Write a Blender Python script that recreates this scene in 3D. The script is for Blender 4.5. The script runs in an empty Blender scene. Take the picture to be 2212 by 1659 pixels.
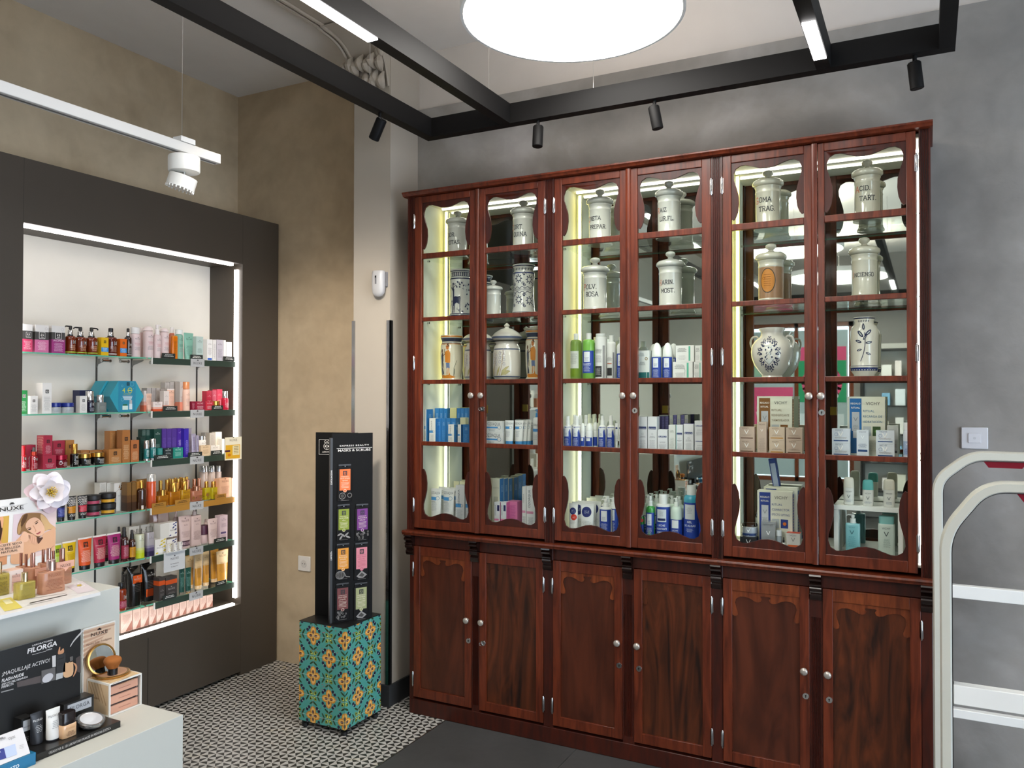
import bpy, math, random
from mathutils import Vector, Matrix
from mathutils.geometry import tessellate_polygon
R = random.Random(7)
scene = bpy.context.scene
COL = scene.collection
# ---------------------------------------------------------------- camera
CAM = Vector((0, 0, 1.55)); FPX = 1738.0
_y, _p, _r = math.radians(27.347), math.radians(.7412), math.radians(.0612)
FW = Vector((-math.sin(_y)*math.cos(_p), math.cos(_y)*math.cos(_p), math.sin(_p)))
_a = Vector((math.cos(_y), math.sin(_y), 0)); _b = _a.cross(FW)
RT = _a*math.cos(_r)+_b*math.sin(_r); UP = _b*math.cos(_r)-_a*math.sin(_r)
cd = bpy.data.cameras.new('camera'); cam = bpy.data.objects.new('camera', cd); COL.objects.link(cam)
cd.sensor_width = 36; cd.lens = FPX/2212*36; cd.clip_start = .05
m3 = Matrix((RT, UP, -FW)).transposed(); cam.matrix_world = Matrix.Translation(CAM) @ m3.to_4x4()
scene.camera = cam
# ---------------------------------------------------------------- daylight and exposure
w = bpy.data.worlds.new('World'); scene.world = w; w.use_nodes = True
w.node_tree.nodes['Background'].inputs[0].default_value = (.70, .83, 1, 1)
w.node_tree.nodes['Background'].inputs[1].default_value = 3.4
vs = scene.view_settings; vs.view_transform = 'Standard'; vs.look = 'None'; vs.exposure = 1.0; vs.gamma = 1; vs.use_curve_mapping = False
LAMP = 10.0        # radiance of the pendant discs
# ---------------------------------------------------------------- pixel helpers
def ray(x, y): return FW+RT*((x-1106)/FPX)-UP*((y-829.5)/FPX)
def on(x, y, ax, v):
    d = ray(x, y); return CAM+d*((v-CAM[ax])/d[ax])
def px(P):
    d = Vector(P)-CAM; z = d.dot(FW); return 1106+FPX*d.dot(RT)/z, 829.5-FPX*d.dot(UP)/z
# ---------------------------------------------------------------- materials
def lin(h):
    if not isinstance(h, str): return tuple(h)
    h = h.lstrip('#')
    if len(h) == 3: h = ''.join(c*2 for c in h)
    o = []
    for i in (0, 2, 4):
        c = int(h[i:i+2], 16)/255; o.append(c/12.92 if c <= .04045 else ((c+.055)/1.055)**2.4)
    return tuple(o)
_M = {}
def nmat(name):
    m = bpy.data.materials.new(name); m.use_nodes = True; nt = m.node_tree
    return m, nt, nt.nodes['Principled BSDF']
def C(h, rough=.45, metal=0, em=0, coat=0, var=.04):
    """plain painted / printed / plastic surface with a faint procedural variation"""
    k = (h, rough, metal, em, coat, var)
    if k in _M: return _M[k]
    m, nt, b = nmat('paint_%s' % (str(h).strip('#')))
    c = lin(h); m.diffuse_color = (*c, 1)
    b.inputs['Roughness'].default_value = rough; b.inputs['Metallic'].default_value = metal
    b.inputs['Coat Weight'].default_value = coat
    b.inputs['Specular IOR Level'].default_value = .5 if rough < .55 else .18
    if em:
        b.inputs['Base Color'].default_value = (*c, 1)
        b.inputs['Emission Color'].default_value = (*c, 1); b.inputs['Emission Strength'].default_value = em
    else:
        n = nt.nodes.new('ShaderNodeTexNoise'); n.inputs['Scale'].default_value = 9
        r = nt.nodes.new('ShaderNodeMix'); r.data_type = 'RGBA'
        r.inputs[6].default_value = (*[x*(1-var) for x in c], 1); r.inputs[7].default_value = (*[min(1, x*(1+var)) for x in c], 1)
        tc = nt.nodes.new('ShaderNodeTexCoord'); nt.links.new(tc.outputs['Object'], n.inputs['Vector'])
        nt.links.new(n.outputs['Fac'], r.inputs[0]); nt.links.new(r.outputs[2], b.inputs['Base Color'])
    _M[k] = m; return m
def thin(h, name, gloss=.9, f=.12, rough=.02, amt=1):
    """thin see-through sheet: tinted transparency plus a fresnel reflection"""
    k = (h, name)
    if k in _M: return _M[k]
    m, nt, b = nmat(name); nt.nodes.remove(b); out = nt.nodes['Material Output']
    t = nt.nodes.new('ShaderNodeBsdfTransparent'); t.inputs[0].default_value = (*lin(h), 1)
    g = nt.nodes.new('ShaderNodeBsdfGlossy'); g.inputs['Roughness'].default_value = rough; g.inputs[0].default_value = (gloss, gloss, gloss, 1)
    fr = nt.nodes.new('ShaderNodeLayerWeight'); fr.inputs[0].default_value = f
    mx = nt.nodes.new('ShaderNodeMixShader'); ml = nt.nodes.new('ShaderNodeMath'); ml.operation = 'MULTIPLY'; ml.inputs[1].default_value = amt; nt.links.new(fr.outputs['Fresnel'], ml.inputs[0]); nt.links.new(ml.outputs[0], mx.inputs[0])
    nt.links.new(t.outputs[0], mx.inputs[1]); nt.links.new(g.outputs[0], mx.inputs[2]); nt.links.new(mx.outputs[0], out.inputs[0])
    _M[k] = m; return m
def liquid(h, name='tinted_glass', mixd=.45):
    """tinted glass bottle: part see-through, part coloured body"""
    k = (h, name, mixd)
    if k in _M: return _M[k]
    m, nt, b = nmat(name); out = nt.nodes['Material Output']
    b.inputs['Base Color'].default_value = (*lin(h), 1); b.inputs['Roughness'].default_value = .08; b.inputs['Coat Weight'].default_value = .5
    t = nt.nodes.new('ShaderNodeBsdfTransparent'); t.inputs[0].default_value = (*[x**.5 for x in lin(h)], 1)
    mx = nt.nodes.new('ShaderNodeMixShader'); mx.inputs[0].default_value = mixd*.8
    nt.links.new(t.outputs[0], mx.inputs[1]); nt.links.new(b.outputs[0], mx.inputs[2]); nt.links.new(mx.outputs[0], out.inputs[0])
    _M[k] = m; return m
def ramp(nt, stops):
    r = nt.nodes.new('ShaderNodeValToRGB'); e = r.color_ramp.elements
    while len(e) < len(stops): e.new(.5)
    for x, (p, c) in zip(e, stops): x.position = p; x.color = (*lin(c), 1)
    return r
def noise(nt, scale, stretch=None, detail=4, dist=0, src='Object'):
    tc = nt.nodes.new('ShaderNodeTexCoord'); n = nt.nodes.new('ShaderNodeTexNoise')
    n.inputs['Scale'].default_value = scale; n.inputs['Detail'].default_value = detail; n.inputs['Distortion'].default_value = dist
    if stretch:
        mp = nt.nodes.new('ShaderNodeMapping'); mp.inputs['Scale'].default_value = stretch
        nt.links.new(tc.outputs[src], mp.inputs[0]); nt.links.new(mp.outputs[0], n.inputs['Vector'])
    else: nt.links.new(tc.outputs[src], n.inputs['Vector'])
    return n
def wood(name, c1, c2, rough=.3, stretch=(9, 9, 1), scale=4, dist=1.2):
    if name in _M: return _M[name]
    m, nt, b = nmat(name)
    n = noise(nt, scale, stretch, 5, dist); r = ramp(nt, [(.3, c1), (.7, c2)])
    nt.links.new(n.outputs['Fac'], r.inputs[0]); nt.links.new(r.outputs[0], b.inputs['Base Color'])
    b.inputs['Roughness'].default_value = rough; b.inputs['Coat Weight'].default_value = .08; b.inputs['Coat Roughness'].default_value = .2; b.inputs['Specular IOR Level'].default_value = .35
    bp = nt.nodes.new('ShaderNodeBump'); bp.inputs['Strength'].default_value = .06; nt.links.new(n.outputs['Fac'], bp.inputs['Height']); nt.links.new(bp.outputs[0], b.inputs['Normal'])
    _M[name] = m; return m
def plaster(name, c1, c2, scale=1.6, rough=.75, bump=.12, c3=None, joints=None):
    """mottled concrete-look wall; joints=(axis,[positions]) draws fine panel seams"""
    if name in _M: return _M[name]
    m, nt, b = nmat(name)
    n = noise(nt, scale, None, 9, .6); r = ramp(nt, [(.34, c1), (.66, c2)] if not c3 else [(.3, c1), (.55, c2), (.72, c3)])
    nt.links.new(n.outputs['Fac'], r.inputs[0])
    n2 = noise(nt, scale*9, None, 6, .3); mx = nt.nodes.new('ShaderNodeMix'); mx.data_type = 'RGBA'; mx.blend_type = 'OVERLAY'; mx.inputs[0].default_value = .16
    nt.links.new(r.outputs[0], mx.inputs[6]); nt.links.new(n2.outputs['Fac'], mx.inputs[7])
    nt.links.new(mx.outputs[2], b.inputs['Base Color']); b.inputs['Roughness'].default_value = rough
    bp = nt.nodes.new('ShaderNodeBump'); bp.inputs['Strength'].default_value = bump; bp.inputs['Distance'].default_value = .02
    nt.links.new(n2.outputs['Fac'], bp.inputs['Height']); nt.links.new(bp.outputs[0], b.inputs['Normal'])
    _M[name] = m; return m
# ---------------------------------------------------------------- mesh builder
def circ(n=24, r=1, c=(0, 0)): return [(c[0]+r*math.cos(2*math.pi*i/n), c[1]+r*math.sin(2*math.pi*i/n)) for i in range(n)]
def smooth(pts, n=6, closed=True):
    o = []; L = len(pts)
    for i in range(L if closed else L-1):
        g = lambda j: pts[(j) % L] if closed else pts[max(0, min(L-1, j))]
        p0, p1, p2, p3 = g(i-1), g(i), g(i+1), g(i+2)
        for k in range(n):
            t = k/n
            o.append(tuple(.5*(2*p1[a]+(p2[a]-p0[a])*t+(2*p0[a]-5*p1[a]+4*p2[a]-p3[a])*t*t+(3*p1[a]-p0[a]-3*p2[a]+p3[a])*t**3) for a in range(len(p1))))
    if not closed: o.append(tuple(pts[-1]))
    return o
_T = {}
def tgeo(s, sp=1, bold=0):
    k = (s, sp, bold)
    if k in _T: return _T[k]
    c = bpy.data.curves.new('t', 'FONT'); c.body = s; c.size = 1/.682; c.resolution_u = 2; c.space_character = sp; c.offset = bold
    o = bpy.data.objects.new('t', c); me = bpy.data.meshes.new_from_object(o)
    v = [(p.co.x, p.co.y) for p in me.vertices]; f = [tuple(p.vertices) for p in me.polygons]
    x0 = min([p[0] for p in v] or [0]); x1 = max([p[0] for p in v] or [0]); v = [(a-x0, b) for a, b in v]
    bpy.data.objects.remove(o); bpy.data.curves.remove(c); bpy.data.meshes.remove(me)
    _T[k] = (v, f, x1-x0); return _T[k]
SER = {'A': (.72, [[(0, 0), (.36, 1), (.72, 0)], [(.13, .33), (.58, .33)]]), 'C': (.6, [[(.6, .82), (.45, 1), (.16, 1), (0, .8), (0, .2), (.16, 0), (.45, 0), (.6, .2)]]),
 'D': (.64, [[(.08, 0), (.08, 1)], [(0, 1), (.4, 1), (.62, .78), (.62, .22), (.4, 0), (0, 0)]]), 'E': (.56, [[(.08, 0), (.08, 1)], [(0, 1), (.54, 1), (.54, .85)], [(.08, .52), (.38, .52)], [(0, 0), (.56, 0), (.56, .16)]]),
 'F': (.54, [[(.1, 0), (.1, 1)], [(0, 1), (.54, 1), (.54, .85)], [(.1, .52), (.38, .52)]]), 'G': (.64, [[(.6, .82), (.45, 1), (.16, 1), (0, .8), (0, .2), (.16, 0), (.45, 0), (.6, .15), (.6, .42), (.36, .42)]]),
 'H': (.72, [[(.08, 0), (.08, 1)], [(.64, 0), (.64, 1)], [(.08, .5), (.64, .5)]]), 'I': (.2, [[(.1, 0), (.1, 1)]]), 'L': (.52, [[(.1, 0), (.1, 1)], [(0, 0), (.52, 0), (.52, .2)]]),
 'M': (.86, [[(.08, 0), (.08, 1), (.43, .3), (.78, 1), (.78, 0)]]), 'N': (.7, [[(.08, 0), (.08, 1), (.62, 0), (.62, 1)]]), 'O': (.66, [[(.16, 0), (0, .2), (0, .8), (.16, 1), (.5, 1), (.66, .8), (.66, .2), (.5, 0), (.16, 0)]]),
 'P': (.58, [[(.1, 0), (.1, 1)], [(0, 1), (.42, 1), (.58, .88), (.58, .6), (.42, .48), (.1, .48)]]), 'Q': (.66, [[(.16, 0), (0, .2), (0, .8), (.16, 1), (.5, 1), (.66, .8), (.66, .2), (.5, 0), (.16, 0)], [(.36, .25), (.68, -.14)]]),
 'R': (.64, [[(.1, 0), (.1, 1)], [(0, 1), (.42, 1), (.58, .88), (.58, .62), (.42, .5), (.1, .5)], [(.36, .5), (.6, 0)]]), 'S': (.56, [[(.54, .82), (.42, 1), (.14, 1), (0, .84), (0, .66), (.14, .55), (.42, .47), (.56, .35), (.56, .16), (.42, 0), (.12, 0), (0, .18)]]),
 'T': (.66, [[(.33, 0), (.33, 1)], [(0, .83), (0, 1), (.66, 1), (.66, .83)]]), 'U': (.66, [[(.08, 1), (.08, .2), (.22, 0), (.44, 0), (.58, .2), (.58, 1)]]), 'V': (.7, [[(0, 1), (.35, 0), (.7, 1)]]),
 'Z': (.56, [[(.02, .82), (.02, 1), (.54, 1), (0, 0), (.56, 0), (.56, .18)]]), '.': (.14, [[(.03, .03), (.13, .03)]]), ' ': (.3, [])}
class MB:
    def __init__(s, T=None): s.v = []; s.f = []; s.m = []; s.mats = []; s.T = T
    def mi(s, m):
        if m not in s.mats: s.mats.append(m)
        return s.mats.index(m)
    def add(s, vs, fs, m):
        o = len(s.v); i = s.mi(m)
        s.v += [(s.T @ Vector(v)) if s.T else Vector(v) for v in vs]
        for f in fs: s.f.append(tuple(o+a for a in f)); s.m.append(i)
        return s
    def box(s, x0, y0, z0, x1, y1, z1, m):
        v = [(x, y, z) for z in (z0, z1) for x, y in ((x0, y0), (x1, y0), (x1, y1), (x0, y1))]
        return s.add(v, [(3, 2, 1, 0), (4, 5, 6, 7), (0, 1, 5, 4), (1, 2, 6, 5), (2, 3, 7, 6), (3, 0, 4, 7)], m)
    def walls(s, x0, y0, z0, x1, y1, z1, m):
        v = [(x, y, z) for z in (z0, z1) for x, y in ((x0, y0), (x1, y0), (x1, y1), (x0, y1))]
        return s.add(v, [(0, 1, 5, 4), (1, 2, 6, 5), (2, 3, 7, 6), (3, 0, 4, 7)], m)
    def prism(s, poly, a0, a1, ax, m, caps=True):
        """poly in the two other axes (cyclic order), extruded along ax"""
        f = {0: lambda p, a: (a, p[0], p[1]), 1: lambda p, a: (p[0], a, p[1]), 2: lambda p, a: (p[0], p[1], a)}[ax]
        n = len(poly); v = [f(p, a0) for p in poly]+[f(p, a1) for p in poly]
        fs = [(i, (i+1) % n, n+(i+1) % n, n+i) for i in range(n)]
        s.add(v, fs, m)
        if caps:
            tri = tessellate_polygon([[Vector((p[0], p[1], 0)) for p in poly]])
            s.add([f(p, a0) for p in poly], [tuple(t) for t in tri], m); s.add([f(p, a1) for p in poly], [tuple(reversed(t)) for t in tri], m)
        return s
    def loft(s, rings, m, n=20, p=2, c=(0, 0), caps=True):
        """rings (z, a, b): superellipse sections stacked upward"""
        v = []
        for q in rings:
            z, a, b = q[:3]; dy = q[3] if len(q) > 3 else 0
            for i in range(n):
                t = 2*math.pi*i/n; ct, st = math.cos(t), math.sin(t)
                v.append((c[0]+a*math.copysign(abs(ct)**(2/p), ct), c[1]+dy+b*math.copysign(abs(st)**(2/p), st), z))
        fs = [(j*n+i, j*n+(i+1) % n, (j+1)*n+(i+1) % n, (j+1)*n+i) for j in range(len(rings)-1) for i in range(n)]
        if caps: fs += [tuple(range(n-1, -1, -1)), tuple((len(rings)-1)*n+i for i in range(n))]
        return s.add(v, fs, m)
    def lathe(s, prof, m, n=24, c=(0, 0), caps=True): return s.loft([(z, r, r) for r, z in prof], m, n, 2, c, caps)
    def tube(s, pts, r, m, n=8, caps=True):
        pts = [Vector(p) for p in pts]; v = []; up = None
        for i, p in enumerate(pts):
            d = (pts[min(i+1, len(pts)-1)]-pts[max(i-1, 0)]).normalized()
            if up is None: up = d.orthogonal().normalized()
            up = (up-d*up.dot(d)).normalized(); sd = d.cross(up); rr = r[i] if isinstance(r, (list, tuple)) else r
            v += [p+(up*math.cos(2*math.pi*k/n)+sd*math.sin(2*math.pi*k/n))*rr for k in range(n)]
        fs = [(j*n+i, j*n+(i+1) % n, (j+1)*n+(i+1) % n, (j+1)*n+i) for j in range(len(pts)-1) for i in range(n)]
        if caps: fs += [tuple(range(n-1, -1, -1)), tuple((len(pts)-1)*n+i for i in range(n))]
        return s.add(v, fs, m)
    # ---- printing on a surface S(u, v, k)
    def dtri(s, S, tris, m, k=0, du=None):
        st = list(tris); V = []; F = []
        while st:
            t = st.pop()
            if du:
                e = max(range(3), key=lambda i: abs(t[i][0]-t[(i+1) % 3][0]))
                if abs(t[e][0]-t[(e+1) % 3][0]) > du:
                    a, b, c = t[e], t[(e+1) % 3], t[(e+2) % 3]; q = ((a[0]+b[0])/2, (a[1]+b[1])/2); st += [(a, q, c), (q, b, c)]; continue
            o = len(V); V += [S(p[0], p[1], k) for p in t]; F.append((o, o+1, o+2))
        return s.add(V, F, m)
    def dpoly(s, S, pts, m, k=0, du=None):
        tri = tessellate_polygon([[Vector((p[0], p[1], 0)) for p in pts]])
        return s.dtri(S, [tuple(pts[i] for i in t) for t in tri], m, k, du)
    def drect(s, S, u0, v0, u1, v1, m, k=0, du=None): return s.dpoly(S, [(u0, v0), (u1, v0), (u1, v1), (u0, v1)], m, k, du)
    def dell(s, S, u, v, a, b, m, k=0, du=None, rot=0, n=16):
        c, t = math.cos(rot), math.sin(rot)
        return s.dpoly(S, [(u+a*x*c-b*y*t, v+a*x*t+b*y*c) for x, y in circ(n)], m, k, du)
    def dline(s, S, pts, wd, m, k=0):
        V = []; F = []
        for a, b in zip(pts, pts[1:]):
            dx, dy = b[0]-a[0], b[1]-a[1]; L = math.hypot(dx, dy) or 1e-9; nx, ny = -dy/L*wd/2, dx/L*wd/2; ex, ey = dx/L*wd*.3, dy/L*wd*.3
            o = len(V); V += [S(a[0]-ex+nx, a[1]-ey+ny, k), S(a[0]-ex-nx, a[1]-ey-ny, k), S(b[0]+ex-nx, b[1]+ey-ny, k), S(b[0]+ex+nx, b[1]+ey+ny, k)]; F.append((o, o+1, o+2, o+3))
        return s.add(V, F, m)
    def dring(s, S, u, v, r, wd, m, k=0, n=20, ry=None):
        ry = ry or r; return s.dline(S, [(u+r*math.cos(2*math.pi*i/n), v+ry*math.sin(2*math.pi*i/n)) for i in range(n+1)], wd, m, k)
    def dtext(s, S, t, u, v, h, m, al='c', k=1, sp=1, bold=0, wmax=None, rot=0):
        V, F, W = tgeo(t, sp, bold); sx = h
        if wmax and W*h > wmax: sx = wmax/W
        o = {'c': -W*sx/2, 'l': 0, 'r': -W*sx}[al]; c, q = math.cos(rot), math.sin(rot)
        return s.add([S(u+(a*sx+o)*c-b*h*q, v+(a*sx+o)*q+b*h*c, k) for a, b in V], F, m)
    def dserif(s, S, t, u, v, h, m, k=1, first=None, wd=.17, w0=1.0):
        x = u
        for i, ch in enumerate(t):
            W, st = SER[ch]; hh = h*1.35 if (i == 0 and first) else h; vv = v-h*.2 if (i == 0 and first) else v; mm = first if (i == 0 and first) else m
            for l in st:
                s.dline(S, [(x+a*hh*w0, vv+b*hh) for a, b in l], wd*h*.9, mm, k)
                for e, f in ((l[0], l[1]), (l[-1], l[-2])):
                    if e[1] in (0, 1) and abs(e[1]-f[1]) > .45 and abs(e[0]-f[0]) < .5: s.dline(S, [(x+(e[0]-.12)*hh*w0, vv+e[1]*hh), (x+(e[0]+.12)*hh*w0, vv+e[1]*hh)], .1*h, mm, k)
            x += (W*w0+.2)*hh
        return x
    def build(s, name, parent=None, bev=0, sm=40):
        me = bpy.data.meshes.new(name); me.from_pydata([tuple(v) for v in s.v], [], s.f)
        for m in s.mats: me.materials.append(m)
        for p, i in zip(me.polygons, s.m): p.material_index = i
        me.validate(); me.update()
        if sm: me.polygons.foreach_set('use_smooth', [True]*len(me.polygons)); me.set_sharp_from_angle(angle=math.radians(sm))
        o = bpy.data.objects.new(name, me); COL.objects.link(o)
        if parent: o.parent = parent
        if bev:
            b = o.modifiers.new('edge', 'BEVEL'); b.width = bev; b.segments = 2; b.limit_method = 'ANGLE'; b.angle_limit = math.radians(50)
        return o
def empty(name, loc=(0, 0, 0), rz=0, parent=None):
    o = bpy.data.objects.new(name, None); COL.objects.link(o); o.location = loc; o.rotation_euler = (0, 0, rz); o.empty_display_size = .05
    if parent: o.parent = parent
    return o
def tag(o, label, cat, group=None):
    o['label'] = label; o['category'] = cat
    if group: o['group'] = group
    return o
def struct(o): o['kind'] = 'structure'; return o
def kids(o): return [c for c in bpy.data.objects if c.parent == o]
def dup(root, loc, rz=None):
    r = root.copy(); COL.objects.link(r); r.location = loc
    if rz is not None: r.rotation_euler = (0, 0, rz)
    for ch in kids(root):
        c = ch.copy(); COL.objects.link(c); c.parent = r
        for g in kids(ch):
            e = g.copy(); COL.objects.link(e); e.parent = c
    return r
def frame(o, u, v):
    """surface function for a flat sheet: origin o, unit vectors u (right) and v (up), layers along the outward normal"""
    o, u, v = Vector(o), Vector(u), Vector(v); n = u.cross(v).normalized()
    return lambda a, b, k=0: o+u*a+v*b+n*(.0004+.0003*k)
# ================================================================ ROOM
WHITE = C('#d9d8d4', .6); CEIL = C('#dcd8d3', .8); BLACKM = C('#131313', .45); CHROME = C('#c8c8c8', .15, 1); STEEL = C('#b4b2ae', .3, 1)
GREY = plaster('grey_concrete_wall', '#736f69', '#8c8883', 1.5, c3='#a5a29f'); BEIGE = plaster('beige_concrete_wall', '#a69377', '#c0ae92', 1.3, bump=.08)
PANEL = C('#453d34', .5)
def floor_mat():
    m, nt, b = nmat('cement_tiles'); L = nt.links.new; N = nt.nodes.new
    tc = N('ShaderNodeTexCoord'); sp = N('ShaderNodeSeparateXYZ'); L(tc.outputs['Object'], sp.inputs[0])
    def M(op, a, bb=None, c=None):
        n = N('ShaderNodeMath'); n.operation = op
        for i, q in enumerate((a, bb, c)):
            if q is None: continue
            if isinstance(q, (int, float)): n.inputs[i].default_value = q
            else: L(q, n.inputs[i])
        return n.outputs[0]
    s = .0459
    X = M('DIVIDE', M('ADD', sp.outputs[0], 2.459+s*60), s); Y = M('DIVIDE', M('ADD', sp.outputs[1], -2.836+s*120), s)
    jag = N('ShaderNodeTexNoise'); jag.inputs['Scale'].default_value = 420; jag.inputs['Detail'].default_value = 1; L(tc.outputs['Object'], jag.inputs['Vector'])
    j = M('MULTIPLY', M('SUBTRACT', jag.outputs['Fac'], .5), .16)
    fx = M('SUBTRACT', M('FRACT', X), .5); fy = M('SUBTRACT', M('FRACT', Y), .5)
    gt = M('GREATER_THAN', M('ADD', M('ABSOLUTE', fx), j), M('ABSOLUTE', fy))
    par = M('MODULO', M('ADD', M('FLOOR', X), M('FLOOR', Y)), 2)
    xr = M('ABSOLUTE', M('SUBTRACT', gt, par))
    edge = M('GREATER_THAN', M('MAXIMUM', M('ABSOLUTE', fx), M('ABSOLUTE', fy)), .47)
    blk = M('MULTIPLY', xr, M('SUBTRACT', 1, edge))
    n = noise(nt, 14, None, 5, .4); rw = ramp(nt, [(.3, '#b3b1aa'), (.6, '#c4c2bc'), (.8, '#bdb398')]); rb = ramp(nt, [(.3, '#262623'), (.7, '#3b3a36')])
    L(n.outputs['Fac'], rw.inputs[0]); L(n.outputs['Fac'], rb.inputs[0])
    mx = N('ShaderNodeMix'); mx.data_type = 'RGBA'; L(blk, mx.inputs[0]); L(rw.outputs[0], mx.inputs[6]); L(rb.outputs[0], mx.inputs[7])
    L(mx.outputs[2], b.inputs['Base Color']); b.inputs['Roughness'].default_value = .42
    return m
FT = floor_mat()
struct(MB().box(-5, -4.2, -.1, -2.047, 5, 0, FT).build('floor'))
SL = plaster('grey_floor_tiles', '#3d3d3c', '#484847', 2.5, .5, .05)
mb = MB()
for i in range(7):
    for k in range(12):
        x0 = -2.045+.672*i; y0 = 5-.8*(k+1)
        if x0 > 2.6: continue
        mb.box(x0+.0015, y0+.0015, -.1, x0+.6705, y0+.7985, 0, SL)
mb.box(-2.045, -4.2, -.11, 2.7, 5, -.003, C('#6a6966', .8))
struct(mb.build('floor_tiles', sm=0)); struct(MB().box(-2.049, -4.2, -.05, -2.044, 5, .0012, STEEL).build('trim_1'))
struct(MB().box(-2.387, 3.53, 0, 3.2, 3.7, 3.05, GREY).build('wall_back')); struct(MB().box(-2.387, 3.545, 3.05, 3.2, 3.7, 3.36, C('#c2bcb5', .8)).build('wall_back_upper'))
struct(MB().box(-3.9, 3.555, 0, -2.5, 3.75, 3.42, BEIGE).build('wall_alcove'))
struct(MB().box(-3.9, -.35, 0, -3.712, 3.56, 3.42, BEIGE).build('wall_left'))
struct(MB().box(-3.9, -4.2, 0, -3.40, -1.35, 3.42, C('#cfccc4', .7)).build('wall_left'))
struct(MB().box(-3.9, -4.2, 3.352, 3.2, 3.75, 3.42, CEIL).build('ceiling'))
# column with the springing arch of the plaster beam (curve read off on its left face)
CW = C('#a9a195', .6, var=.02)
arch = [(3.287, 0), (3.287, 3.12), (3.253, 3.199), (3.235, 3.26), (3.205, 3.30), (3.14, 3.334), (3.05, 3.345), (2.93, 3.35), (2.93, 3.42), (3.56, 3.42), (3.56, 0)]
struct(MB().box(-2.615, 3.287, 0, -2.387, 3.57, 3.3515, CW).build('column'))
mb = MB()
out = smooth([(3.292, 2.95), (3.285, 3.06), (3.262, 3.17), (3.222, 3.25), (3.14, 3.305), (3.0, 3.325), (2.7, 3.335), (-4.2, 3.34)], 6, False)
mb.prism(out+[(-4.2, 3.3515), (3.2865, 3.3515), (3.2865, 2.95)], -2.615, -2.390, 0, CW)
for xx in (-2.612, -2.585, -2.42, -2.395): mb.tube([(xx, a, b-.004) for a, b in out[8:]], .009, CW, 6)
# leaves and shell of the capital, under the soffit
for i in range(7):
    u = -2.60+.034*i
    for q in range(2):
        t = .24+.12*q+.02*(i % 2); a, b = out[int(t*len(out))]
        pts = [(u+R.uniform(-.01, .01), a-.02, b-.06), (u+R.uniform(-.012, .012), a-.045-.01*q, b-.03), (u, a-.03, b+.02)]
        mb.tube(smooth(pts, 4, False), [.006, .012, .018, .022, .024, .02, .014, .008, .004], CW, 8)
for i in range(9):
    a, b = out[11+i]; mb.loft([(b-.03-.01*(i % 3), .004, .004), (b-.02, .022, .016), (b, .026, .02), (b+.02, .012, .01)], CW, 10, 2, (-2.56+.022*i, a-.012))
struct(mb.build('trim_2'))
struct(MB().box(-2.625, 3.275, 0, -2.377, 3.56, .105, C('#333435', .6)).build('baseboard_column'))
struct(MB().box(-2.377, 3.512, 0, -2.29, 3.532, .105, C('#333435', .6)).build('baseboard_back'))
# chrome corner guards on the column
for x, z1, lb in ((-2.618, 1.925, 'left'), (-2.388, 1.92, 'right')):
    g = MB(); g.box(x-.004, 3.281, .108, x+.016, 3.286, z1, CHROME) if lb == 'left' else g.box(x-.016, 3.281, .108, x+.006, 3.286, z1, CHROME)
    if lb == 'right': g.box(x+.002, 3.281, .108, x+.006, 3.305, z1, BLACKM)
    tag(g.build('corner_guard'), 'polished metal guard strip on the %s corner of the white column' % lb, 'corner guard', 'metal corner guards on the column')
# room behind the camera (seen in the cabinet's mirror)
struct(MB().box(-3.9, -4.4, 0, -2.25, -4.2, 3.42, C('#bdbab2', .7)).build('wall_front')); struct(MB().box(-.85, -4.4, 0, 3.2, -4.2, 3.4, C('#8a8784', .7)).build('wall_front'))
struct(MB().box(-2.25, -4.4, 2.5, -.85, -4.2, 3.4, C('#8a8784', .7)).build('wall_front')); struct(MB().box(-2.25, -4.4, 0, -.85, -4.2, .4, C('#8a8784', .7)).build('wall_front'))
f = MB()
for a, b in ((-2.25, -2.19), (-1.58, -1.53), (-.91, -.85)): f.box(a, -4.3, .4, b, -4.22, 2.5, wood('window_wood', '#5a2a12', '#743a1c'))
f.box(-2.25, -4.3, .4, -.85, -4.22, .46, wood('window_wood', '', '')); f.box(-2.25, -4.3, 2.44, -.85, -4.22, 2.5, wood('window_wood', '', ''))
wf = struct(f.build('window_1')); g = MB().box(-2.19, -4.265, .46, -.91, -4.26, 2.44, thin('#f2f8f6', 'window_glass')).build('glass_pane', wf)
po = MB(); SS = lambda a_, b_, k=0: Vector((-.92-a_, -4.233+.0005*k, .5+b_)); PKW_ = C('#c94f78', .6)
po.box(-2.18, -4.24, .47, -.92, -4.236, 2.40, C('#9fb0b4', .7)); po.drect(SS, .02, .95, .62, 1.5, C('#2f8f63', .6), 1); po.drect(SS, .02, 1.5, .62, 1.68, PKW_, 1); po.dring(SS, .32, 1.2, .22, .06, PKW_, 2); po.dring(SS, .32, 1.2, .13, .03, C('#e9e6e0', .6), 2)  # backing sheet added across the pane to block the bright outdoors
po.drect(SS, .68, .5, 1.24, 1.15, PKW_, 1); po.dell(SS, .96, .82, .2, .2, C('#e3e0dc', .6), 2); po.dtext(SS, 'CERVEZA', .96, .8, .07, PKW_, k=3, bold=.02); po.drect(SS, .68, 1.3, 1.24, 1.75, C('#8fb59f', .6), 1); po.drect(SS, .05, .35, .6, .8, C('#c5d0d4', .6), 1)
tag(po.build('window_poster', sm=0), 'green and pink posters on a sheet added to dim the window, seen in the mirror', 'poster')
sk = MB().box(-3.2, -6.4, -.1, 3, -4.5, -.05, C('#8a8a88', .8)); struct(sk.build('ground'))
struct(MB().box(3.1, -4.2, 2.35, 3.2, 3.7, 3.4, C('#bdbab2', .7)).build('wall_right')); struct(MB().box(3.1, -4.2, 0, 3.2, -.6, 2.35, C('#bdbab2', .7)).build('wall_right'))
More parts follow.
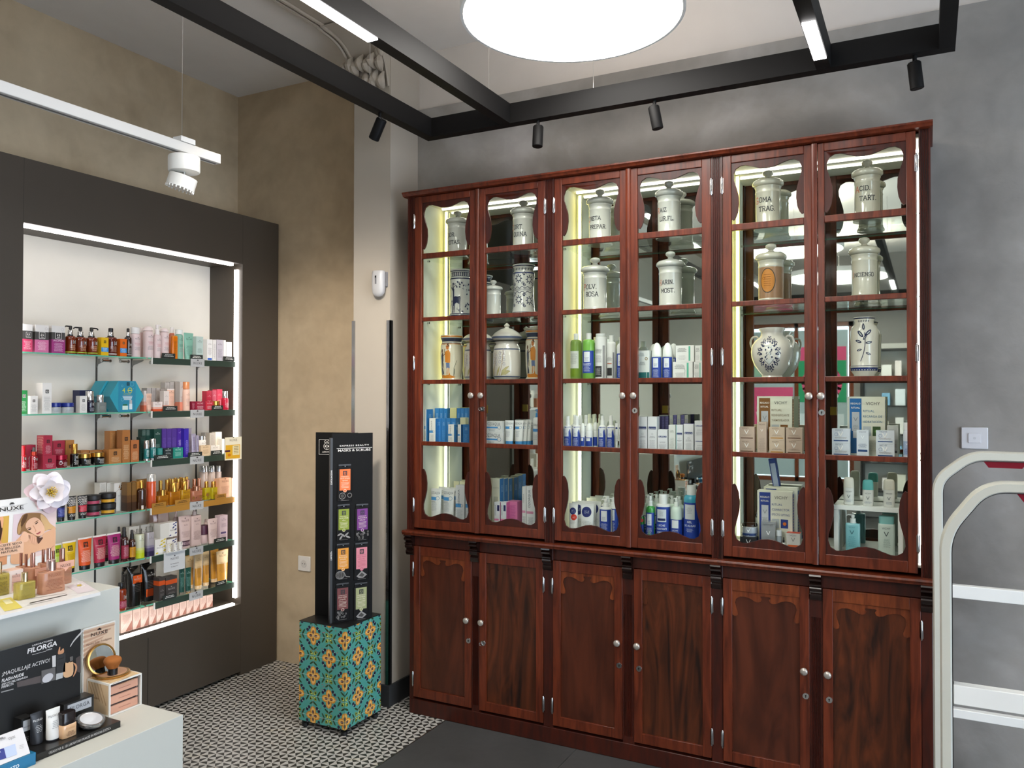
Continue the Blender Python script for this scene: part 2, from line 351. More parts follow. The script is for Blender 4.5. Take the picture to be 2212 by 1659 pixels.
struct(MB().box(3.1, 2.9, 0, 3.2, 3.7, 2.35, C('#8d8b8b', .7)).build('wall_right'))
# shelf unit with stock opposite (mirror content)
un = empty('wall_shelving', (0, 0, 0)); fr = MB()
for x in (-.75, -.02, .7): fr.box(x, -4.19, .1, x+.03, -3.85, 2.2, BLACKM)
fr.build('frame', un); sb = MB()
zs = [.35, .7, 1.05, 1.4, 1.75, 2.1]
for i, z in enumerate(zs): MB().box(-.72, -4.18, z, .7, -3.87, z+.02, C('#2a2a2a', .4)).build('shelf', un)
MB().box(-.74, -4.198, .1, .72, -4.192, 2.2, C('#d6d4ce', .7)).build('back_panel', un)
tag(un, 'black framed stock shelving opposite the cabinet, seen in its mirror', 'shelving')
k = 0
for i, z in enumerate(zs[:5]):
    for j in range(9):
        wd, h = .07+.02*((i+j) % 3), .1+.05*((i*3+j) % 3); x = -.66+.15*j
        if x+wd > .68: continue
        o = MB().box(x, -4.1, z+.021, x+wd, -3.95, z+.021+h, C(['#e7e5df', '#dfe6ea', '#e9dfda', '#cfd8d4', '#e8e4d2', '#7fb0cf'][(i+2*j) % 6], .5)).build('stock_box')
        tag(o, 'small pale stock box on the black shelving seen in the mirror', 'box', 'stock boxes on the black shelving')
# grey pillar and a second lit shelf wall further left (mirror content)
tag(MB().box(-3.71, .18, 0, -3.36, .52, 3.35, C('#55544f', .7)).build('pillar'), 'plain grey pillar beside the dark wall panel, seen in the mirror', 'pillar')
us = empty('product_wall', (0, 0, 0)); MB().box(-3.70, -1.3, .3, -3.66, .1, 2.35, C('#e4e1da', .6)).build('back_panel', us)
for z in (.5, .8, 1.1, 1.4, 1.7, 2.0): MB().box(-3.65, -1.28, z, -3.42, .08, z+.02, C('#dcdad4', .5)).build('shelf', us)
tag(us, 'white product wall left of the camera, seen in the cabinet mirror', 'shelving')
for i, z in enumerate((.5, .8, 1.1, 1.4, 1.7)):
    for j in range(9):
        y = -1.2+.14*j; h = .09+.04*((i+2*j) % 3)
        o = MB().box(-3.58, y, z+.021, -3.5, y+.07, z+.021+h, C(['#d9b79d', '#e9e5e0', '#b5785a', '#e2dccf', '#c9c4bd'][(2*i+j) % 5], .5)).build('stock_box')
        tag(o, 'small carton on the white product wall seen in the mirror', 'box', 'cartons on the white product wall')
ct = MB().box(-3.0, -2.6, 0, -1.9, -2.0, .98, C('#e3e2de', .4)); tag(ct.build('service_counter', bev=.004), 'plain white service counter behind the camera, seen in the mirror', 'counter')
# ================================================================ LIGHTS
LEDW = C((1, .97, .96), em=9); LEDN = C((1, .95, .92), em=4.15); DISC = C((1, .96, .90), em=LAMP); UPL = C((1, .94, .88), em=5.5)
def pendant(x, y, z, r, lab):
    p = empty('pendant_lamp', (x, y, z)); MB().lathe([(r-.012, 0), (r-.012, .004)], DISC, 72).build('diffuser', p)
    MB().lathe([(r-.011, .0005), (r, .0005), (r, .055), (r-.02, .055)], C('#e9e9e7', .5), 72, caps=False).build('rim', p)
    MB().lathe([(r-.02, .054), (r-.02, .056)], UPL, 48).build('top_plate', p)  # upward glow added to the plate to brighten the ceiling
    wr = MB()
    for i in range(3):
        a = 2*math.pi*i/3+.5; wr.tube([(r*.7*math.cos(a), r*.7*math.sin(a), .056), (r*.5*math.cos(a), r*.5*math.sin(a), 3.352-z)], .001, STEEL, 5)
    wr.build('cable', p); return tag(p, lab, 'lamp')
pendant(-1.083, 2.54, 2.85, .385, 'large round glowing pendant disc above the mahogany cabinet')
for x, y, r, l in ((-1.1, -.6, .45, 'round glowing pendant disc just behind the camera'), (-.9, -2.6, .55, 'round glowing pendant disc by the shop window'), (2.1, .2, .45, 'round glowing pendant disc near the entrance')): pendant(x, y, 2.85, r, l+', seen in reflections')
# suspended black frame
fr = empty('light_frame', (0, 0, 2.7)); FB = C('#0b0a0a', .6); Z1 = .084
MB().box(-2.012, 3.012, 0, .086, 3.06, Z1, FB).build('beam', fr)
for x0 in (-2.012, -1.617, -.346, .038): MB().box(x0, -3.4, 0, x0+.048, 3.0115, Z1, FB).build('beam', fr)
MB().box(-2.012, -3.45, 0, .086, -3.401, Z1, FB).build('beam', fr)
def yz(pxx, py, x, z=2.7):  # y of a point of a strip under the frame
    return on(pxx, py, 2, z)
def strip(x0, y0, y1): MB().box(x0+.004, y0, -.006, x0+.044, y1, .0, LEDW).build('led_diffuser', fr)
strip(-1.617, .55, 2.095); strip(-.346, on(1760, 48, 2, 2.694).y, on(1775, 128, 2, 2.694).y); strip(-1.617, -2.8, -1.0); strip(-.346, -2.6, -1.9); strip(-2.012, -2.5, -1.3)
for x, y in ((-1.99, 2.60), (-1.593, 2.87), (-1.2, 3.035), (-.322, 1.4), (.06, 2.2), (-1.99, .5), (-1.593, -1), (-.322, -1)): MB().tube([(x, y, Z1), (x, y, .652)], .0012, STEEL, 5).build('cable', fr)
tag(fr, 'black suspended rectangular light frame with slim cross beams', 'light frame')
def spot(P, aim, lab, r=.022, L=.088):
    s = empty('track_spotlight', P); MB().tube([(0, 0, 0), (0, 0, -.03)], .007, FB, 10).build('swivel', s)
    a = Vector(aim).normalized(); c = Vector((0, 0, -.045)); b = MB(); b.tube([c-a*.022, c-a*.018, c+a*(L-.022), c+a*(L-.02)], [r*.85, r, r, r*.9], FB, 20); b.build('spot_body', s)
    n = MB(); 
    for i in range(12):
        t = 2*math.pi*i/12; o = a.orthogonal().normalized(); q = o*math.cos(t)+a.cross(o)*math.sin(t); n.tube([c-a*.0235+q*r*.3, c-a*.0235+q*r*.75], .0012, C('#2c2b2a', .5), 4)
    n.build('cooling_slots', s); tag(s, lab, 'spotlight', 'black track spotlights on the light frame')
bm = lambda x, y=3.036: (x, y, 2.6995)
spot(bm(-1.985, 2.66), (-.55, .15, -.75), 'black cylinder spotlight tilted left under the left side of the frame')
spot(bm(on(1165, 262, 2, 2.7).x), (0, -.1, -1), 'black spotlight pointing straight down, second from left on the frame')
spot(bm(on(1415, 218, 2, 2.7).x), (.15, .1, -.9), 'black spotlight above the third cabinet door, slightly tilted')
spot(bm(on(1976, 125, 2, 2.7).x), (.1, .1, -.95), 'black spotlight near the right corner of the frame')
def beam(P, aim, power, deg, name):
    l = bpy.data.lights.new(name, 'SPOT'); l.energy = power; l.color = (1, .9, .78); l.spot_size = math.radians(deg); l.spot_blend = .8; l.shadow_soft_size = .12
    o = bpy.data.objects.new(name, l); COL.objects.link(o); o.location = P; o.rotation_euler = Vector(aim).to_track_quat('-Z', 'Y').to_euler(); return o
beam((-2.045, 2.675, 2.585), (-.9, .45, -.75), 3, 100, 'wall_wash_spot')
beam((-1.593, 1.6, 2.62), (-1.45, 1.95, -1.30), 95, 46, 'wall_wash_spot')  # unseen fill lamp without a head, added to brighten the beige wall
# white track with its own spot
TX = -2.27; tr = empty('track_rail', (0, 0, 0)); ye = on(470, 345, 0, TX).y; zt = on(470, 335, 0, TX).z
MB().box(TX-.017, -.9, zt-.034, TX+.017, ye, zt, C('#c9c7c3', .45)).build('rail', tr, bev=.002)
MB().box(TX-.004, -.9, zt-.0355, TX+.004, ye-.01, zt-.0341, C('#55524f', .5)).build('groove', tr)
yc = on(398, 320, 0, TX).y; MB().box(TX-.02, yc-.03, zt+.0005, TX+.02, yc+.03, zt+.018, C('#d2d1ce', .4)).build('clip', tr)
MB().tube([(TX, yc-.01, zt+.018), (TX, yc-.01, 3.35)], .001, STEEL, 5).build('cable', tr)
tag(tr, 'white suspended lighting track in front of the beige wall', 'lighting track')
wsx = empty('track_spotlight', (TX, yc, zt-.036)); WP = C('#dcdbd6', .45)
MB().lathe([(.05, -.062), (.052, -.058), (.052, -.012), (.05, -.008), (.012, -.007), (.012, 0)], WP, 40).build('driver_housing', wsx)
a = Vector((-.28, -.12, -1)).normalized(); c = Vector((0, .0, -.072)); b = MB(); o = Vector((0, 1, .28)).normalized(); ax = Vector((-.26, -.16, -1)).normalized()
b.tube([c+ax*.004, c+ax*.006, c+ax*.046, c+ax*.048], [.044, .047, .047, .044], WP, 36)
for i in range(22):
    t = 2*math.pi*i/22; e = ax.orthogonal().normalized(); q = e*math.cos(t)+ax.cross(e)*math.sin(t); b.tube([c+ax*.046+q*.0455, c+ax*.053+q*.0455], .003, WP, 5)
b.build('spot_head', wsx); MB().tube([(0, 0, -.06), (0, 0, -.082)], .005, STEEL, 8).build('swivel', wsx)
tag(wsx, 'white round spotlight hanging from the end of the white track', 'spotlight')
# ================================================================ DARK PANEL WITH LIT NICHE
PX = -3.376; NY0, NY1, NZ0, NZ1 = 2.054, 3.272, .393, 2.272; NB = -3.63
d = empty('display_wall', (0, 0, 0)); fp = MB()
fp.box(-3.705, .53, .0, PX, NY0, 2.545, PANEL); fp.box(-3.705, NY1, .0, PX, 3.548, 2.545, PANEL); fp.box(-3.705, NY0, NZ1, PX, NY1, 2.545, PANEL); fp.box(-3.705, NY0, .02, PX-.001, NY1, NZ0, PANEL)
fp.build('panel_frame', d, sm=0)
jn = MB()
for y in (2.678,): jn.box(PX-.0005, y-.001, .03, PX+.0003, y+.001, NZ0-.03, C('#1c1a19', .6))
jn.box(PX-.0005, NY0-.0005, NZ1, PX+.0003, NY0+.0005, 2.545, C('#2c2a28', .6)); jn.box(PX-.0005, NY1-.0005, NZ1, PX+.0003, NY1+.0005, 2.545, C('#2c2a28', .6)); jn.build('panel_joint', d)
inn = MB(); WB = C('#e4ded2', .55); inn.box(-3.704, NY0, NZ0, NB, NY1, NZ1, WB); inn.build('niche_back', d)
l = MB(); G = .012
MB().box(PX-.052, NY0, NZ1-.012, PX-.028, NY1-.04, NZ1-.0005, LEDN).build('led_strip', d)
MB().box(PX-.052, NY1-.012, NZ0+.03, PX-.028, NY1-.0005, NZ1-.03, LEDN).build('led_strip', d)
MB().box(PX-.026, NY0, NZ0+.0005, PX-.004, NY1-.04, NZ0+.012, LEDN).build('led_strip', d)
MB().box(PX-.052, NY0+.0005, NZ0+.03, PX-.028, NY0+.012, NZ1-.03, LEDN).build('led_strip', d)
for y in (2.572, 2.768, 3.182): MB().box(NB, y-.004, NZ0, NB+.004, y+.004, 1.76, C('#5d5c5a', .35, .8)).build('slotted_upright', d)
tag(d, 'dark grey wall panel with a lit white display niche', 'display wall')
SZ = [1.73, 1.463, 1.22, .982, .745, .512]
GL = thin('#fbfefc', 'shelf_glass', .9, .06, .02, .35); GE = C('#63b597', .15)
LN = ['top', 'second', 'third', 'fourth', 'fifth', 'lowest']
STR = C('#26382f', .45); GOLD = C('#a5762f', .45); PLATE = C('#a9abad', .5); TAGC = C('#1f2725', .5)
def logo(mb, S, u, v, h, m, k=1, tree=True, sp=1.25):
    mb.dtext(S, 'NUXE', u, v, h, m, 'c', k, sp)
    if tree:
        for a, b, r in ((0, 1.75, .28), (-.3, 1.62, .2), (.3, 1.62, .2), (-.12, 1.9, .2), (.14, 1.9, .2)): mb.dell(S, u+a*h, v+b*h, r*h, r*h*.6, m, k, n=8)
        mb.drect(S, u-.04*h, v+1.25*h, u+.04*h, v+1.6*h, m, k)
    return mb
for i, z in enumerate(SZ):
    gs = empty('glass_shelf', (0, 0, z)); t = .006
    mbx = MB()
    for y0, y1 in ((NY0+.002, 2.69), (2.70, NY1-.014)):
        mbx.box(NB+.006, y0, -t, -3.42, y1, 0, GL)
        mbx.box(-3.4199, y0, -t, -3.4185, y1, 0, GE); mbx.box(NB+.006, y1+.0001, -t, -3.42, y1+.0012, 0, GE)
    mbx.build('glass_plate', gs, sm=0)
    br = MB()
    for y in (2.572, 2.768, 3.182): br.prism([(NB+.005, -t-.001), (-3.54, -t-.001), (-3.54, -t-.006), (NB+.012, -.034), (NB+.005, -.05)], y-.0025, y+.0025, 1, C('#8f8e8b', .35, .7))
    br.build('bracket', gs)
    if i < 2:
        for y in (2.09, 2.53, 2.63, 2.80):
            h = MB(); h.tube([(-3.50, y-.02, -.02), (-3.50, y+.02, -.02)], .006, CHROME, 8); h.tube([(-3.50, y-.024, -.02), (-3.50, y-.02, -.02)], .009, CHROME, 8); h.tube([(-3.50, y+.02, -.02), (-3.50, y+.024, -.02)], .009, CHROME, 8); h.build('clamp', gs)
    tag(gs, 'green edged glass shelf, %s one in the lit niche' % LN[i], 'shelf', 'glass shelves in the lit niche')
    # shelf talker strip
    ss = empty('shelf_strip', (0, 0, z)); m = GOLD if i == 3 else STR; y0 = 2.722 if i < 5 else 2.745; hh = .034; zz = .0 if i in (1,) else -.001
    MB().box(-3.4165, y0, -.031, -3.4125, NY1+.028-.03, .0, m).build('strip_board', ss); MB().box(-3.417, y0-.006, -.031, -3.411, y0-.0002, .003, WHITE).build('strip_end', ss)
    p = MB(); yp0, yp1 = 2.952, 3.04; p.box(-3.412, yp0, -.037, -3.4095, yp1, .0045, PLATE); logo(p, frame((-3.409, (yp0+yp1)/2, -.024), (0, 1, 0), (0, 0, 1)), 0, 0, .0125, C('#2a2c2e', .5)); p.build('logo_plate', ss)
    TG = {0: ((2.775, 2.855), (2.951, 3.03), (3.17, 3.25)), 1: ((2.785, 2.87), (3.095, 3.17)), 2: ((2.735, 2.83), (2.94, 3.03), (3.09, 3.165)), 3: ((2.722, 2.805), (2.86, 2.95), (3.12, 3.195)), 4: ((3.115, 3.195),), 5: ((2.79, 2.87), (3.125, 3.2))}[i]
    for a, b_ in TG:
        q = MB(); hi = .026; q.box(-3.4125, a, .0005, -3.4105, b_, hi, TAGC if i != 3 else GOLD); Sx = frame((-3.41, (a+b_)/2, 0), (0, 1, 0), (0, 0, 1)); tm = C('#d8d8d4', .5) if i != 3 else C('#3a2810', .5)
        for v_, ww in ((.017, .55), (.010, .7)): 
            uu = -ww*(b_-a)/2
            while uu < ww*(b_-a)/2: e = R.uniform(.004, .012); q.drect(Sx, uu, v_, min(uu+e, ww*(b_-a)/2), v_+.003, tm, 1); uu += e+.002
        q.build('price_tag', ss)
    tag(ss, ('gold' if i == 3 else 'dark green') + ' label strip with a grey logo plate on the %s glass shelf' % LN[i], 'shelf strip', 'label strips on the niche shelves')
# ================================================================ PRODUCT KIT
SILV = C('#c9c9c9', .18, .9); GOLDM = C('#c99a4a', .22, .9); ROSEM = C('#c08a70', .22, .85); BLK = C('#171616', .3); CLEAR = thin('#f2f2f2', 'clear_plastic', .95, .2, .05); AMBER = C('#6e2408', .12, coat=.6); DAMB = C('#2b0f08', .15, coat=.6)
def col(c): return C(c) if isinstance(c, str) else c
def bee(mb, S, u, v, s, bg='#111', fg='#e6e2dc', border=True):
    """square emblem with a double-spiral bee figure"""
    if border: mb.drect(S, u-s*.58, v-s*.62, u+s*.58, v+s*.62, col(fg), 1)
    mb.drect(S, u-s/2, v-s*.54, u+s/2, v+s*.54, col(bg), 2); m = col(fg)
    mb.dring(S, u-s*.17, v+s*.25, s*.1, s*.05, m, 3, 8); mb.dring(S, u+s*.17, v+s*.25, s*.1, s*.05, m, 3, 8)
    mb.dell(S, u, v+s*.0, s*.32, s*.17, m, 3, n=10); mb.dell(S, u, v+s*.02, s*.1, s*.2, col(bg), 4, n=8); mb.drect(S, u-s*.3, v-s*.38, u+s*.3, v-s*.28, m, 3)
def apply(mb, S, W, H, ops, curved, z0=0):
    du = W/9 if curved else None
    for o in ops:
        t = o[0]
        if t == 'r': mb.drect(S, o[1]*W, z0+o[2]*H, o[3]*W, z0+o[4]*H, col(o[5]), o[6] if len(o) > 6 else 0, du)
        elif t == 't': # text, v, height fraction of W, colour, u, wmax fraction
            mb.dtext(S, o[1], (o[5] if len(o) > 5 else 0)*W, z0+o[2]*H, o[3]*W, col(o[4]), 'c', 2, o[7] if len(o) > 7 else 1.05, o[8] if len(o) > 8 else 0, (o[6] if len(o) > 6 else .9)*W)
        elif t == 'tl': mb.dtext(S, o[1], o[5]*W, z0+o[2]*H, o[3]*W, col(o[4]), 'l', 2, 1.05, o[6] if len(o) > 6 else .01, .5*W)
        elif t == 'tv': mb.dtext(S, o[1], o[3]*W, z0+o[2]*H, o[4]*W, col(o[5]), 'c', 2, 1.0, .0, None, math.pi/2)
        elif t == 'l': # v0, v1, rows, colour, u0, u1
            u0, u1 = (o[5], o[6]) if len(o) > 6 else (-.36, .36); n = o[3]; rr = random.Random(n*7+int(W*1e4))
            if (o[2]-o[1])/n*H > .0042: n = min(16, int((o[2]-o[1])*H/.0038)+1)
            for i in range(n):
                v = o[2]-(o[2]-o[1])*(i+.5)/n; f = rr.uniform(.6, 1); th = (o[2]-o[1])/n*.34*H; x = (u0+u1)/2*W-(u1-u0)/2*f*W; xe_ = (u0+u1)/2*W+(u1-u0)/2*f*W
                while x < xe_-.0004: # word-sized dashes
                    L_ = min(xe_-x, rr.uniform(.0022, .0075)); mb.drect(S, x, z0+v*H-th/2, x+L_, z0+v*H+th/2, col(o[4]), 2, du); x += L_+.0011
        elif t == 'bee': bee(mb, S, o[1]*W, z0+o[2]*H, o[3]*W, *(o[4:]))
        elif t == 'nx': logo(mb, S, (o[3] if len(o) > 3 else 0)*W, z0+o[1]*H, .13*W*(o[4] if len(o) > 4 else 1), col(o[2]), 2)
        elif t == 'o': mb.dell(S, o[1]*W, z0+o[2]*H, o[3]*W, o[4]*W, col(o[5]), o[6] if len(o) > 6 else 2, du, n=20)
        elif t == 'ring': mb.dring(S, o[1]*W, z0+o[2]*H, o[3]*W, o[4]*W, col(o[5]), 3)
        elif t == 'V': s_v = o[4] if len(o) > 4 else 1; mb.dline(S, [((o[1]-.12*s_v)*W, z0+o[2]*H+.13*W*s_v), (o[1]*W, z0+o[2]*H-.13*W*s_v), ((o[1]+.12*s_v)*W, z0+o[2]*H+.13*W*s_v)], .045*W*s_v, col(o[3]), 3)
        elif t == 'ln': mb.dline(S, [(a*W, z0+b*H) for a, b in o[1]], o[2]*W, col(o[3]), o[4] if len(o) > 4 else 2)
        elif t == 'pg': mb.dpoly(S, [(a*W, z0+b*H) for a, b in o[1]], col(o[2]), o[3] if len(o) > 3 else 1, du)
def surf(rings, p=2):
    def S(u, v, k=0):
        for q0, q1 in zip(rings, rings[1:]):
            if v <= q1[0] or q1 is rings[-1]:
                t = max(0, min(1, (v-q0[0])/max(1e-9, q1[0]-q0[0]))); a, b = q0[1]+(q1[1]-q0[1])*t, q0[2]+(q1[2]-q0[2])*t; break
        e = .0003+.00022*k
        if p == 2 and abs(a-b) < 1e-6: th = u/a; return Vector(((a+e)*math.sin(th), -(a+e)*math.cos(th), v))
        x = max(-a, min(a, u)); y = b*(1-(abs(x)/a)**p)**(1/p); return Vector((x, -(y+e), v))
    return S
def make(kind, w, d, h, c, ops=(), **o):
    """builds one product at the origin, front towards -Y; returns its root object"""
    name = o.get('name', 'product'); m = col(c) if c is not None else None
    if kind == 'box':
        mb = MB()
        mb.box(-w/2, -d/2, 0, w/2, d/2, h, m)
        if o.get('side'): mb.walls(-w/2-.0002, -d/2+.0002, .0002, w/2+.0002, d/2, h-.0002, col(o['side']))
        if o.get('topc'): mb.box(-w/2, -d/2, h, w/2, d/2, h+.0003, col(o['topc']))
        for b in o.get('bands', ()): mb.walls(-w/2-.0003, -d/2-.0002, b[0]*h, w/2+.0003, d/2, b[1]*h, col(b[2]))
        S = lambda u, v, k=0: Vector((u, -d/2-.0004-.0002*k, v)); apply(mb, S, w, h, ops, False)
        if o.get('flank'): # printing on the flank that shows its edge to the room
            T = lambda u, v, k=0: Vector((w/2+.0004+.0002*k, u, v)); apply(mb, T, d, h, o['flank'], False)
        if o.get('lflank'):
            T = lambda u, v, k=0: Vector((-w/2-.0004-.0002*k, -u, v)); apply(mb, T, d, h, o['lflank'], False)
        return mb.build(name, sm=0)
    r = empty(name)
    cap = o.get('cap', ('plain', '#eee', .12)); ch = cap[2]*h; cc = col(cap[1]); bh = h-ch
    if kind in ('btl', 'rect'):
        p = 2 if kind == 'btl' else 5; a = w/2; b = a if kind == 'btl' else d/2; nk = cap[3] if len(cap) > 3 else .45; na = a*nk
        sh = o.get('sh', .14)
        if o.get('cone'): rings = [(0, a*.96, b*.96), (bh*.02, a, b), (bh*(1-sh), a, b)]+[(bh*(1-sh+sh*math.sin(t*math.pi/2)), a*math.cos(t*math.pi/2)*(1-nk)+na, b*math.cos(t*math.pi/2)*(1-nk)+b*nk) for t in (.3, .6, .85, 1)]
        elif kind == 'rect': rings = [(0, a*.97, b*.95), (bh*.02, a, b), (bh*(1-min(sh, .06)), a, b), (bh*(1-min(sh, .06)*.3), a*.98, b*.96), (bh, a*.93, b*.88)]
        else: rings = [(0, a*.95, b*.95), (bh*.02, a, b), (bh*(1-sh), a, b), (bh*(1-sh*.5), a*.97, b*.97), (bh*(1-sh*.2), a*.86, b*.86), (bh, na+.001, (na if kind == 'btl' else min(na, b*.8))+.001)]
        mb = MB(); mb.loft(rings, m, 24 if kind == 'btl' else 28, p); S = surf(rings, p)
        for q in o.get('bands', ()): mb.loft([(q[0]*bh, a+.0003, b+.0003), (q[1]*bh, a+.0003, b+.0003)], col(q[2]), 24 if kind == 'btl' else 28, p, caps=False)
        apply(mb, S, w, bh, ops, True); mb.build('body', r, sm=50)
        z = bh; k = cap[0]
        if k == 'plain': MB().lathe([(na, z), (na, z+ch*.96), (na*.94, h)], cc, 24).build('cap', r)
        elif k == 'wide': MB().loft([(z-.001, a*.9, b*.9), (z+ch*.95, a*.9, b*.9), (h, a*.84, b*.84)], cc, 24, p).build('cap', r)
        elif k == 'dome': MB().loft([(z-.001, a*.97, b*.97)]+[(z+ch*math.sin(t), a*.97*math.cos(t)+.001, b*.97*math.cos(t)+.001) for t in (.5, .9, 1.25, 1.55)], cc, 24, p).build('cap', r)
        elif k == 'sqcap': MB().box(-na, -na, z, na, na, h, cc).build('cap', r, bev=.001)
        elif k == 'flip': MB().lathe([(na*.8, z), (na*.8, z+ch*.3), (na*1.25, z+ch*.35), (na*1.25, z+ch*.9), (na*1.1, h)], cc, 24).build('cap', r)
        elif k in ('pump', 'spray'):
            c2 = col(o.get('collar', cap[1])); q = MB(); q.lathe([(na*1.1, z-.001), (na*1.1, z+ch*.12)], cc, 20); q.lathe([(na*.95, z+ch*.12), (na*.95, z+ch*.5), (na*.85, z+ch*.55)], c2, 20); q.build('collar', r)
            q = MB()
            if k == 'pump':
                q.lathe([(na*.35, z+ch*.55), (na*.35, z+ch*.86)], cc, 12); q.lathe([(na*.62, z+ch*.62), (na*.62, z+ch*.92), (na*.5, h)], cc, 16)
                dx = -1 if o.get('left') else 1; L = o.get('spout', w*.62); q.prism([(0, z+ch*.84), (dx*L, z+ch*.86), (dx*L, z+ch*.78), (dx*L*.9, z+ch*.92), (dx*.3*L, h), (0, h)] if 0 else [(0, z+ch*.84), (dx*L*.85, z+ch*.87), (dx*L, z+ch*.76), (dx*L, z+ch*.88), (dx*L*.8, z+ch*.99), (0, h)], -na*.28, na*.28, 1, cc)
            else: q.lathe([(na*.8, z+ch*.52), (na*.8, z+ch*.93), (na*.6, h)], cc, 16); q.tube([(0, -na*.78, z+ch*.85), (0, -na*.95, z+ch*.85)], na*.2, cc, 8)
            q.build('pump', r)
        elif k == 'drop':
            MB().lathe([(na, z-.001), (na, z+ch*.45)], col(o.get('collar', cap[1])), 20).build('collar', r); MB().lathe([(na*.55, z+ch*.45), (na*.6, z+ch*.7), (na*.45, z+ch*.95), (na*.2, h)], cc, 16).build('bulb', r)
    elif kind == 'tube':
        a = w/2; b = min(d/2, a*.8); ab = a*o.get('foot', .72); up = o.get('crimp', c)
        rings = [(ch, ab, b), (ch+bh*.1, ab*1.02, b), (ch+bh*.5, ab+(a-ab)*.45, b*.72), (ch+bh*.85, a*.97, b*.3), (h-bh*.06, a, b*.12), (h, a, b*.1)]
        mb = MB(); mb.loft(rings[:5], m, 24); mb.loft(rings[4:], col(up), 24); apply(mb, surf(rings), w, bh, ops, True, ch)
        for q in o.get('bands', ()):
            zz = [ch+q[0]*bh+(q[1]-q[0])*bh*i/6 for i in range(7)]; S0 = surf(rings); rr = []
            for zq in zz:
                for q0, q1 in zip(rings, rings[1:]):
                    if zq <= q1[0] or q1 is rings[-1]: t = max(0, min(1, (zq-q0[0])/(q1[0]-q0[0]))); rr.append((zq, q0[1]+(q1[1]-q0[1])*t+.0003, q0[2]+(q1[2]-q0[2])*t+.0003)); break
            mb.loft(rr, col(q[2]), 24, caps=False)
        mb.build('body', r, sm=50)
        MB().loft([(0, ab*.93, b*.93), (ch*.9, ab*.97, b*.97), (ch, ab*.9, b*.9)], cc, 24).build('cap', r)
    elif kind == 'jar':
        a = w/2; mb = MB(); rings = [(0, a*.9, a*.9), (bh*.15, a*.98, a*.98), (bh*.9, a*.98, a*.98), (bh, a*.8, a*.8)]; mb.lathe([(q[1], q[0]) for q in rings], m, 32); apply(mb, surf(rings), w, bh, ops, True); mb.build('body', r, sm=50)
        MB().lathe([(a, bh+.0003), (a, h*.97), (a*.95, h)], cc, 32).build('lid', r)
    elif kind == 'deo':
        a = w/2; b = d/2; rings = [(0, a*.9, b*.9), (bh*.1, a*.96, b*.96), (bh*.6, a, b), (bh, a*.98, b*.98)]; mb = MB(); mb.loft(rings, m, 28, 2.4); apply(mb, surf(rings, 2.4), w, bh, ops, True); mb.build('body', r, sm=50)
        MB().loft([(bh+.0003, a, b)]+[(bh+ch*t, a*s, b*s) for t, s in ((.5, .98), (.8, .93), (.95, .8), (1, .6))], cc, 28, 2.4).build('cap', r)
    return r
ALL = []   # (root, px, label) for the ordinal pass
KN = {'box': ('cosmetic_box', 'box'), 'btl': ('bottle', 'bottle'), 'rect': ('flat_bottle', 'bottle'), 'tube': ('cream_tube', 'tube'), 'jar': ('cream_jar', 'jar'), 'deo': ('deodorant_stick', 'deodorant')}
def reg(o, desc, cat, P):
    ALL.append((o, px(P), desc, cat)); return o
TOPZ = {}
def N(shf, kind, p0, p1, top, desc, c, ops=(), xf=-3.425, d=None, z0=None, **o):
    """product on niche shelf sh; p0,p1 and top are where the photo shows its sides and top"""
    y0, y1 = on(p0, 900, 0, xf).y, on(p1, 900, 0, xf).y; z = (SZ[shf] if shf < 6 else NZ0)+.0006 if z0 is None else z0
    w = (y1-y0)*.97; pc = (p0+p1)/2; h = on(pc, top, 0, xf).z-z
    if kind != 'box' and kind not in ('tube', 'rect', 'deo'): d = w
    d = d or min(w, .05); yc = (y0+y1)/2; yc = yc-.25*d*0
    r = make(kind, w, d, h, c, ops, name=o.pop('name', KN[kind][0]), **o); r.location = (xf-d/2, yc, z); r.rotation_euler = (0, 0, math.pi/2)
    reg(r, desc, o.get('cat', KN[kind][1]), r.location+Vector((0, 0, h/2))); TOPZ['n'] = z+h+.0005; return r
CZ = {1: 2.222, 2: 1.915, 3: 1.612, 4: 1.312, 5: .935}
def K(row, kind, p0, p1, top, desc, c, ops=(), yf=3.335, d=None, z0=None, **o):
    x0, x1 = on(p0, 825, 1, yf).x, on(p1, 825, 1, yf).x; lo_, hi_ = next((q for q in ((-2.213, -1.50), (-1.475, -.752), (-.742, -.004)) if (x0+x1)/2 < q[1]), (-.742, -.004)); x0 = max(x0, lo_+.001); x1 = min(x1, hi_-.001); z = CZ[row]+.0006 if z0 is None else z0; w = (x1-x0)*.97; xc = (x0+x1)/2
    h = on((p0+p1)/2, top, 1, yf).z-z
    if kind not in ('box', 'tube', 'rect', 'deo'): d = w
    d = d or min(w, .05)
    r = make(kind, w, d, h, c, ops, name=o.pop('name', KN[kind][0]), **o); r.location = (xc, yf+d/2, z)
    reg(r, desc, o.get('cat', KN[kind][1]), r.location+Vector((0, 0, h/2))); TOPZ['k'] = z+h+.0005; return r
def again(src, p, yf, desc, z=None, plane=1):
    """another copy of a product; p is where the photo shows its middle"""
    d = src.location; q = on(p, 825, plane, yf)
    loc = (q.x, yf, z if z is not None else d.z) if plane == 1 else (yf, q.y, z if z is not None else d.z)
    r = dup(src, loc); cat = next(a[3] for a in ALL if a[0] == src); reg(r, desc, cat, Vector(loc)+Vector((0, 0, .03))); return r
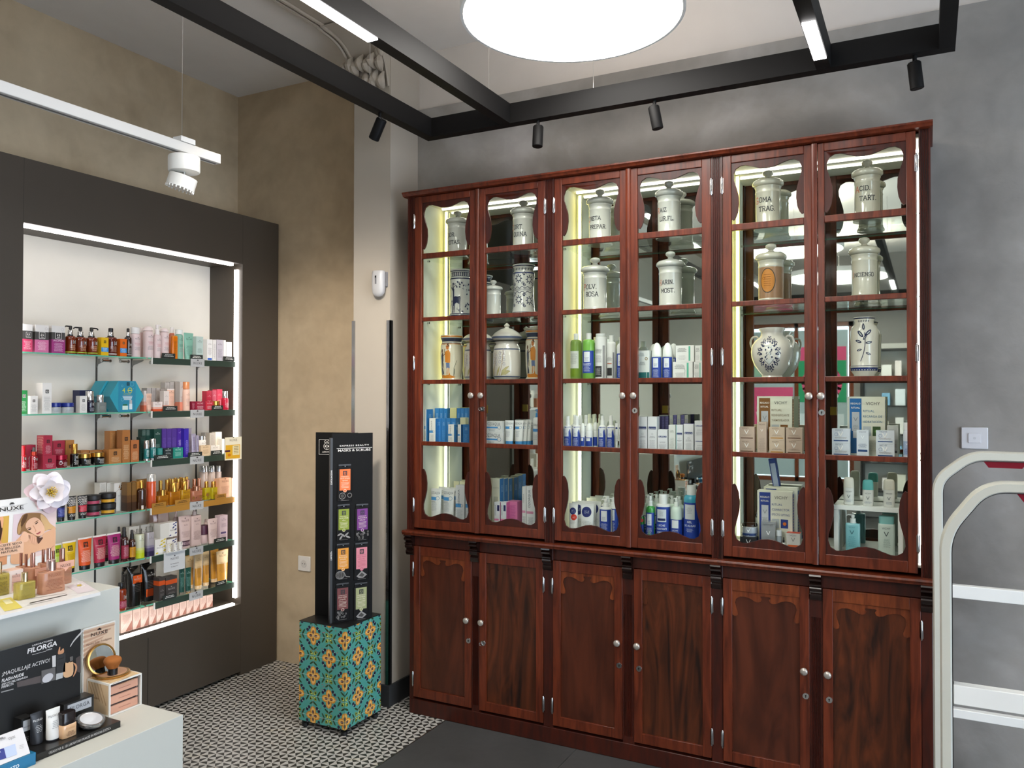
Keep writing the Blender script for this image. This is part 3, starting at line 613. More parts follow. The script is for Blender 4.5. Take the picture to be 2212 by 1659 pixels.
# ---------------------------------------------------------------- niche, top shelf
NT = '#33302f'; LT = '#f3e9ee'
A = lambda bg, s=.42, u=0, v=.62: ('bee', u, v, s)
def apibox(c, vv=.55, lc='#f1dde2', s=.42): return [('bee', 0, vv, s), ('l', .1, vv-.2, 6, lc)]
N(0, 'box', 46, 69, 700, 'tall carton with white top, grey band and coral red base, top shelf', '#e2deda', [('bee', .1, .62, .42), ('l', .08, .4, 5, '#f6d5dc')], d=.05, bands=[(0, .46, '#d3406a'), (.46, .76, '#454341')])
N(0, 'box', 74.5, 104, 702, 'tall carton with white top, grey band and light pink base, top shelf', '#e2deda', [('bee', 0, .62, .4), ('l', .08, .4, 5, '#f6dbe8'), ('ring', .3, .87, .09, .012, '#b0a9a6')], d=.05, bands=[(0, .46, '#d26f9d'), (.46, .75, '#454341')])
N(0, 'box', 110, 139.5, 704, 'tall carton with white top, grey band and magenta base, top shelf', '#e2deda', [('bee', 0, .64, .4), ('t', 'WOMEN', .42, .14, '#f0d5e6'), ('l', .06, .38, 6, '#e3bcd8'), ('ring', .3, .87, .09, .012, '#b0a9a6')], d=.055, bands=[(0, .5, '#9c2f78'), (.5, .76, '#454341')])
for i, (a, b, t, lf) in enumerate(((147, 167.5, 703, 1), (168, 192, 706, 1), (192.5, 215.5, 707, 0))):
    N(0, 'btl', a, b, t, 'amber pump bottle with black head and lime base line', AMBER, [('bee', .16, .66, .3), ('l', .2, .5, 6, '#e0b08c', -.34, .3)], bands=[(.07, .13, '#a3b52a')], cap=('pump', BLK, .36, .5), collar=SILV, left=lf, sh=.12)
N(0, 'box', 217.5, 233.5, 729, 'yellow carton with a light blue band, top shelf', '#e2b300', [('bee', 0, .76, .3, '#3a2a08', '#d9b83a', False), ('r', -.5, .2, .5, .44, '#2f8fd0'), ('l', .22, .42, 2, '#dceaf4')], d=.03)
N(0, 'btl', 234.5, 257.5, 708, 'reddish amber spray bottle between two small cartons, top shelf', C('#5a1a0c', .12, coat=.6), [('bee', .16, .66, .3), ('l', .2, .5, 6, '#c9a08c', -.34, .3)], bands=[(.07, .12, '#c9c4be')], cap=('spray', BLK, .32, .5), collar=SILV, sh=.1)
N(0, 'box', 258.5, 273, 732, 'orange carton with a light blue band, top shelf', '#e2690f', [('bee', 0, .76, .3, '#3a2010', '#e0a070', False), ('r', -.5, .2, .5, .46, '#2f8fd0'), ('l', .22, .44, 2, '#dceaf4')], d=.03)
N(0, 'btl', 273.5, 287, 709, 'slim dark brown spray bottle, top shelf', DAMB, [('bee', .12, .6, .4), ('l', .14, .44, 6, '#a9a6a2', -.3, .3)], cap=('spray', BLK, .3, .5), collar=SILV, sh=.14, bands=[(.07, .11, '#c9c4be')])
PK = '#e3ccca'; NX = ('nx', .72, '#4a3f42')
def nxl(lc='#c5757a'): return [('nx', .74, '#4a4043'), ('l', .48, .6, 2, lc), ('l', .28, .44, 3, '#8a7f80')]
N(0, 'btl', 288, 306.5, 707, 'pale pink bottle with wide white cap, first of the pink bottles', PK, nxl(), cap=('wide', '#ebe7e4', .2))
N(0, 'rect', 303, 316, 708, 'pale pink bottle with coral lettering, standing behind', '#e6c8c4', [('l', .15, .6, 9, '#c8544c', -.3, .3)], cap=('wide', '#e9dfdc', .16), xf=-3.49, d=.03)
N(0, 'btl', 316.5, 335.5, 704, 'tallest pale pink bottle with domed cap, top shelf', PK, nxl(), cap=('dome', '#ead9d6', .14))
N(0, 'btl', 336.5, 351, 701, 'pale pink pump bottle, top shelf', PK, nxl(), cap=('pump', '#eee6e3', .3, .6))
N(0, 'btl', 351.5, 368.5, 708, 'pale pink bottle right of the pump bottle, top shelf', PK, nxl(), cap=('dome', '#ead9d6', .12))
N(0, 'btl', 369, 379, 707, 'coral bottle with white pump cap, standing behind the orange one', C('#d67a5e', .2), [], cap=('plain', '#efe9e6', .18, .7), xf=-3.5)
N(0, 'rect', 372, 384, 725, 'clear orange bottle, top shelf', C('#d8740f', .12, coat=.5), [('l', .1, .8, 12, '#7a3a08', -.3, .3)], cap=('wide', '#e08a2a', .04), d=.02)
N(0, 'btl', 384, 398.5, 712, 'mint green bottle with white cap, top shelf', '#7fb09c', nxl('#33564a'), cap=('wide', '#e6ebe8', .15))
N(0, 'tube', 399.5, 421, 719, 'wide mint green tube, top shelf', '#7fb3a0', [('nx', .72, '#33564a'), ('l', .1, .5, 5, '#44695c')], cap=('plain', '#8dbcab', .04), d=.03, foot=.7)
N(0, 'box', 423, 438, 727, 'pale mint carton, top shelf', '#b5c9c4', [('nx', .75, '#33504a'), ('l', .3, .5, 4, '#6a817b')], d=.03)
N(0, 'box', 439, 446, 735, 'narrow white carton standing behind, top shelf', '#e9e6e4', [('l', .2, .6, 6, '#a5a2a0')], xf=-3.47, d=.03)
N(0, 'box', 446.5, 458, 733, 'white carton with a blue square at its foot, top shelf', '#ebe9e8', [('nx', .75, '#66616a'), ('l', .25, .6, 5, '#a09ca0'), ('r', -.4, .02, .4, .12, '#2f62c4')], d=.03)
N(0, 'box', 459, 466, 734, 'slim white carton with grey print, top shelf', '#e6e3e2', [('l', .1, .8, 12, '#9b9799')], d=.03)
N(0, 'box', 467, 481.5, 734, 'lilac grey carton, top shelf', '#c5bfc9', [('nx', .75, '#5a5462'), ('l', .15, .55, 5, '#857f8b')], d=.03, topc='#9087ad')
N(0, 'box', 482.5, 487, 735, 'narrow bright white carton, top shelf', '#efedec', [], d=.03)
N(0, 'box', 488, 500, 739, 'bright white carton next to the light strip, top shelf', '#f0efee', [('nx', .7, '#c9c6c4')], d=.03)
# second shelf
N(1, 'box', 40, 59.3, 843, 'green carton at the left end of the second shelf', '#1f7a3c', [('bee', .12, .76, .3), ('l', .12, .55, 7, '#c9dccb', -.3, .35)], d=.03, xf=-3.44)
N(1, 'box', 64.5, 81.5, 855, 'small white carton with black emblem, second shelf', '#e3e0db', [('bee', 0, .72, .32, '#161616', '#e3e0db', False), ('l', .12, .52, 5, '#a9a6a2')], d=.035)
N(1, 'box', 91, 111.5, 827, 'tall white carton with black emblem, second shelf', '#e6e3de', [('bee', 0, .72, .36, '#161616', '#e6e3de', False), ('l', .1, .55, 6, '#a9a6a2')], d=.05)
for a, b in ((112.5, 138.5), (139.5, 166)): N(1, 'jar', a, b, 870, 'glass jar with deep blue lid, second shelf', C('#b9bcbc', .15), [('l', .25, .8, 3, '#7d8390')], cap=('plain', C('#1d2f86', .25), .38))
N(1, 'box', 171, 199, 843, 'navy blue carton at the back, second shelf', '#1e2550', [('ln', [(0, .8), (.3, .9), (.45, .88)], .03, '#cfd3df')], xf=-3.5, d=.05)
N(1, 'box', 172.5, 188, 855, 'small white carton before the navy one', '#e3e0db', [('bee', 0, .72, .34, '#161616', '#e3e0db', False), ('l', .12, .5, 5, '#a9a6a2')], d=.03)
N(1, 'btl', 190.5, 208, 845, 'dark navy bottle with tall silver cap', C('#15122e', .15, coat=.5), [('bee', .12, .68, .36), ('l', .1, .4, 4, '#c5c5cc')], cap=('plain', SILV, .42, .9), sh=.06)
N(1, 'rect', 210.5, 232, 853, 'clear glass bottle with silver cap, second shelf', liquid('#b9b9b4'), [('l', .3, .6, 3, '#8d8d88')], cap=('plain', SILV, .42, .62), sh=.08, d=.035)
def hexbox(yc, w, h, xf, dep, front, desc):
    z = SZ[1]+.0006; mb = MB(); T = C('#2f9bb0', .4); q = w/4
    P = [(-q, 0), (q, 0), (2*q, h/2), (q, h), (-q, h), (-2*q, h/2)]; mb.prism(P, -dep/2, dep/2, 1, T)
    if front:
        S = lambda u, v, k=0: Vector((u, -dep/2-.0005-.0003*k, v)); T2 = C('#2a89a8', .4); mb.dpoly(S, [(-q*1.02, 0), (q, 0), (q, h), (-q*1.02, h)], T2, 0)
        bee(mb, S, q*.1, h*.9, h*.1, '#101418', '#2a89a8', False); Y = C('#d9d94a', .5); mb.dtext(S, '4', -q*.42, h*.62, h*.15, Y, k=2)
        mb.dline(S, [(q*.32+.075*h*math.cos(t*math.pi/3)*1.1, h*.695+.09*h*math.sin(t*math.pi/3)) for t in range(7)], h*.018, Y, 2); mb.drect(S, q*.1, h*.68, q*.55, h*.71, Y, 2)
        W_ = C('#e6f0f2', .5); mb.dtext(S, 'ANNIVERSARY', 0, h*.56, h*.03, Y, k=2, wmax=q*1.3)
        for i, v in enumerate((.5, .46, .42, .39)): mb.drect(S, -q*(.55-.06*i), h*v, q*(.62-.05*i), h*(v+.018), W_, 2)
        mb.drect(S, -q*.55, h*.07, q*.1, h*.2, C('#cfe6dc', .5), 2); mb.drect(S, -q*.5, h*.2, 0, h*.25, C('#1f6a4a', .5), 2); mb.drect(S, q*.25, h*.08, q*.6, h*.26, C('#d8e4e8', .5), 2); mb.drect(S, q*.27, h*.26, q*.58, h*.38, C('#b5b8ba', .3), 2)
        for a, b, s in ((.55, .9, .07), (-.6, .84, .03), (.7, .75, .02), (-.55, .4, .05)): mb.dring(S, q*a, h*b, h*s, h*.008, C('#7fc4d2', .5), 2, 12)
    o = mb.build('gift_box', sm=0); o.location = (xf-dep/2, yc, z); o.rotation_euler = (0, 0, math.pi/2); reg(o, desc, 'box', o.location+Vector((0, 0, h/2)))
hy0, hy1 = on(237, 858, 0, -3.43).y, on(310.5, 858, 0, -3.43).y; hh = on(270, 823, 0, -3.43).z-SZ[1]
hexbox((hy0+hy1)/2, hy1-hy0, hh, -3.43, .07, True, 'front hexagonal turquoise gift box with yellow 40 print'); hexbox((hy0+hy1)/2-.01, hy1-hy0, hh, -3.505, .08, False, 'rear plain turquoise hexagonal gift box behind the printed one')
GRD = lambda base, f=.5: [(0, f*.5, base), (f*.5, f*.8, '#dba393')]
N(1, 'box', 311, 316, 844, 'pale box half hidden by the hexagonal gift box', '#d9cfca', [('l', .4, .8, 6, '#9a8f8b')], d=.03, bands=GRD('#c9674c', .6))
N(1, 'box', 317, 326, 838, 'grey backed carton behind the peach tube, second shelf', '#b7b0ab', [], xf=-3.5, d=.04)
N(1, 'tube', 317, 331, 850, 'small peach tube, left one on the second shelf', '#e0b6a0', [('nx', .75, '#7a5a50'), ('l', .3, .6, 4, '#b0847a')], cap=('plain', C('#c9a08c', .3), .1), d=.025, crimp='#e8c4b0')
for a, b, t in ((327, 336, 838), (337, 345, 838), (346, 357, 840)): N(1, 'box', a, b, t, 'grey and coral carton, back row of second shelf', '#b1aaa6', [('l', .5, .9, 5, '#8c8580')], xf=-3.5, d=.03, bands=[(0, .3, '#c9583a')])
N(1, 'box', 330.5, 351, 868, 'low white carton with coral foot, second shelf', '#e2d5d0', [('nx', .65, '#8a7a76')], d=.03, bands=[(0, .24, '#d0512c'), (.24, .45, '#dfa795')])
N(1, 'box', 353.5, 365, 845, 'pink and white carton left of the large peach tube', '#d8cdc8', [('nx', .72, '#8a7a76'), ('l', .3, .5, 3, '#a8827a')], d=.03, bands=[(0, .3, '#dc9c8a')])
N(1, 'tube', 365, 381, 840, 'large peach tube in front of tall cartons, second shelf', '#e0b39c', [('nx', .78, '#7a5a50'), ('l', .2, .65, 6, '#b0847a')], cap=('plain', CLEAR, .1), d=.03, foot=.85, crimp='#dcd0ca')
for a, b, t in ((356, 366, 826), (367, 376, 825), (377, 387, 824)): N(1, 'box', a, b, t, 'tall grey carton in the rear row, second shelf', '#b5aea9', [('l', .7, .9, 4, '#8c8580')], xf=-3.5, d=.035, bands=[(0, .25, '#d8765a')])
N(1, 'box', 388, 400, 825, 'tall grey carton with coral foot beside the peach bottle', '#bdb5b0', [('nx', .8, '#857a76'), ('l', .3, .5, 3, '#9a7a70')], d=.035, bands=[(0, .3, '#d9856c')], xf=-3.45)
N(1, 'btl', 400.5, 413.5, 825, 'tall peach bottle with orange cap, second shelf', '#e2bba8', [('nx', .7, '#8a6a60'), ('l', .2, .55, 5, '#b08c80')], cap=('wide', C('#d88a58', .25), .24))
N(1, 'box', 414, 421, 867, 'narrow dark red carton, second shelf', '#7d1230', [('l', .2, .8, 4, '#c98a9a')], d=.04)
for a, b, c_ in ((421.5, 443, '#8c1434'), (443.5, 461, '#b8283c')): N(1, 'box', a, b, 867, ('deep crimson' if c_ == '#8c1434' else 'bright red')+' low carton with white lettering, second shelf', c_, [('nx', .68, '#e6b9bf'), ('l', .15, .5, 3, '#e0b5bc')], d=.035)
N(1, 'jar', 463, 479.5, 866, 'small red jar with gold lid, second shelf', '#a51c38', [], cap=('plain', GOLDM, .5), xf=-3.44)
zc = SZ[1]+.12
for a, b, t, c_ in ((446, 457, 845, '#b52840'), (458, 467.5, 843, '#b03850'), (468.5, 480, 841, '#d0304e')): N(1, 'box', a, b, t, 'upright red carton in the rear row, second shelf', c_, [('nx', .7, '#e6b9bf'), ('l', .2, .5, 3, '#e0b5bc')], xf=-3.5, d=.035)
N(1, 'btl', 485, 497, 845, 'slim red bottle with silver cap at the light strip, second shelf', C('#c01f3c', .2), [('l', .2, .6, 4, '#e8b9c2')], cap=('plain', SILV, .36, .8))
# third shelf
RC = '#a5273f'
N(2, 'btl', 47, 61.5, 963, 'glossy red pump bottle at the left end of the third shelf', C('#a8141e', .12, coat=.6), [('bee', .1, .8, .42), ('l', .2, .6, 4, '#e9d9d6')], cap=('plain', C('#b5141f', .15), .38, .7), sh=.05)
N(2, 'box', 57, 78, 961, 'crimson carton behind the dropper bottle, third shelf', RC, [('bee', .15, .72, .32, '#141414', RC, False), ('l', .1, .5, 5, '#dba9b2')], xf=-3.5, d=.04)
N(2, 'btl', 70.5, 86, 966, 'crimson dropper bottle, third shelf', C('#8c1422', .15, coat=.5), [('ring', -.2, .8, .14, .03, '#e9e3e0'), ('bee', .2, .74, .3), ('l', .1, .5, 5, '#dba9b2')], cap=('drop', C('#4a4644', .5), .36, .7), collar=C('#b53a28', .3, .5), sh=.1)
N(2, 'box', 94, 122.5, 984, 'lower crimson carton under the stack, third shelf', RC, [('bee', 0, .62, .26, '#141414', RC, False), ('l', .1, .4, 3, '#dba9b2')], d=.05); zt_ = TOPZ['n']
N(2, 'box', 95, 114, 940.5, 'upper tall crimson carton on the stack, third shelf', RC, [('bee', 0, .7, .34, '#141414', RC, False), ('l', .1, .5, 6, '#dba9b2')], d=.05, z0=zt_, lflank=[('l', .1, .95, 8, '#e5b7ab', -.45, .45)])
N(2, 'jar', 123.5, 154, 983, 'large crimson jar with red lid, third shelf', C('#6d101e', .15, coat=.5), [('ring', -.2, .6, .1, .02, '#e9e3e0'), ('l', .15, .7, 4, '#e2c9c6', -.05, .4)], cap=('plain', C('#a01230', .2, .4), .36))
N(2, 'box', 115, 141, 952, 'wide crimson carton in the rear stack, third shelf', RC, [('bee', 0, .82, .26, '#141414', RC, False), ('l', .5, .68, 3, '#dba9b2')], xf=-3.5, d=.04)
N(2, 'box', 142, 161, 951, 'tan carton beside the rear crimson carton', '#b07840', [('bee', .1, .75, .34, '#141414', '#b07840', False)], xf=-3.5, d=.04)
N(2, 'btl', 158.5, 175, 959, 'black serum bottle with tall gold cap, third shelf', C('#12100f', .15, coat=.5), [('bee', 0, .72, .36), ('l', .15, .5, 5, '#d6d2cc')], cap=('plain', GOLDM, .42, .72), sh=.05)
for a, b, t in ((177, 204.5, 980), (206, 234, 977.5)): N(2, 'jar', a, b, t, 'black jar with gold lid, third shelf', C('#12100f', .15, coat=.5), [('l', .15, .8, 5, '#dcd8d2', -.2, .35)], cap=('plain', GOLDM, .36))
TN = '#b0763f'
for a, b in ((175.5, 193), (194, 222), (223, 235)): N(2, 'box', a, b, 972.5, 'low tan carton in the rear row, third shelf', TN, [('l', .7, .9, 2, '#dcb78d')], xf=-3.51, d=.04)
N(2, 'box', 235.5, 263.5, 970, 'wide tan carton with black emblem, third shelf', TN, [('bee', 0, .7, .25, '#141414', TN, False), ('l', .12, .45, 4, '#e5c49c')], d=.04)
for a, b in ((237.5, 250.5), (251.5, 263.5)): N(2, 'box', a, b, 931, 'tall plain tan carton in the rear row, third shelf', TN, [('l', .3, .95, 8, '#c99a66')], xf=-3.5, d=.04)
N(2, 'box', 264.5, 281.5, 929, 'tallest tan carton with black emblem, third shelf', '#a86c36', [('bee', 0, .73, .4, '#141414', '#a86c36', False), ('l', .1, .55, 6, '#e5c49c')], d=.04)
N(2, 'box', 283, 301, 951, 'reddish tan carton right of the tallest one', '#b06a3a', [('bee', 0, .72, .4, '#141414', '#b06a3a', False), ('l', .1, .48, 6, '#e5c49c')], d=.04)
DG = '#143f37'
for a, b in ((307, 315.5), (316, 324), (325, 332.5)): N(2, 'box', a, b, 927.5, 'dark green carton with grey end in the rear row', DG, [('r', -.4, .8, .4, .97, '#5a6e68'), ('l', .8, .95, 3, '#24453e')], xf=-3.5, d=.03)
N(2, 'box', 333, 349, 927, 'tall dark green carton with white lettering, third shelf', DG, [('nx', .82, '#d5dfda'), ('l', .2, .5, 5, '#8aa8a0')], xf=-3.475, d=.03)
N(2, 'box', 304, 315.5, 944, 'dark green carton at the rear beside the tan carton', '#0f332c', [('l', .3, .9, 5, '#3f6a60')], xf=-3.46, d=.03)
for a, b, t in ((315.5, 325.5, 951.5), (329, 340.5, 947.5)): N(2, 'btl', a, b, t, 'teal serum bottle with silver cap and foot', C('#1f6f70', .15, coat=.5), [('l', .3, .9, 6, '#cfe2e0', -.3, .3)], cap=('plain', SILV, .4, .95), sh=.03, bands=[(0, .16, SILV)])
N(2, 'box', 341.5, 352, 968, 'small teal carton between teal bottle and black carton', '#1f7a74', [('l', .1, .9, 6, '#7fb5ae')], d=.03)
PU = '#47258c'
for a, b in ((350.5, 360.5), (361, 371), (371.5, 382)): N(2, 'box', a, b, 926, 'purple carton with pale print, third shelf', '#4b3085', [('l', .35, .7, 6, '#6f58a8', -.4, .4)], xf=-3.47, d=.04)
N(2, 'box', 383, 397, 925, 'bright purple carton with white lettering', PU, [('nx', .83, '#b9a6e2'), ('l', .4, .6, 4, '#cfc2ec'), ('l', .1, .35, 4, '#8a70cc')], xf=-3.465, d=.04)
N(2, 'box', 398, 408, 926, 'violet blue carton at the end of the purple row', '#33229c', [('l', .1, .6, 8, '#a497e0', -.2, .4)], xf=-3.44, d=.03)
N(2, 'box', 407.5, 414, 925, 'slim grey lilac carton behind the violet blue one', '#8f8699', [('l', .2, .8, 8, '#6a6276')], xf=-3.48, d=.03)
N(2, 'box', 353.5, 374, 968.5, 'low black carton with white lettering, third shelf', '#14262a', [('nx', .74, '#c9cfd0'), ('l', .2, .6, 4, '#b3bcbc')], d=.035)
N(2, 'box', 374.5, 396, 967, 'low teal green carton with white lettering, third shelf', '#1c7f72', [('nx', .74, '#bfe0d8'), ('l', .2, .6, 4, '#9fcfc5')], d=.035)
for a, b, t in ((416, 425.5, 937), (426, 432, 940)): N(2, 'tube', a, b, t, 'thin clear lilac tube, third shelf', C('#9a93a8', .25), [('l', .2, .85, 7, '#4a3a74', -.25, .3)], cap=('plain', '#c9c6cf', .12), d=.015, foot=.9)
N(2, 'btl', 433.5, 450, 942, 'white bottle with silver cap in the rear, third shelf', '#e6e1da', [('nx', .75, '#6a6460')], cap=('plain', SILV, .2, .95), xf=-3.48, sh=.03)
N(2, 'box', 443, 452, 934.5, 'grey carton in the rear right of third shelf', '#8f8b86', [('l', .5, .9, 5, '#77736e')], xf=-3.53, d=.03)
N(2, 'box', 453, 465, 935, 'taupe carton in the rear right of third shelf', '#a89f94', [('l', .3, .9, 9, '#8a8278')], xf=-3.5, d=.03)
N(2, 'box', 465.5, 479.5, 933, 'tall cream carton near the light strip, third shelf', '#e9e2d4', [('l', .3, .8, 6, '#c5bca8')], xf=-3.5, d=.03)
N(2, 'box', 480, 485, 948, 'slim white carton near the light strip, third shelf', '#efece4', [], xf=-3.47, d=.03)
N(2, 'box', 434.5, 455, 962, 'peach cream carton with lettering, third shelf', '#dfc39f', [('nx', .75, '#8a6a4a'), ('l', .2, .6, 4, '#a58560')], d=.035)
N(2, 'box', 456, 475, 962, 'off white low carton, third shelf', '#e9e1d8', [('nx', .7, '#a5988a')], d=.035)
cy0, cy1 = on(486, 960, 0, -3.374).y, on(522, 960, 0, -3.374).y; cz1, cz0 = on(505, 944, 0, -3.374).z, on(505, 993, 0, -3.374).z
mb = MB(); mb.box(-3.3755, cy0, cz0, -3.3742, cy1, cz1, C('#e6dfc8', .6)); S = frame((-3.3742, (cy0+cy1)/2, cz0), (0, 1, 0), (0, 0, 1)); ch_ = cz1-cz0; cw = cy1-cy0
mb.drect(S, -cw*.46, .06*ch_, cw*.4, .66*ch_, C('#dba829', .5), 0); mb.drect(S, -cw*.05, .2*ch_, cw*.36, .62*ch_, C('#e3d7a8', .5), 1); logo(mb, S, 0, .82*ch_, .012, C('#5a4a30', .5), 1)
for i in range(5): mb.drect(S, -.0+.002, (.56-.07*i)*ch_, cw*.3, (.58-.07*i)*ch_, C('#7a6230', .5), 2)
mb.dell(S, -cw*.25, .22*ch_, .012, .008, C('#c9780f', .5), 2, n=10); mb.drect(S, -cw*.62*.8, .36*ch_, -cw*.2, .44*ch_, C('#4a1230', .5), 2)
tag(mb.build('shelf_card', sm=0), 'cream and orange promotional card at the right end of the third shelf', 'card')
# fourth shelf
def stripe(n, c='#d8d5cf', v0=.5, v1=1.0, u=.45): return [('ln', [(-u, v0+(v1-v0)*(i+.5)/n), (u, v0+(v1-v0)*(i+.5)/n+.0)], .035, c) for i in range(n)]
def hatch(v0, v1, n=6, r_=4, c='#d8d5cf'): return [('ln', [(-.42+.84*(i)/n, v0+(v1-v0)*(j+.1)/r_), (-.42+.84*(i+.75)/n, v0+(v1-v0)*(j+.8)/r_)], .045, c) for i in range(n) for j in range(r_)]
N(3, 'tube', 127, 147.5, 1075, 'hand cream tube with striped top and deep blue label, fourth shelf', '#1b1c2e', stripe(6, v0=.55, v1=.98)+[('r', -.46, .06, .46, .5, '#23307f'), ('l', .12, .42, 5, '#8d97cf'), ('bee', .05, .68, .3)], cap=('plain', BLK, .14), d=.03, crimp='#141414')
N(3, 'tube', 149, 171.5, 1072, 'hand cream tube with hatched top and amber label, fourth shelf', '#1c1a19', hatch(.52, .97)+hatch(0, .14, 6, 1)+[('r', -.46, .17, .46, .5, '#cf8a1a'), ('l', .2, .44, 4, '#a86a10'), ('bee', .1, .7, .3)], cap=('plain', BLK, .14), d=.03, crimp='#141414')
N(3, 'tube', 172.5, 195.5, 1070, 'hand cream tube with hatched top and red label, fourth shelf', '#1c1a19', hatch(.52, .97)+hatch(0, .14, 6, 1)+[('r', -.46, .17, .46, .5, '#c0263c'), ('l', .2, .44, 4, '#e08a94'), ('bee', .1, .7, .3)], cap=('plain', BLK, .14), d=.03, crimp='#141414')
for a, t1, t0, c_, nm in ((196.5, 1091, 1070, '#a83c58', 'raspberry'), (229, 1087, 1065, '#cf9a22', 'mustard')):
    for lv in (0, 1): N(3, 'jar', a, a+31.5, t1 if not lv else t0, ('upper' if lv else 'lower')+' black tub with %s band, fourth shelf' % nm, '#1c1a19', [('bee', .26, .5, .26)], cap=('plain', '#232120', .45), z0=None if not lv else TOPZ['n']); ob = ALL[-1][0]; zb = ob.location.z; bd = kids(ob)[0]; w_ = (on(a+31.5, 900, 0, -3.425).y-on(a, 900, 0, -3.425).y)*.485; q = MB(); q.lathe([(w_+.0001, .006), (w_+.0001, .02)], col(c_), 32, caps=False); S_ = surf([(0, w_+.0003, w_+.0003), (.05, w_+.0003, w_+.0003)]); bee(q, S_, w_*.5, .013, .014); q.build('label_band', ob)
LV = [('pg', [(.0, .75), (.2, .86), (.42, .84), (.25, .74)], '#7a5a34'), ('pg', [(.1, .9), (.3, .97), (.2, .86)], '#7a5a34'), ('pg', [(-.1, .82), (.0, .95), (.08, .83)], '#8c6c44'), ('ln', [(-.3, .7), (0, .8), (.4, .9)], .02, '#7a5a34')]
N(3, 'box', 216.5, 231, 1042.5, 'left white text panelled carton behind the tubs', '#cfccc4', [('l', .4, .95, 9, '#a5a29a', -.4, .4)], xf=-3.52, d=.04)
N(3, 'box', 232, 246.5, 1042.5, 'right white text panelled carton behind the tubs', '#cfccc4', [('l', .4, .95, 9, '#a5a29a', -.4, .4)], xf=-3.52, d=.04)
N(3, 'box', 247.5, 271, 1043, 'white carton printed with brown leaves behind the tubs', '#dcd9d2', LV+[('nx', .52, '#6a6660', .1, .8)], xf=-3.49, d=.04, flank=[('pg', [(-.4, .1*i), (.1, .1*i+.08), (.4, .1*i+.02)], '#8c7448') for i in range(1, 9)])
BG = '#96682e'
for a, b in ((275.5, 285), (286, 295)): N(3, 'box', a, b, 1042, 'tall bronze carton fading to brown, fourth shelf', '#7d5a2c', [], d=.04, xf=-3.44, bands=[(0, .3, '#3f2613'), (.3, .55, '#5f3f1e')])
N(3, 'box', 296, 303.5, 1040, 'gold carton left of the brown perfume bottle', '#a8742e', [('nx', .82, '#6a4410'), ('l', .6, .75, 2, '#6a4410')], d=.04, xf=-3.45, bands=[(0, .3, '#5a2c14')])
N(3, 'box', 304, 325, 1035, 'gold cartons behind the brown perfume bottle', '#a07438', [], d=.03, xf=-3.52)
N(3, 'btl', 303.5, 323.5, 1038, 'brown perfume bottle with gold cap and neck', C('#3d2212', .1, coat=.7), [('r', -.3, .04, -.1, .2, '#cfc7bb')], cap=('plain', GOLDM, .26, .42), cone=1, sh=.12, bands=[(.0, .02, GOLDM)])
N(3, 'btl', 325.5, 343, 1024, 'tall coral orange bottle with clear silver cap', C('#c7512a', .12, coat=.6), [('l', .1, .3, 3, '#8a4a28')], cap=('wide', C('#d2d0cc', .12, .5), .21), sh=.03)
HO = liquid('#c98420', 'amber_oil', .7)
def oil(a, b, t, m, cp, desc, xf=-3.44, tc='#6a3c0c', f=.34, d=.03, sh=3, nx=1): return N(sh, 'rect', a, b, t, desc, m, [('nx', .75, tc)]*nx+[('l', .1, .6, 6, tc, -.38, .38)], cap=('plain', cp, f, .56), d=d, xf=xf, sh=.08)
oil(343.5, 367, 1058, HO, GOLDM, 'left gold capped square amber oil bottle in the front row'); oil(368.5, 392.5, 1043, HO, GOLDM, 'middle gold capped square amber oil bottle in the front row', f=.4); oil(393.5, 414, 1040, liquid('#d0a02a', 'gold_oil', .7), GOLDM, 'right golden oil bottle in the front row', f=.38)
s0 = oil(346, 358, 1038, HO, GOLDM, 'gold capped amber oil bottle in the second row, fourth shelf', xf=-3.49, f=.45, nx=0)
for pc in (362, 374, 386, 398): again(s0, pc, -3.505, 'gold capped amber oil bottle in the second row, fourth shelf', plane=0)
for pc in (368, 380, 392, 404): again(s0, pc, -3.545, 'gold capped amber oil bottle in the third row, fourth shelf', plane=0)
s1 = oil(405, 416, 1036, liquid('#cf8f72', 'rose_oil', .7), ROSEM, 'rose gold capped oil bottle in the second row, fourth shelf', xf=-3.49, f=.45, nx=0)
for pc in (421, 431): again(s1, pc, -3.505, 'rose gold capped oil bottle in the second row, fourth shelf', plane=0)
oil(417, 440, 1050, liquid('#cf8f72', 'rose_oil', .7), ROSEM, 'rose tinted oil bottle with a pink collar card', tc='#8a4a38', f=.3)
for a, b in ((445, 457), (459, 473.5)): oil(a, b, 1040, liquid('#cfc02a', 'yellow_oil', .7), GOLDM, 'small yellow oil bottle with gold cap, fourth shelf', f=.34, nx=0)
N(3, 'box', 474.5, 500, 1033, 'peach carton at the right end of the fourth shelf', '#d6a584', [('nx', .8, '#7a5238'), ('l', .2, .6, 6, '#a5775a')], d=.04)
for a, b in ((501, 508), (509, 516)): N(3, 'box', a, b, 1033, 'slim peach carton at the far right of the fourth shelf', '#cf9f82', [('l', .1, .9, 14, '#a5775a')], d=.04)
for a, b in ((439, 454), (456, 470), (472.5, 482)): N(3, 'btl', a, b, 1006, 'tall pale glass bottle with silver cap in the rear', C('#b9a79c', .15, coat=.4), [('nx', .4, '#7a6a60', 0, .8)], cap=('wide', SILV, .19), xf=-3.5, sh=.03)
q = MB(); Sx = frame((-3.405, 3.0, .97), (0, 1, 0), (0, 0, 1))
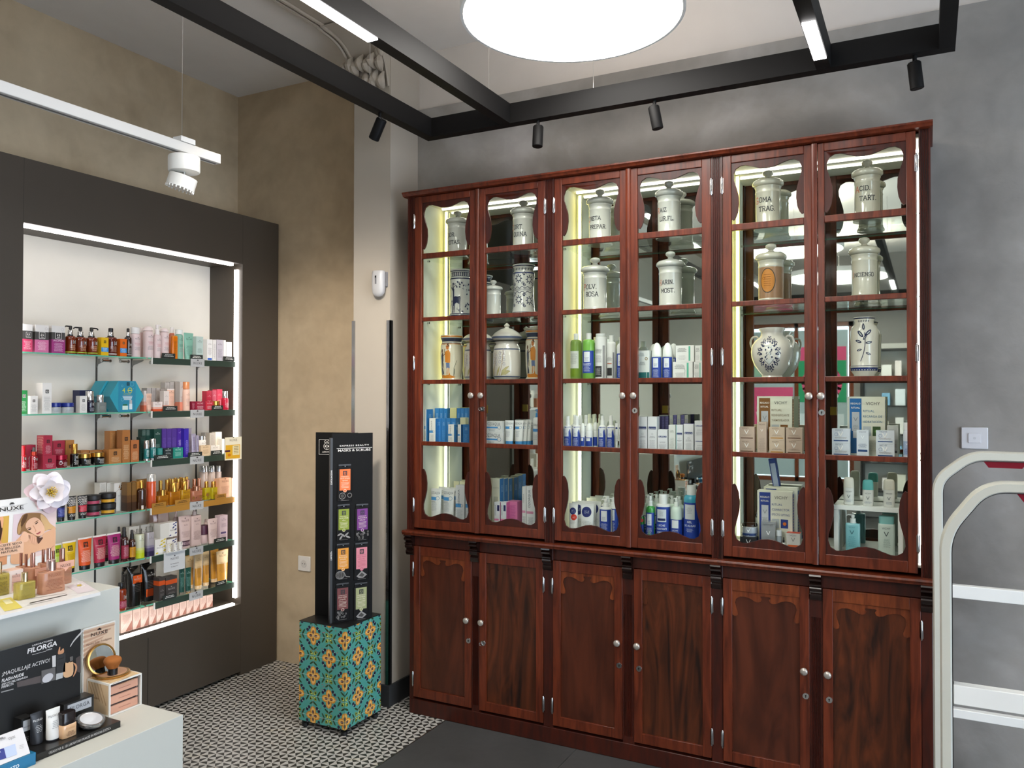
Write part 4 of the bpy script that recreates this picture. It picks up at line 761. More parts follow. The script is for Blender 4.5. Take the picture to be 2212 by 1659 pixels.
for i, u in enumerate((-.03, .003, .034)):
    yc = on((418, 434, 448)[i], 1074, 0, -3.408).y; zc = on((418, 434, 448)[i], (1076, 1073, 1069)[i], 0, -3.408).z
    q.tube([(-3.4085, yc, zc), (-3.4065, yc, zc)], .0085, C('#9a6a34', .5), 20); S = frame((-3.4063, yc, zc), (0, 1, 0), (0, 0, 1)); q.dring(S, 0, 0, .0075, .0012, C('#4a2c10', .5), 0); q.dring(S, 0, .001, .003, .001, C('#4a2c10', .5), 0)
    if i < 2: q.drect(S, .013, -.0012, .021, .0012, C('#4a2c10', .5), 0); q.drect(S, .0158, -.004, .0182, .004, C('#4a2c10', .5), 0)
tag(q.build('shelf_badge', sm=0), 'three round brown badges joined by plus signs on the gold strip', 'badge')
# fifth shelf
def tb(a, b, t, c_, desc, cp=BLK, **k): return N(4, 'tube', a, b, t, desc, c_, [('bee', 0, .74, .32, '#161212', c_, False), ('l', .62, .64, 1, '#f0e4da'), ('l', .12, .54, 8, k.get('lc', '#f0cfc0'))], cap=('plain', cp, .14), d=.035, crimp='#e9e2da', foot=.78, **({'xf': k['xf']} if 'xf' in k else {}))
tb(119, 140.5, 1175, '#9fb20f', 'lime green tube behind the rose bottle caps', lc='#dfe6a0'); tb(142, 172, 1169, '#d9b20a', 'yellow tube with black cap and white crimp', lc='#b08c10'); tb(175, 206, 1161, '#d9531a', 'orange tube with black cap and white crimp')
tb(207.5, 237, 1156, '#a81c3c', 'crimson tube with black cap and white crimp'); tb(225, 243, 1156, '#8f1834', 'second crimson tube half hidden behind the first', xf=-3.51); tb(238.5, 268, 1151, '#9c2068', 'magenta tube with black cap and white crimp')
N(4, 'btl', 257, 268, 1138, 'dark spray bottle behind the magenta tube', DAMB, [], cap=('spray', '#2a2826', .24, .5), xf=-3.51)
N(4, 'btl', 267.5, 284.5, 1139, 'brown spray bottle with crimson label', C('#3a1210', .12, coat=.6), [('bee', .1, .8, .4), ('r', -.6, .12, .6, .66, '#8e1f3a'), ('l', .2, .6, 6, '#d9a5b0')], cap=('spray', '#1d1b1a', .28, .5), collar='#1d1b1a', cone=1, sh=.2)
N(4, 'btl', 285, 299, 1145, 'brown spray bottle with golden yellow label', C('#3a1a0e', .12, coat=.6), [('bee', .1, .8, .42), ('r', -.6, .14, .6, .62, '#c98f1c'), ('l', .2, .56, 5, '#8a5c10')], cap=('spray', '#2a2826', .3, .5), collar='#1d1b1a', cone=1, sh=.2)
N(4, 'btl', 300, 319, 1143, 'clear perfume bottle fading to acid yellow', C('#c9cbb0', .12, coat=.5), [('nx', .72, '#7a7c60')], cap=('plain', CLEAR, .17, .5), bands=[(0, .22, '#b8c414'), (.22, .34, '#c0c948'), (.34, .44, '#c4ca80')], sh=.05)
N(4, 'rect', 320.5, 336.5, 1138, 'clear perfume bottle fading to dark violet', C('#a9a3a6', .12, coat=.5), [('nx', .72, '#6a6670')], cap=('plain', CLEAR, .18, .75), bands=[(0, .22, '#2c2146'), (.22, .36, '#554a6c'), (.36, .46, '#857d90')], sh=.05, d=.03)
for a, b, t in ((281, 303, 1137), (306, 325, 1133)): N(4, 'box', a, b, t, 'white carton with faint lettering in the rear, fifth shelf', '#d3cfc6', [('nx', .75, '#8a8680')], xf=-3.52, d=.035)
def leaf(c_): return [('pg', [(a, b), (a+.16, b+.1), (a+.3, b+.04), (a+.14, b-.02)], c_) for a, b in ((-.05, .82), (.12, .7), (.2, .9), (.2, .2), (.16, .45), (-.48, .08), (-.1, .6))]+[('r', -.3, .12, .15, .56, '#e9e7e2'), ('nx', .4, '#4a4848', -.08, .9)]
N(4, 'box', 336.5, 361.5, 1164, 'white carton with yellow leaves, lower left of the leaf boxes', '#dedbd4', leaf('#d0b81c'), d=.045); za = TOPZ['n']
N(4, 'box', 362.5, 384.5, 1164, 'white carton with blue leaves, lower right of the leaf boxes', '#dedbd4', leaf('#222c74'), d=.045, flank=[('pg', [(-.3, .1*i), (.3, .1*i+.06), (.1, .1*i-.04)], '#222c74') for i in range(1, 9)])
N(4, 'box', 347.5, 384.5, 1129, 'wide white carton with blue leaves on top of the leaf boxes', '#dcd9d3', [('r', -.48, .02, .02, .96, '#d3d0c8', 0)]+[(o_[0], [(a*.5+.25, b) for a, b in o_[1]], o_[2]) if o_[0] == 'pg' else o_ for o_ in leaf('#222c74')[:7]]+[('nx', .4, '#4a4848', .25, .6)], d=.045, z0=za)
N(4, 'box', 333, 346, 1130, 'leaf printed carton standing behind the stack, fifth shelf', '#d6d3cc', leaf('#222c74'), xf=-3.5, d=.04)
mb = MB(); wy = (on(343, 1120, 0, -3.5).y+on(378, 1120, 0, -3.5).y)/2; mb.loft([(0, .055, .03), (.08, .058, .03), (.16, .05, .028), (.195, .052, .02), (.222, .035, .008)], C('#b08f86', .2, coat=.5), 14, 3); mb.box(-.03, -.031, .12, .03, -.0295, .19, C('#c9b3aa', .3))
o = mb.build('gift_bag'); o.location = (-3.56, wy, SZ[4]+.0006); o.rotation_euler = (0, 0, math.pi/2); reg(o, 'crinkled cellophane wrapped rose set behind the leaf boxes', 'gift set', o.location)
LA = '#c3aba6'
N(4, 'btl', 380.5, 391, 1104, 'dusty pink pump bottle half hidden behind the big tube', LA, [('l', .1, .4, 4, '#8c7470')], cap=('pump', '#d3bdb8', .16, .5), xf=-3.49, spout=.01)
N(4, 'tube', 391.5, 419.5, 1114, 'big dusty pink tube with plum label at its foot', LA, [('nx', .8, '#4a3a3c'), ('t', 'body', .68, .09, '#6a5658'), ('l', .3, .5, 4, '#8c7470'), ('r', -.32, .02, .3, .2, '#3c1d2b'), ('l', .06, .16, 2, '#c9a9b3')], cap=('plain', '#bda5a0', .05), d=.035, foot=.75, xf=-3.44)
N(4, 'rect', 416, 438.5, 1098, 'large dusty pink pump bottle with lettering', LA, [('nx', .8, '#4a3a3c'), ('t', 'body', .7, .09, '#6a5658'), ('l', .2, .5, 6, '#8c7470')], cap=('pump', '#d6c4bf', .19, .3), d=.045, spout=.012, xf=-3.45)
N(4, 'jar', 439, 456, 1135, 'small jar with plum lid, fifth shelf', '#b8a09e', [], cap=('plain', '#4a2438', .5), xf=-3.46)
N(4, 'btl', 445, 459, 1122, 'short dusty pink pump bottle, fifth shelf', '#b59c98', [('l', .2, .6, 4, '#8a7270')], cap=('pump', '#c9b5b0', .3, .5), spout=.01, xf=-3.5)
N(4, 'tube', 454, 476, 1120, 'medium dusty pink tube at the right, fifth shelf', '#c6b0ac', [('nx', .75, '#6a5658'), ('l', .2, .55, 5, '#8c7470')], cap=('plain', '#c9b7b3', .06), d=.03, foot=.75)
N(4, 'box', 476.5, 493, 1113, 'lilac pink carton stack by the light strip, fifth shelf', '#bfa9ae', [('nx', .8, '#6a5660'), ('l', .55, .7, 2, '#857078'), ('r', -.4, .3, .3, .37, '#4a3a66'), ('l', .1, .26, 2, '#857078')], d=.04)
# display card hung on the strip with three miniature cartons
cy0, cy1 = on(356, 1210, 0, -3.4).y, on(401, 1210, 0, -3.4).y; z1, z0_ = on(378, 1190, 0, -3.4).z, on(378, 1233, 0, -3.4).z
card = empty('miniature_display', (0, 0, 0)); q = MB(); q.box(-3.408, cy0, z0_, -3.4055, cy1, z1, C('#c9cbcc', .5)); S = frame((-3.4054, (cy0+cy1)/2, z0_), (0, 1, 0), (0, 0, 1)); logo(q, S, 0, .57*(z1-z0_), .011, C('#2c2c30', .5)); q.dtext(S, 'Les miniatures', 0, .34*(z1-z0_), .006, C('#4a4a4e', .5), k=1); q.dtext(S, 'Eau de parfum', 0, .2*(z1-z0_), .005, C('#4a4a4e', .5), k=1, wmax=.08)
q.box(-3.4055, cy0+.005, z1-.004, -3.388, cy1-.005, z1, C('#c9cbcc', .5)); q.build('card', card)
tag(card, 'grey display card with three miniatures clipped under the fifth shelf', 'display card')
for i, (pc, c_) in enumerate(((366, '#b9a81c'), (379, '#222c74'), (390, '#3a3a40'))):
    yc = on(pc, 1195, 0, -3.39).y; o = make('box', .021, .014, .042, '#dcd9d3', leaf(c_)[:6]+[('r', -.25, .1, .25, .5, '#e9e7e2')], name='miniature_box'); o.location = (-3.396, yc, z1+.0005); o.rotation_euler = (0, 0, math.pi/2); reg(o, 'miniature leaf printed carton on the grey display card', 'box', o.location)
# lowest glass shelf
N(5, 'btl', 261.5, 281.5, 1259, 'amber bottle with black flip cap and crimson label, lowest shelf', C('#7a2a0e', .12, coat=.6), [('bee', .16, .62, .36), ('r', -.6, .12, .6, .46, '#8f1f3c'), ('l', .18, .42, 4, '#d9a5b0')], cap=('flip', BLK, .22, .42), sh=.12)
def wrap(a, b, t, desc, oz, xf=-3.44, lo=0):
    y0, y1 = on(a, 1270, 0, xf).y, on(b, 1270, 0, xf).y; w = (y1-y0); z = SZ[5]+.0006; h = on((a+b)/2, t, 0, xf).z-z; r = empty('wrapped_gift_set', (xf-.03, (y0+y1)/2, z), math.pi/2)
    mb = MB(); mb.loft([(0, w*.30, .02), (h*.1, w*.32, .022), (h*.75, w*.34, .018), (h*.8, w*.36, .01)], C('#2c2725', .3), 18, 2.5); Z = lambda u, v, k=0: Vector((u, -.0235-.0003*k, v))
    mb.drect(Z, -w*.3, h*oz, w*.3, h*(oz+.2), C('#d4561a', .4), 0); 
    for i in range(5): mb.drect(Z, -w*.2, h*(.36+.04*i), w*.2, h*(.372+.04*i), C('#8f8a86', .5), 0)
    logo(mb, Z, 0, h*.66, w*.1, C('#b5b0aa', .5)); mb.build('product', r)
    mb = MB(); mb.loft([(0, w*.44, .024), (h*.15, w*.46, .027), (h*.5, w*.42, .026), (h*.82, w*.46, .02), (h*.94, w*.5, .006), (h, w*.52, .002)], thin('#cfccc9', 'cellophane', 1, .3, .08), 18, 2.2)
    mb.build('cellophane_wrap', r); reg(r, desc, 'gift set', r.location)
wrap(272, 291, 1225, 'wrapped black and orange set at the back left, lowest shelf', .04, -3.5); wrap(283, 315, 1224, 'cellophane wrapped tube with high orange label, lowest shelf', .58); wrap(311, 346, 1216, 'largest cellophane wrapped black set with low orange label', .13, -3.46)
for a, b, t in ((346, 359, 1247), (360, 385, 1245)): N(5, 'box', a, b, t, 'dark grey carton with orange top band, lowest shelf', '#3f3a38', [('nx', .4, '#a9a4a0'), ('l', .1, .3, 3, '#8a8581')], d=.045, bands=[(.66, .86, '#c8501c')])
for a, b in ((391.5, 404), (405, 418)): N(5, 'tube', a, b, 1226, 'dark green tube with clear cap, lowest shelf', '#10463a', [('nx', .75, '#a9c9bf'), ('l', .2, .6, 5, '#6f9f92')], cap=('plain', CLEAR, .1), d=.02, foot=.85)
GT = C('#c28a34', .2, coat=.4)
for a, b, t, xf in ((406, 425, 1199, -3.5), (426, 443, 1196, -3.45), (443.5, 458, 1190, -3.47), (460, 478, 1184, -3.5), (473, 499, 1188, -3.44)): N(5, 'tube', a, b, t, 'golden amber tube with clear foot, lowest shelf', GT, [('nx', .78, '#6a4a1c'), ('l', .25, .6, 6, '#8a6224')], cap=('plain', C('#d6b890', .12, coat=.5), .1), d=.03, foot=.8, xf=xf, bands=[(.55, .98, '#c9ac80')] if a != 460 else ())
# pale cartons on the niche floor
for a, b in ((264, 289), (290, 306.5), (307, 324), (325, 340), (341, 355.5), (356.5, 373.5), (375, 389.5), (390.5, 405), (405.5, 419.5), (420.5, 433.5), (434.5, 447.5), (448.5, 462)):
    t = 1320-(a-264)*.19; N(6, 'box', a, b, t, 'pale pink diamond printed carton on the niche floor', '#e3c2b2', [('pg', [(-.1, .02), (.48, .02), (.48, .5)], '#a56a58'), ('l', .4, .85, 4, '#c09a8a'), ('ln', [(-.45, .15), (.45, .75)], .03, '#f0dcd2')], d=.06, xf=-3.47)
mb = MB(); P0 = on(322, 1342, 2, NZ0+.002); P1 = on(346, 1338, 2, NZ0+.002); mb.tube([P0+Vector((0, 0, .002)), P1+Vector((0, 0, .002))], .0018, C('#dcdcda', .3), 8); tag(mb.build('spatula'), 'thin white plastic stick lying on the niche floor', 'spatula')
mb = MB(); P0 = on(349, 1344, 2, NZ0+.002); P1 = on(362, 1336, 2, NZ0+.002); q = (P1-P0); mb.tube([P0+Vector((0, 0, .0035)), P0+q*.3+Vector((0, 0, .0035)), P0+q*.6+Vector((0, 0, .0035)), P1+Vector((0, 0, .0035))], [.004, .002, .0025, .005], C('#dcd8d2', .3), 8); tag(mb.build('spatula'), 'short white plastic scoop lying on the niche floor', 'spatula')
# ================================================================ MAHOGANY CABINET
W1 = wood('mahogany', '#43190c', '#6c2f19', .32); W2 = wood('dark_mahogany', '#2a110b', '#48190d', .35); W3 = wood('mahogany_panel', '#34160c', '#552817', .35, (5, 5, .8), 2.2, 2.0)
W4 = wood('mahogany_panel_mottled', '#20100a', '#5c2c15', .33, (7, 7, 1.1), 1.6, 3.0)
MIR = C('#d8dcd8', .015, 1, 0, 0, .001); PAINT = C('#cfd3c6', .55)
W5 = wood('mahogany_light', '#4f2210', '#82401f', .33); YF = 3.27; cab = empty('display_cabinet', (0, 0, 0))
def cbuild(mb, name, par=None, bev=.0015, **k): return mb.build(name, par or cab, bev, **k)
cbuild(MB().box(-2.253, YF+.0, .0, -.0, 3.527, .072, W2), 'plinth', bev=.003)
for x0, x1 in ((-2.253, -2.229), (-1.532, -1.486), (-.782, -.737), (-.026, .010)): cbuild(MB().box(x0, YF+.002, .072, x1, 3.527, .868, W2), 'lower_post')
for x0, x1 in ((-1.903, -1.862), (-1.16, -1.11), (-.407, -.361)):
    n = 6; w_ = x1-x0; pl = [(x0, YF+.02), (x0, YF+.002)]
    for i in range(n): a = x0+w_*(.12+.76*i/n); pl += [(a, YF+.002), (a+w_*.03, YF+.006), (a+w_*.09, YF+.006), (a+w_*.12, YF+.002)]
    pl += [(x1, YF+.002), (x1, YF+.02)]; cbuild(MB().prism(pl[::-1], .10, .70, 2, W2).box(x0, YF+.003, .072, x1, YF+.02, .10, W2).box(x0, YF+.003, .70, x1, YF+.02, .83, W2), 'fluted_pilaster', bev=0)
cbuild(MB().box(-2.229, YF+.03, .072, -.026, 3.527, .09, W2).box(-2.229, YF+.012, .826, -.026, 3.30, .868, W2).box(-2.245, 3.515, .09, 0, 3.527, .868, W2).box(-1.515, 3.3, .09, -1.5, 3.51, .86, W2).box(-.765, 3.3, .09, -.75, 3.51, .86, W2), 'lower_carcass')
cbuild(MB().box(-2.253, YF+.004, .815, .0, 3.29, .866, W2), 'frieze_rail')
pf = [(3.24, .868), (3.24, .874), (3.235, .88), (3.238, .889), (3.527, .889), (3.527, .868)]
cbuild(MB().prism(pf, -2.277, .018, 0, W1), 'counter_moulding')
for xc in (-2.246, -1.882, -1.509, -1.135, -.76, -.384, -.006):
    pr_ = [(3.274, .868), (3.238, .868), (3.236, .862)]+[(3.262-.024*math.cos(t), .848+.012*math.sin(t)) for t in (.9, .3, -.3, -.9)]+[(3.256, .832), (3.246, .829), (3.246, .824)]+[(3.262-.014*math.cos(t), .812+.012*math.sin(t)) for t in (.9, .3, -.3, -.9)]+[(3.262, .796), (3.256, .79), (3.257, .776), (3.264, .768), (3.274, .768)]
    cbuild(MB().prism(pr_, xc-.021, xc+.021, 0, C('#1c0d09', .22, coat=.4)), 'corbel', bev=0)
pf = [(3.24, 2.538), (3.24, 2.53), (3.246, 2.526), (3.25, 2.518), (3.265, 2.516), (3.527, 2.516), (3.527, 2.538)]
cbuild(MB().prism(pf, -2.285, .02, 0, W1), 'cornice')
POSTS = ((-2.269, -2.229), (-1.526, -1.48), (-.78, -.735), (-.026, .012))
for x0, x1 in POSTS:
    n = 4; w_ = x1-x0; pl = [(x0, YF+.045), (x0, YF)]
    for i in range(n): a = x0+w_*(.15+.7*i/n); pl += [(a, YF), (a+w_*.04, YF+.004), (a+w_*.12, YF+.004), (a+w_*.16, YF)]
    pl += [(x1, YF), (x1, YF+.045)]; cbuild(MB().prism(pl[::-1], .889, 2.516, 2, W2), 'upper_post', bev=0)
cbuild(MB().box(.0, 3.312, .889, .012, 3.527, 2.516, W2), 'side_board'); cbuild(MB().box(-2.269, 3.3155, .889, -2.255, 3.527, 2.516, W2), 'side_board')
UN = ((-2.229, -1.526), (-1.48, -.78), (-.735, -.026))
IX = ((-2.213, -1.50), (-1.475, -.752), (-.742, -.004))
LEDX = (-2.19, -1.452, -.722)
YEL = C((1, .82, .26), em=3.2); WRM = C((1, .94, .70), em=3.4); PKW = C((1, .93, .84), em=2.8)
for i, (a, b) in enumerate(IX):
    p = MB(); p.box(a-.012, 3.318, .905, a, 3.512, 2.50, PAINT); p.box(b, 3.318, .905, b+.012, 3.512, 2.50, PAINT); cbuild(p, 'partition', bev=0)
    cbuild(MB().box(a-.01, 3.30, 2.495, b+.01, 3.512, 2.51, C('#d6d6cb', .6)), 'ceiling_board', bev=0); cbuild(MB().box(a-.01, 3.30, .918, b+.01, 3.512, .934, C('#dcdcd4', .5)), 'floor_board', bev=0)
    cbuild(MB().box(a, 3.509, .934, b, 3.512, 2.495, MIR), 'mirror', bev=0)
    v = LEDX[i]; zz = (1.62, 1.62, 1.62)[i]
    cbuild(MB().box(v-.006, 3.496, .95, v+.006, 3.5005, zz, WRM).box(v-.008, 3.5007, .945, v+.008, 3.5085, 2.49, PAINT), 'led_strip', bev=0)
    cbuild(MB().box(v-.006, 3.496, zz+.0002, v+.006, 3.5005, 2.484, YEL), 'led_strip', bev=0)
    cbuild(MB().box(v, 3.458, 2.486, b-.01, 3.468, 2.4945, PKW), 'led_strip', bev=0)
    for r_ in (1, 2, 3, 4):
        s = MB(); s.box(a+.001, 3.318, CZ[r_]-.005, b-.001, 3.500, CZ[r_], GL); s.box(a+.001, 3.3168, CZ[r_]-.005, b-.001, 3.318, CZ[r_], C('#4f6e60', .15)); cbuild(s, 'glass_shelf', bev=0)
        for xx in (a+.001, b-.001): cbuild(MB().tube([(xx, 3.36, CZ[r_]-.0105), (xx+(.012 if xx == a+.001 else -.012), 3.36, CZ[r_]-.0105)], .005, CHROME, 8), 'shelf_pin', bev=0)
cbuild(MB().box(-.0335, 3.297, .93, -.0275, 3.301, 2.49, PKW), 'led_strip', bev=0)
TF = [(0, .82), (.03, .835), (.06, .80), (.09, .72), (.105, .6), (.10, .48), (.07, .36), (.035, .25), (.03, .17), (.06, .09), (.13, .05), (.2, .05), (.3, .08), (.4, .115), (.5, .125)]
TF = TF+[(1-a, b) for a, b in TF[-2::-1]]
ROWS = [(2.209, 2.235), (1.904, 1.924), (1.60, 1.62), (1.302, 1.322)]
PANE = thin('#fbfdfb', 'door_glass', .9, .06)
DOORS = [(-2.228, -1.885, -2.188, -1.917, 'L'), (-1.863, -1.527, -1.834, -1.562, 'R'), (-1.479, -1.143, -1.444, -1.172, 'L'), (-1.123, -.781, -1.093, -.819, 'R'), (-.734, -.395, -.700, -.423, 'L'), (-.373, -.036, -.349, -.068, 'R')]
KM = C('#bdb5ab', .3, .6)
def knob(par, x, z, y=YF): 
    k = MB(); k.tube([(x, y, z), (x, y-.010, z), (x, y-.012, z)], [.006, .005, .006], KM, 14); k.tube([(x, y-.012, z), (x, y-.015, z), (x, y-.022, z), (x, y-.026, z), (x, y-.0275, z)], [.008, .0135, .0145, .011, .003], KM, 20); k.build('knob', par, sm=60)
def keyhole(par, x, z, key=False, y=YF):
    k = MB(); k.tube([(x, y, z), (x, y-.0025, z)], [.0125, .0115], CHROME, 22); S = frame((x, y-.0025, z), (1, 0, 0), (0, 0, 1)); k.dell(S, 0, .002, .003, .003, C('#0c0b0b', .5), 1, n=12); k.drect(S, -.0014, -.006, .0014, .002, C('#0c0b0b', .5), 1)
    k.build('keyhole_plate', par)
    if key: k = MB(); k.tube([(x, y-.0027, z), (x, y-.018, z)], .002, CHROME, 8); k.tube([(x-.009*math.cos(t)-.002, y-.019, z+.007*math.sin(t)) for t in [i*math.pi/6 for i in range(13)]], .0016, CHROME, 6); k.build('key', par)
def hinge(par, x, z, y=YF): MB().tube([(x, y-.003, z-.036), (x, y-.003, z-.033), (x, y-.003, z+.033), (x, y-.003, z+.036)], [.002, .0035, .0035, .002], CHROME, 10).box(x-.006, y-.001, z-.03, x+.006, y+.0005, z+.03, CHROME).build('hinge', par)
for i, (x0, x1, a, b, sd) in enumerate(DOORS):
    y0, y1 = YF, YF+.02; d = MB(); d.box(x0, y0, .902, a, y1, 2.514, W1); d.box(b, y0, .902, x1, y1, 2.514, W1); d.box(a, y0+.0005, .902, b, y1, .944, W1); d.box(a, y0+.0005, 2.482, b, y1, 2.514, W1)
    for z0, z1 in ROWS: d.box(a, y0+.001, z0, b, y1, z1, W1)
    door = cbuild(d, 'glass_door', bev=.002)
    W_ = b-a; f = MB(); f.prism([(a+W_*u, 2.482-W_*v) for u, v in TF]+[(b, 2.4825), (a, 2.4825)], y0+.006, y0+.015, 1, W2); f.build('fretwork', door, .0012)
    f = MB(); f.prism(([(a+W_*u, .944+W_*v*1.08) for u, v in TF]+[(b, .9435), (a, .9435)])[::-1], y0+.006, y0+.015, 1, W2); f.build('fretwork', door, .0012)
    MB().box(a+.0005, y0+.0155, .946, b-.0005, y0+.0185, 2.48, PANE).build('pane', door)
    hx = x0-.002 if sd == 'L' else x1+.002
    for z in (2.395, 1.702, 1.012): hinge(door, hx, z)
    if sd == 'L': cbuild(MB().prism([(x1-.001, YF+.004), (x1-.001, YF-.004), (x1+.004, YF-.008), (x1+.016, YF-.008), (x1+.021, YF-.004), (x1+.021, YF+.004)], .902, 2.514, 2, W1), 'astragal', door, 0)
    knob(door, (b+.0 if sd == 'L' else a)+(.018 if sd == 'L' else -.013), 1.545)
    if sd == 'R':
        keyhole(door, a-.012, 1.482, i == 1)
        MB().box(a-.027, y1, 1.462, a-.001, y1+.012, 1.498, C('#a8893a', .3, .8)).build('lock_case', door)
    if i == 1: pass
LD = [(-2.228, -1.904, 'L', 1), (-1.861, -1.533, 'R', 2), (-1.485, -1.161, 'L', 1), (-1.109, -.783, 'R', 2), (-.736, -.408, 'L', 1), (-.360, -.027, 'R', 2)]
SC = [(0, .40), (.04, .42), (.08, .40), (.085, .36), (.06, .28), (.04, .2), (.06, .13), (.12, .09), (.2, .085), (.28, .11), (.34, .145), (.39, .155), (.43, .14), (.445, .10), (.42, .065), (.44, .05), (.5, .05)]
SC = SC+[(1-a, b) for a, b in SC[-2::-1]]
for i, (x0, x1, sd, kd) in enumerate(LD):
    z0, z1 = .084, .813; y0, y1 = YF-.002, YF+.018; sw = .036; a, b = x0+sw, x1-sw; d = MB(); d.box(x0, y0, z0, a, y1, z1, W1); d.box(b, y0, z0, x1, y1, z1, W1); d.box(a, y0+.0005, z0, b, y1, z0+.042, W1); d.box(a, y0+.0005, z1-.045, b, y1, z1, W5 if i > 3 else W1)
    door = cbuild(d, 'lower_door', bev=.0015); MB().box(a, y0+.010, z0+.042, b, y0+.016, z1-.045, W4 if kd == 2 else W3).build('panel', door)
    W_ = b-a; zt2 = z1-.045; f = MB(); f.prism([(a+W_*u, zt2-W_*(v*.95)) for u, v in SC]+[(b, zt2+.0003), (a, zt2+.0003)], y0+.0055 if kd == 1 else y0+.007, y0+.0102, 1, W5 if i in (0, 2, 4, 5) else W4); f.build('carved_scroll', door, .001)
    hx = x0-.002 if sd == 'L' else x1+.002
    for z in (.70, .17): hinge(door, hx, z, YF-.001)
    kx = x1-.018 if sd == 'L' else x0+.018; knob(door, kx, .494, YF-.002); keyhole(door, kx+.004, .396, i == 1, YF-.002)
tag(cab, 'tall mahogany display cabinet with glazed upper doors and panelled lower doors', 'cabinet')
# ================================================================ PHARMACY JARS
CER = C('#c6c2b2', .12, coat=.6); CERW = C('#cacac4', .12, coat=.6); NAVY = C('#1d2547', .3); BLU = C('#26356e', .25); RED = C('#b54a26', .4); DKN = C('#161a26', .35)
def jarspace(row, p0, p1, top, yc=3.405):
    x0, x1 = on(p0, 825, 1, yc).x, on(p1, 825, 1, yc).x; z = CZ[row]+.0006; return (x0+x1)/2, (x1-x0)/2, z, on((p0+p1)/2, top, 1, yc).z-z, yc
def profile_jar(row, p0, p1, top, desc, lines=None, m=CER, mb_extra=None, first=True, yc=3.405, ls=None):
    x, r, z, h, yc = jarspace(row, p0, p1, top, yc); o = empty('apothecary_jar', (x, yc, z)); br = r*.84
    P = [(br*1.1, 0), (br*1.12, h*.02), (br*1.02, h*.055), (br*.98, h*.075), (br*1.0, h*.085), (br*.96, h*.10), (br*.965, h*.60), (br*.99, h*.61), (br*.99, h*.625), (br*.965, h*.635), (br*.965, h*.68), (br*1.0, h*.69), (br*1.03, h*.715), (br*.9, h*.72)]
    mb = MB(); mb.lathe(P, m, 40); S = lambda u, v, k=0: Vector(((br*.967+.0003+.0002*k)*math.sin(u/br), -(br*.967+.0003+.0002*k)*math.cos(u/br), v))
    if lines:
        for i, (t, u, v) in enumerate(lines): mb.dserif(S, t, u*br, v*h, br*(ls or .30)*1.22, DKN, 1, RED if (i == 0 and first) else None)
    if mb_extra: mb_extra(mb, S, br, h)
    mb.build('body', o, sm=45)
    L = [(br*1.02, h*.7205), (r, h*.745), (r*1.02, h*.77), (r*.99, h*.80), (r*.86, h*.825), (r*.5, h*.85), (r*.24, h*.868), (r*.17, h*.885), (r*.2, h*.90), (r*.33, h*.925), (r*.36, h*.95), (r*.32, h*.975), (r*.2, h*.99), (r*.05, h)]
    MB().lathe(L, m, 40).build('lid', o, sm=60); ALL.append((o, px((x, yc, z+h/2)), desc, 'jar')); return o
profile_jar(1, 966, 1010, 456, 'white lidded jar lettered CLOR. POTAS. on the top left shelf', [('CLOR.', -1.05, .43), ('POTAS.', -.75, .27)], CERW)
profile_jar(1, 1105, 1156, 433, 'white lidded jar lettered CORT. QUINA on the top shelf', [('CORT.', -.95, .42), ('QUINA', -.62, .28)], CERW)
profile_jar(1, 1269, 1323.5, 409, 'white lidded jar lettered CRETA PREPAR.', [('CRETA', -.98, .42), ('PREPAR.', -.72, .27)], CERW, ls=.27)
profile_jar(1, 1416.6, 1475, 391, 'white lidded jar lettered RAIZ LIR. FL.', [('RAIZ', -.98, .44), ('LIR.FL.', -.62, .29)], CERW, ls=.28)
profile_jar(1, 1627, 1694, 368, 'cream lidded jar lettered GOMA TRAG.', [('GOMA', -.98, .44), ('TRAG.', -.6, .29)], ls=.3)
profile_jar(1, 1841, 1910, 345, 'cream lidded jar lettered ACID. TART.', [('ACID.', -.98, .47), ('TART.', -.55, .31)], ls=.3)
profile_jar(2, 1257, 1314.5, 556, 'white lidded jar lettered POLV. ROSA', [('POLV.', -.82, .42), ('ROSA', -.5, .29)], CERW, ls=.29)
profile_jar(2, 1419.6, 1478, 542.5, 'white lidded jar lettered HARIN. MOST.', [('HARIN.', -.95, .42), ('MOST.', -.62, .28)], CERW, ls=.28)
def brownlabel(mb, S, br, h):
    mb.loft([(.102*h, br*.968, br*.968), (.60*h, br*.968, br*.968)], C('#9a7658', .3, coat=.4), 40, caps=False)
    mb.dell(S, -.1*br, .38*h, .62*br, .2*h, C('#2e2a1c', .5), 3, .01, n=30); mb.dell(S, -.1*br, .38*h, .56*br, .185*h, C('#b5752a', .5), 4, .01, n=30)
    for i in range(6): mb.drect(S, -.42*br, (.47-.035*i)*h, .18*br*(1-.1*(i % 2)), (.475-.035*i)*h, C('#6a3a12', .6), 5, .01)
    mb.dring(S, -.42*br, .42*h, .1*br, .02*br, C('#6a3a12', .6), 5, 12)
profile_jar(2, 1632.7, 1700, 526, 'brown banded cream jar with an old oval paper label', mb_extra=brownlabel)
profile_jar(2, 1833.7, 1903, 512, 'cream lidded jar lettered INCIENSO', [('INCIENSO', -.92, .36)], ls=.25, first=True)
profile_jar(2, 1048.5, 1083, 605, 'small plain white lidded jar on the second cabinet shelf', m=CERW, mb_extra=lambda mb, S, br, h: [mb.drect(S, br*R.uniform(-.5, .5), h*R.uniform(.35, .55), br*R.uniform(-.5, .5)+.002, h*.4+.002, C('#a9b0b0', .5), 1) for _ in range(0)])
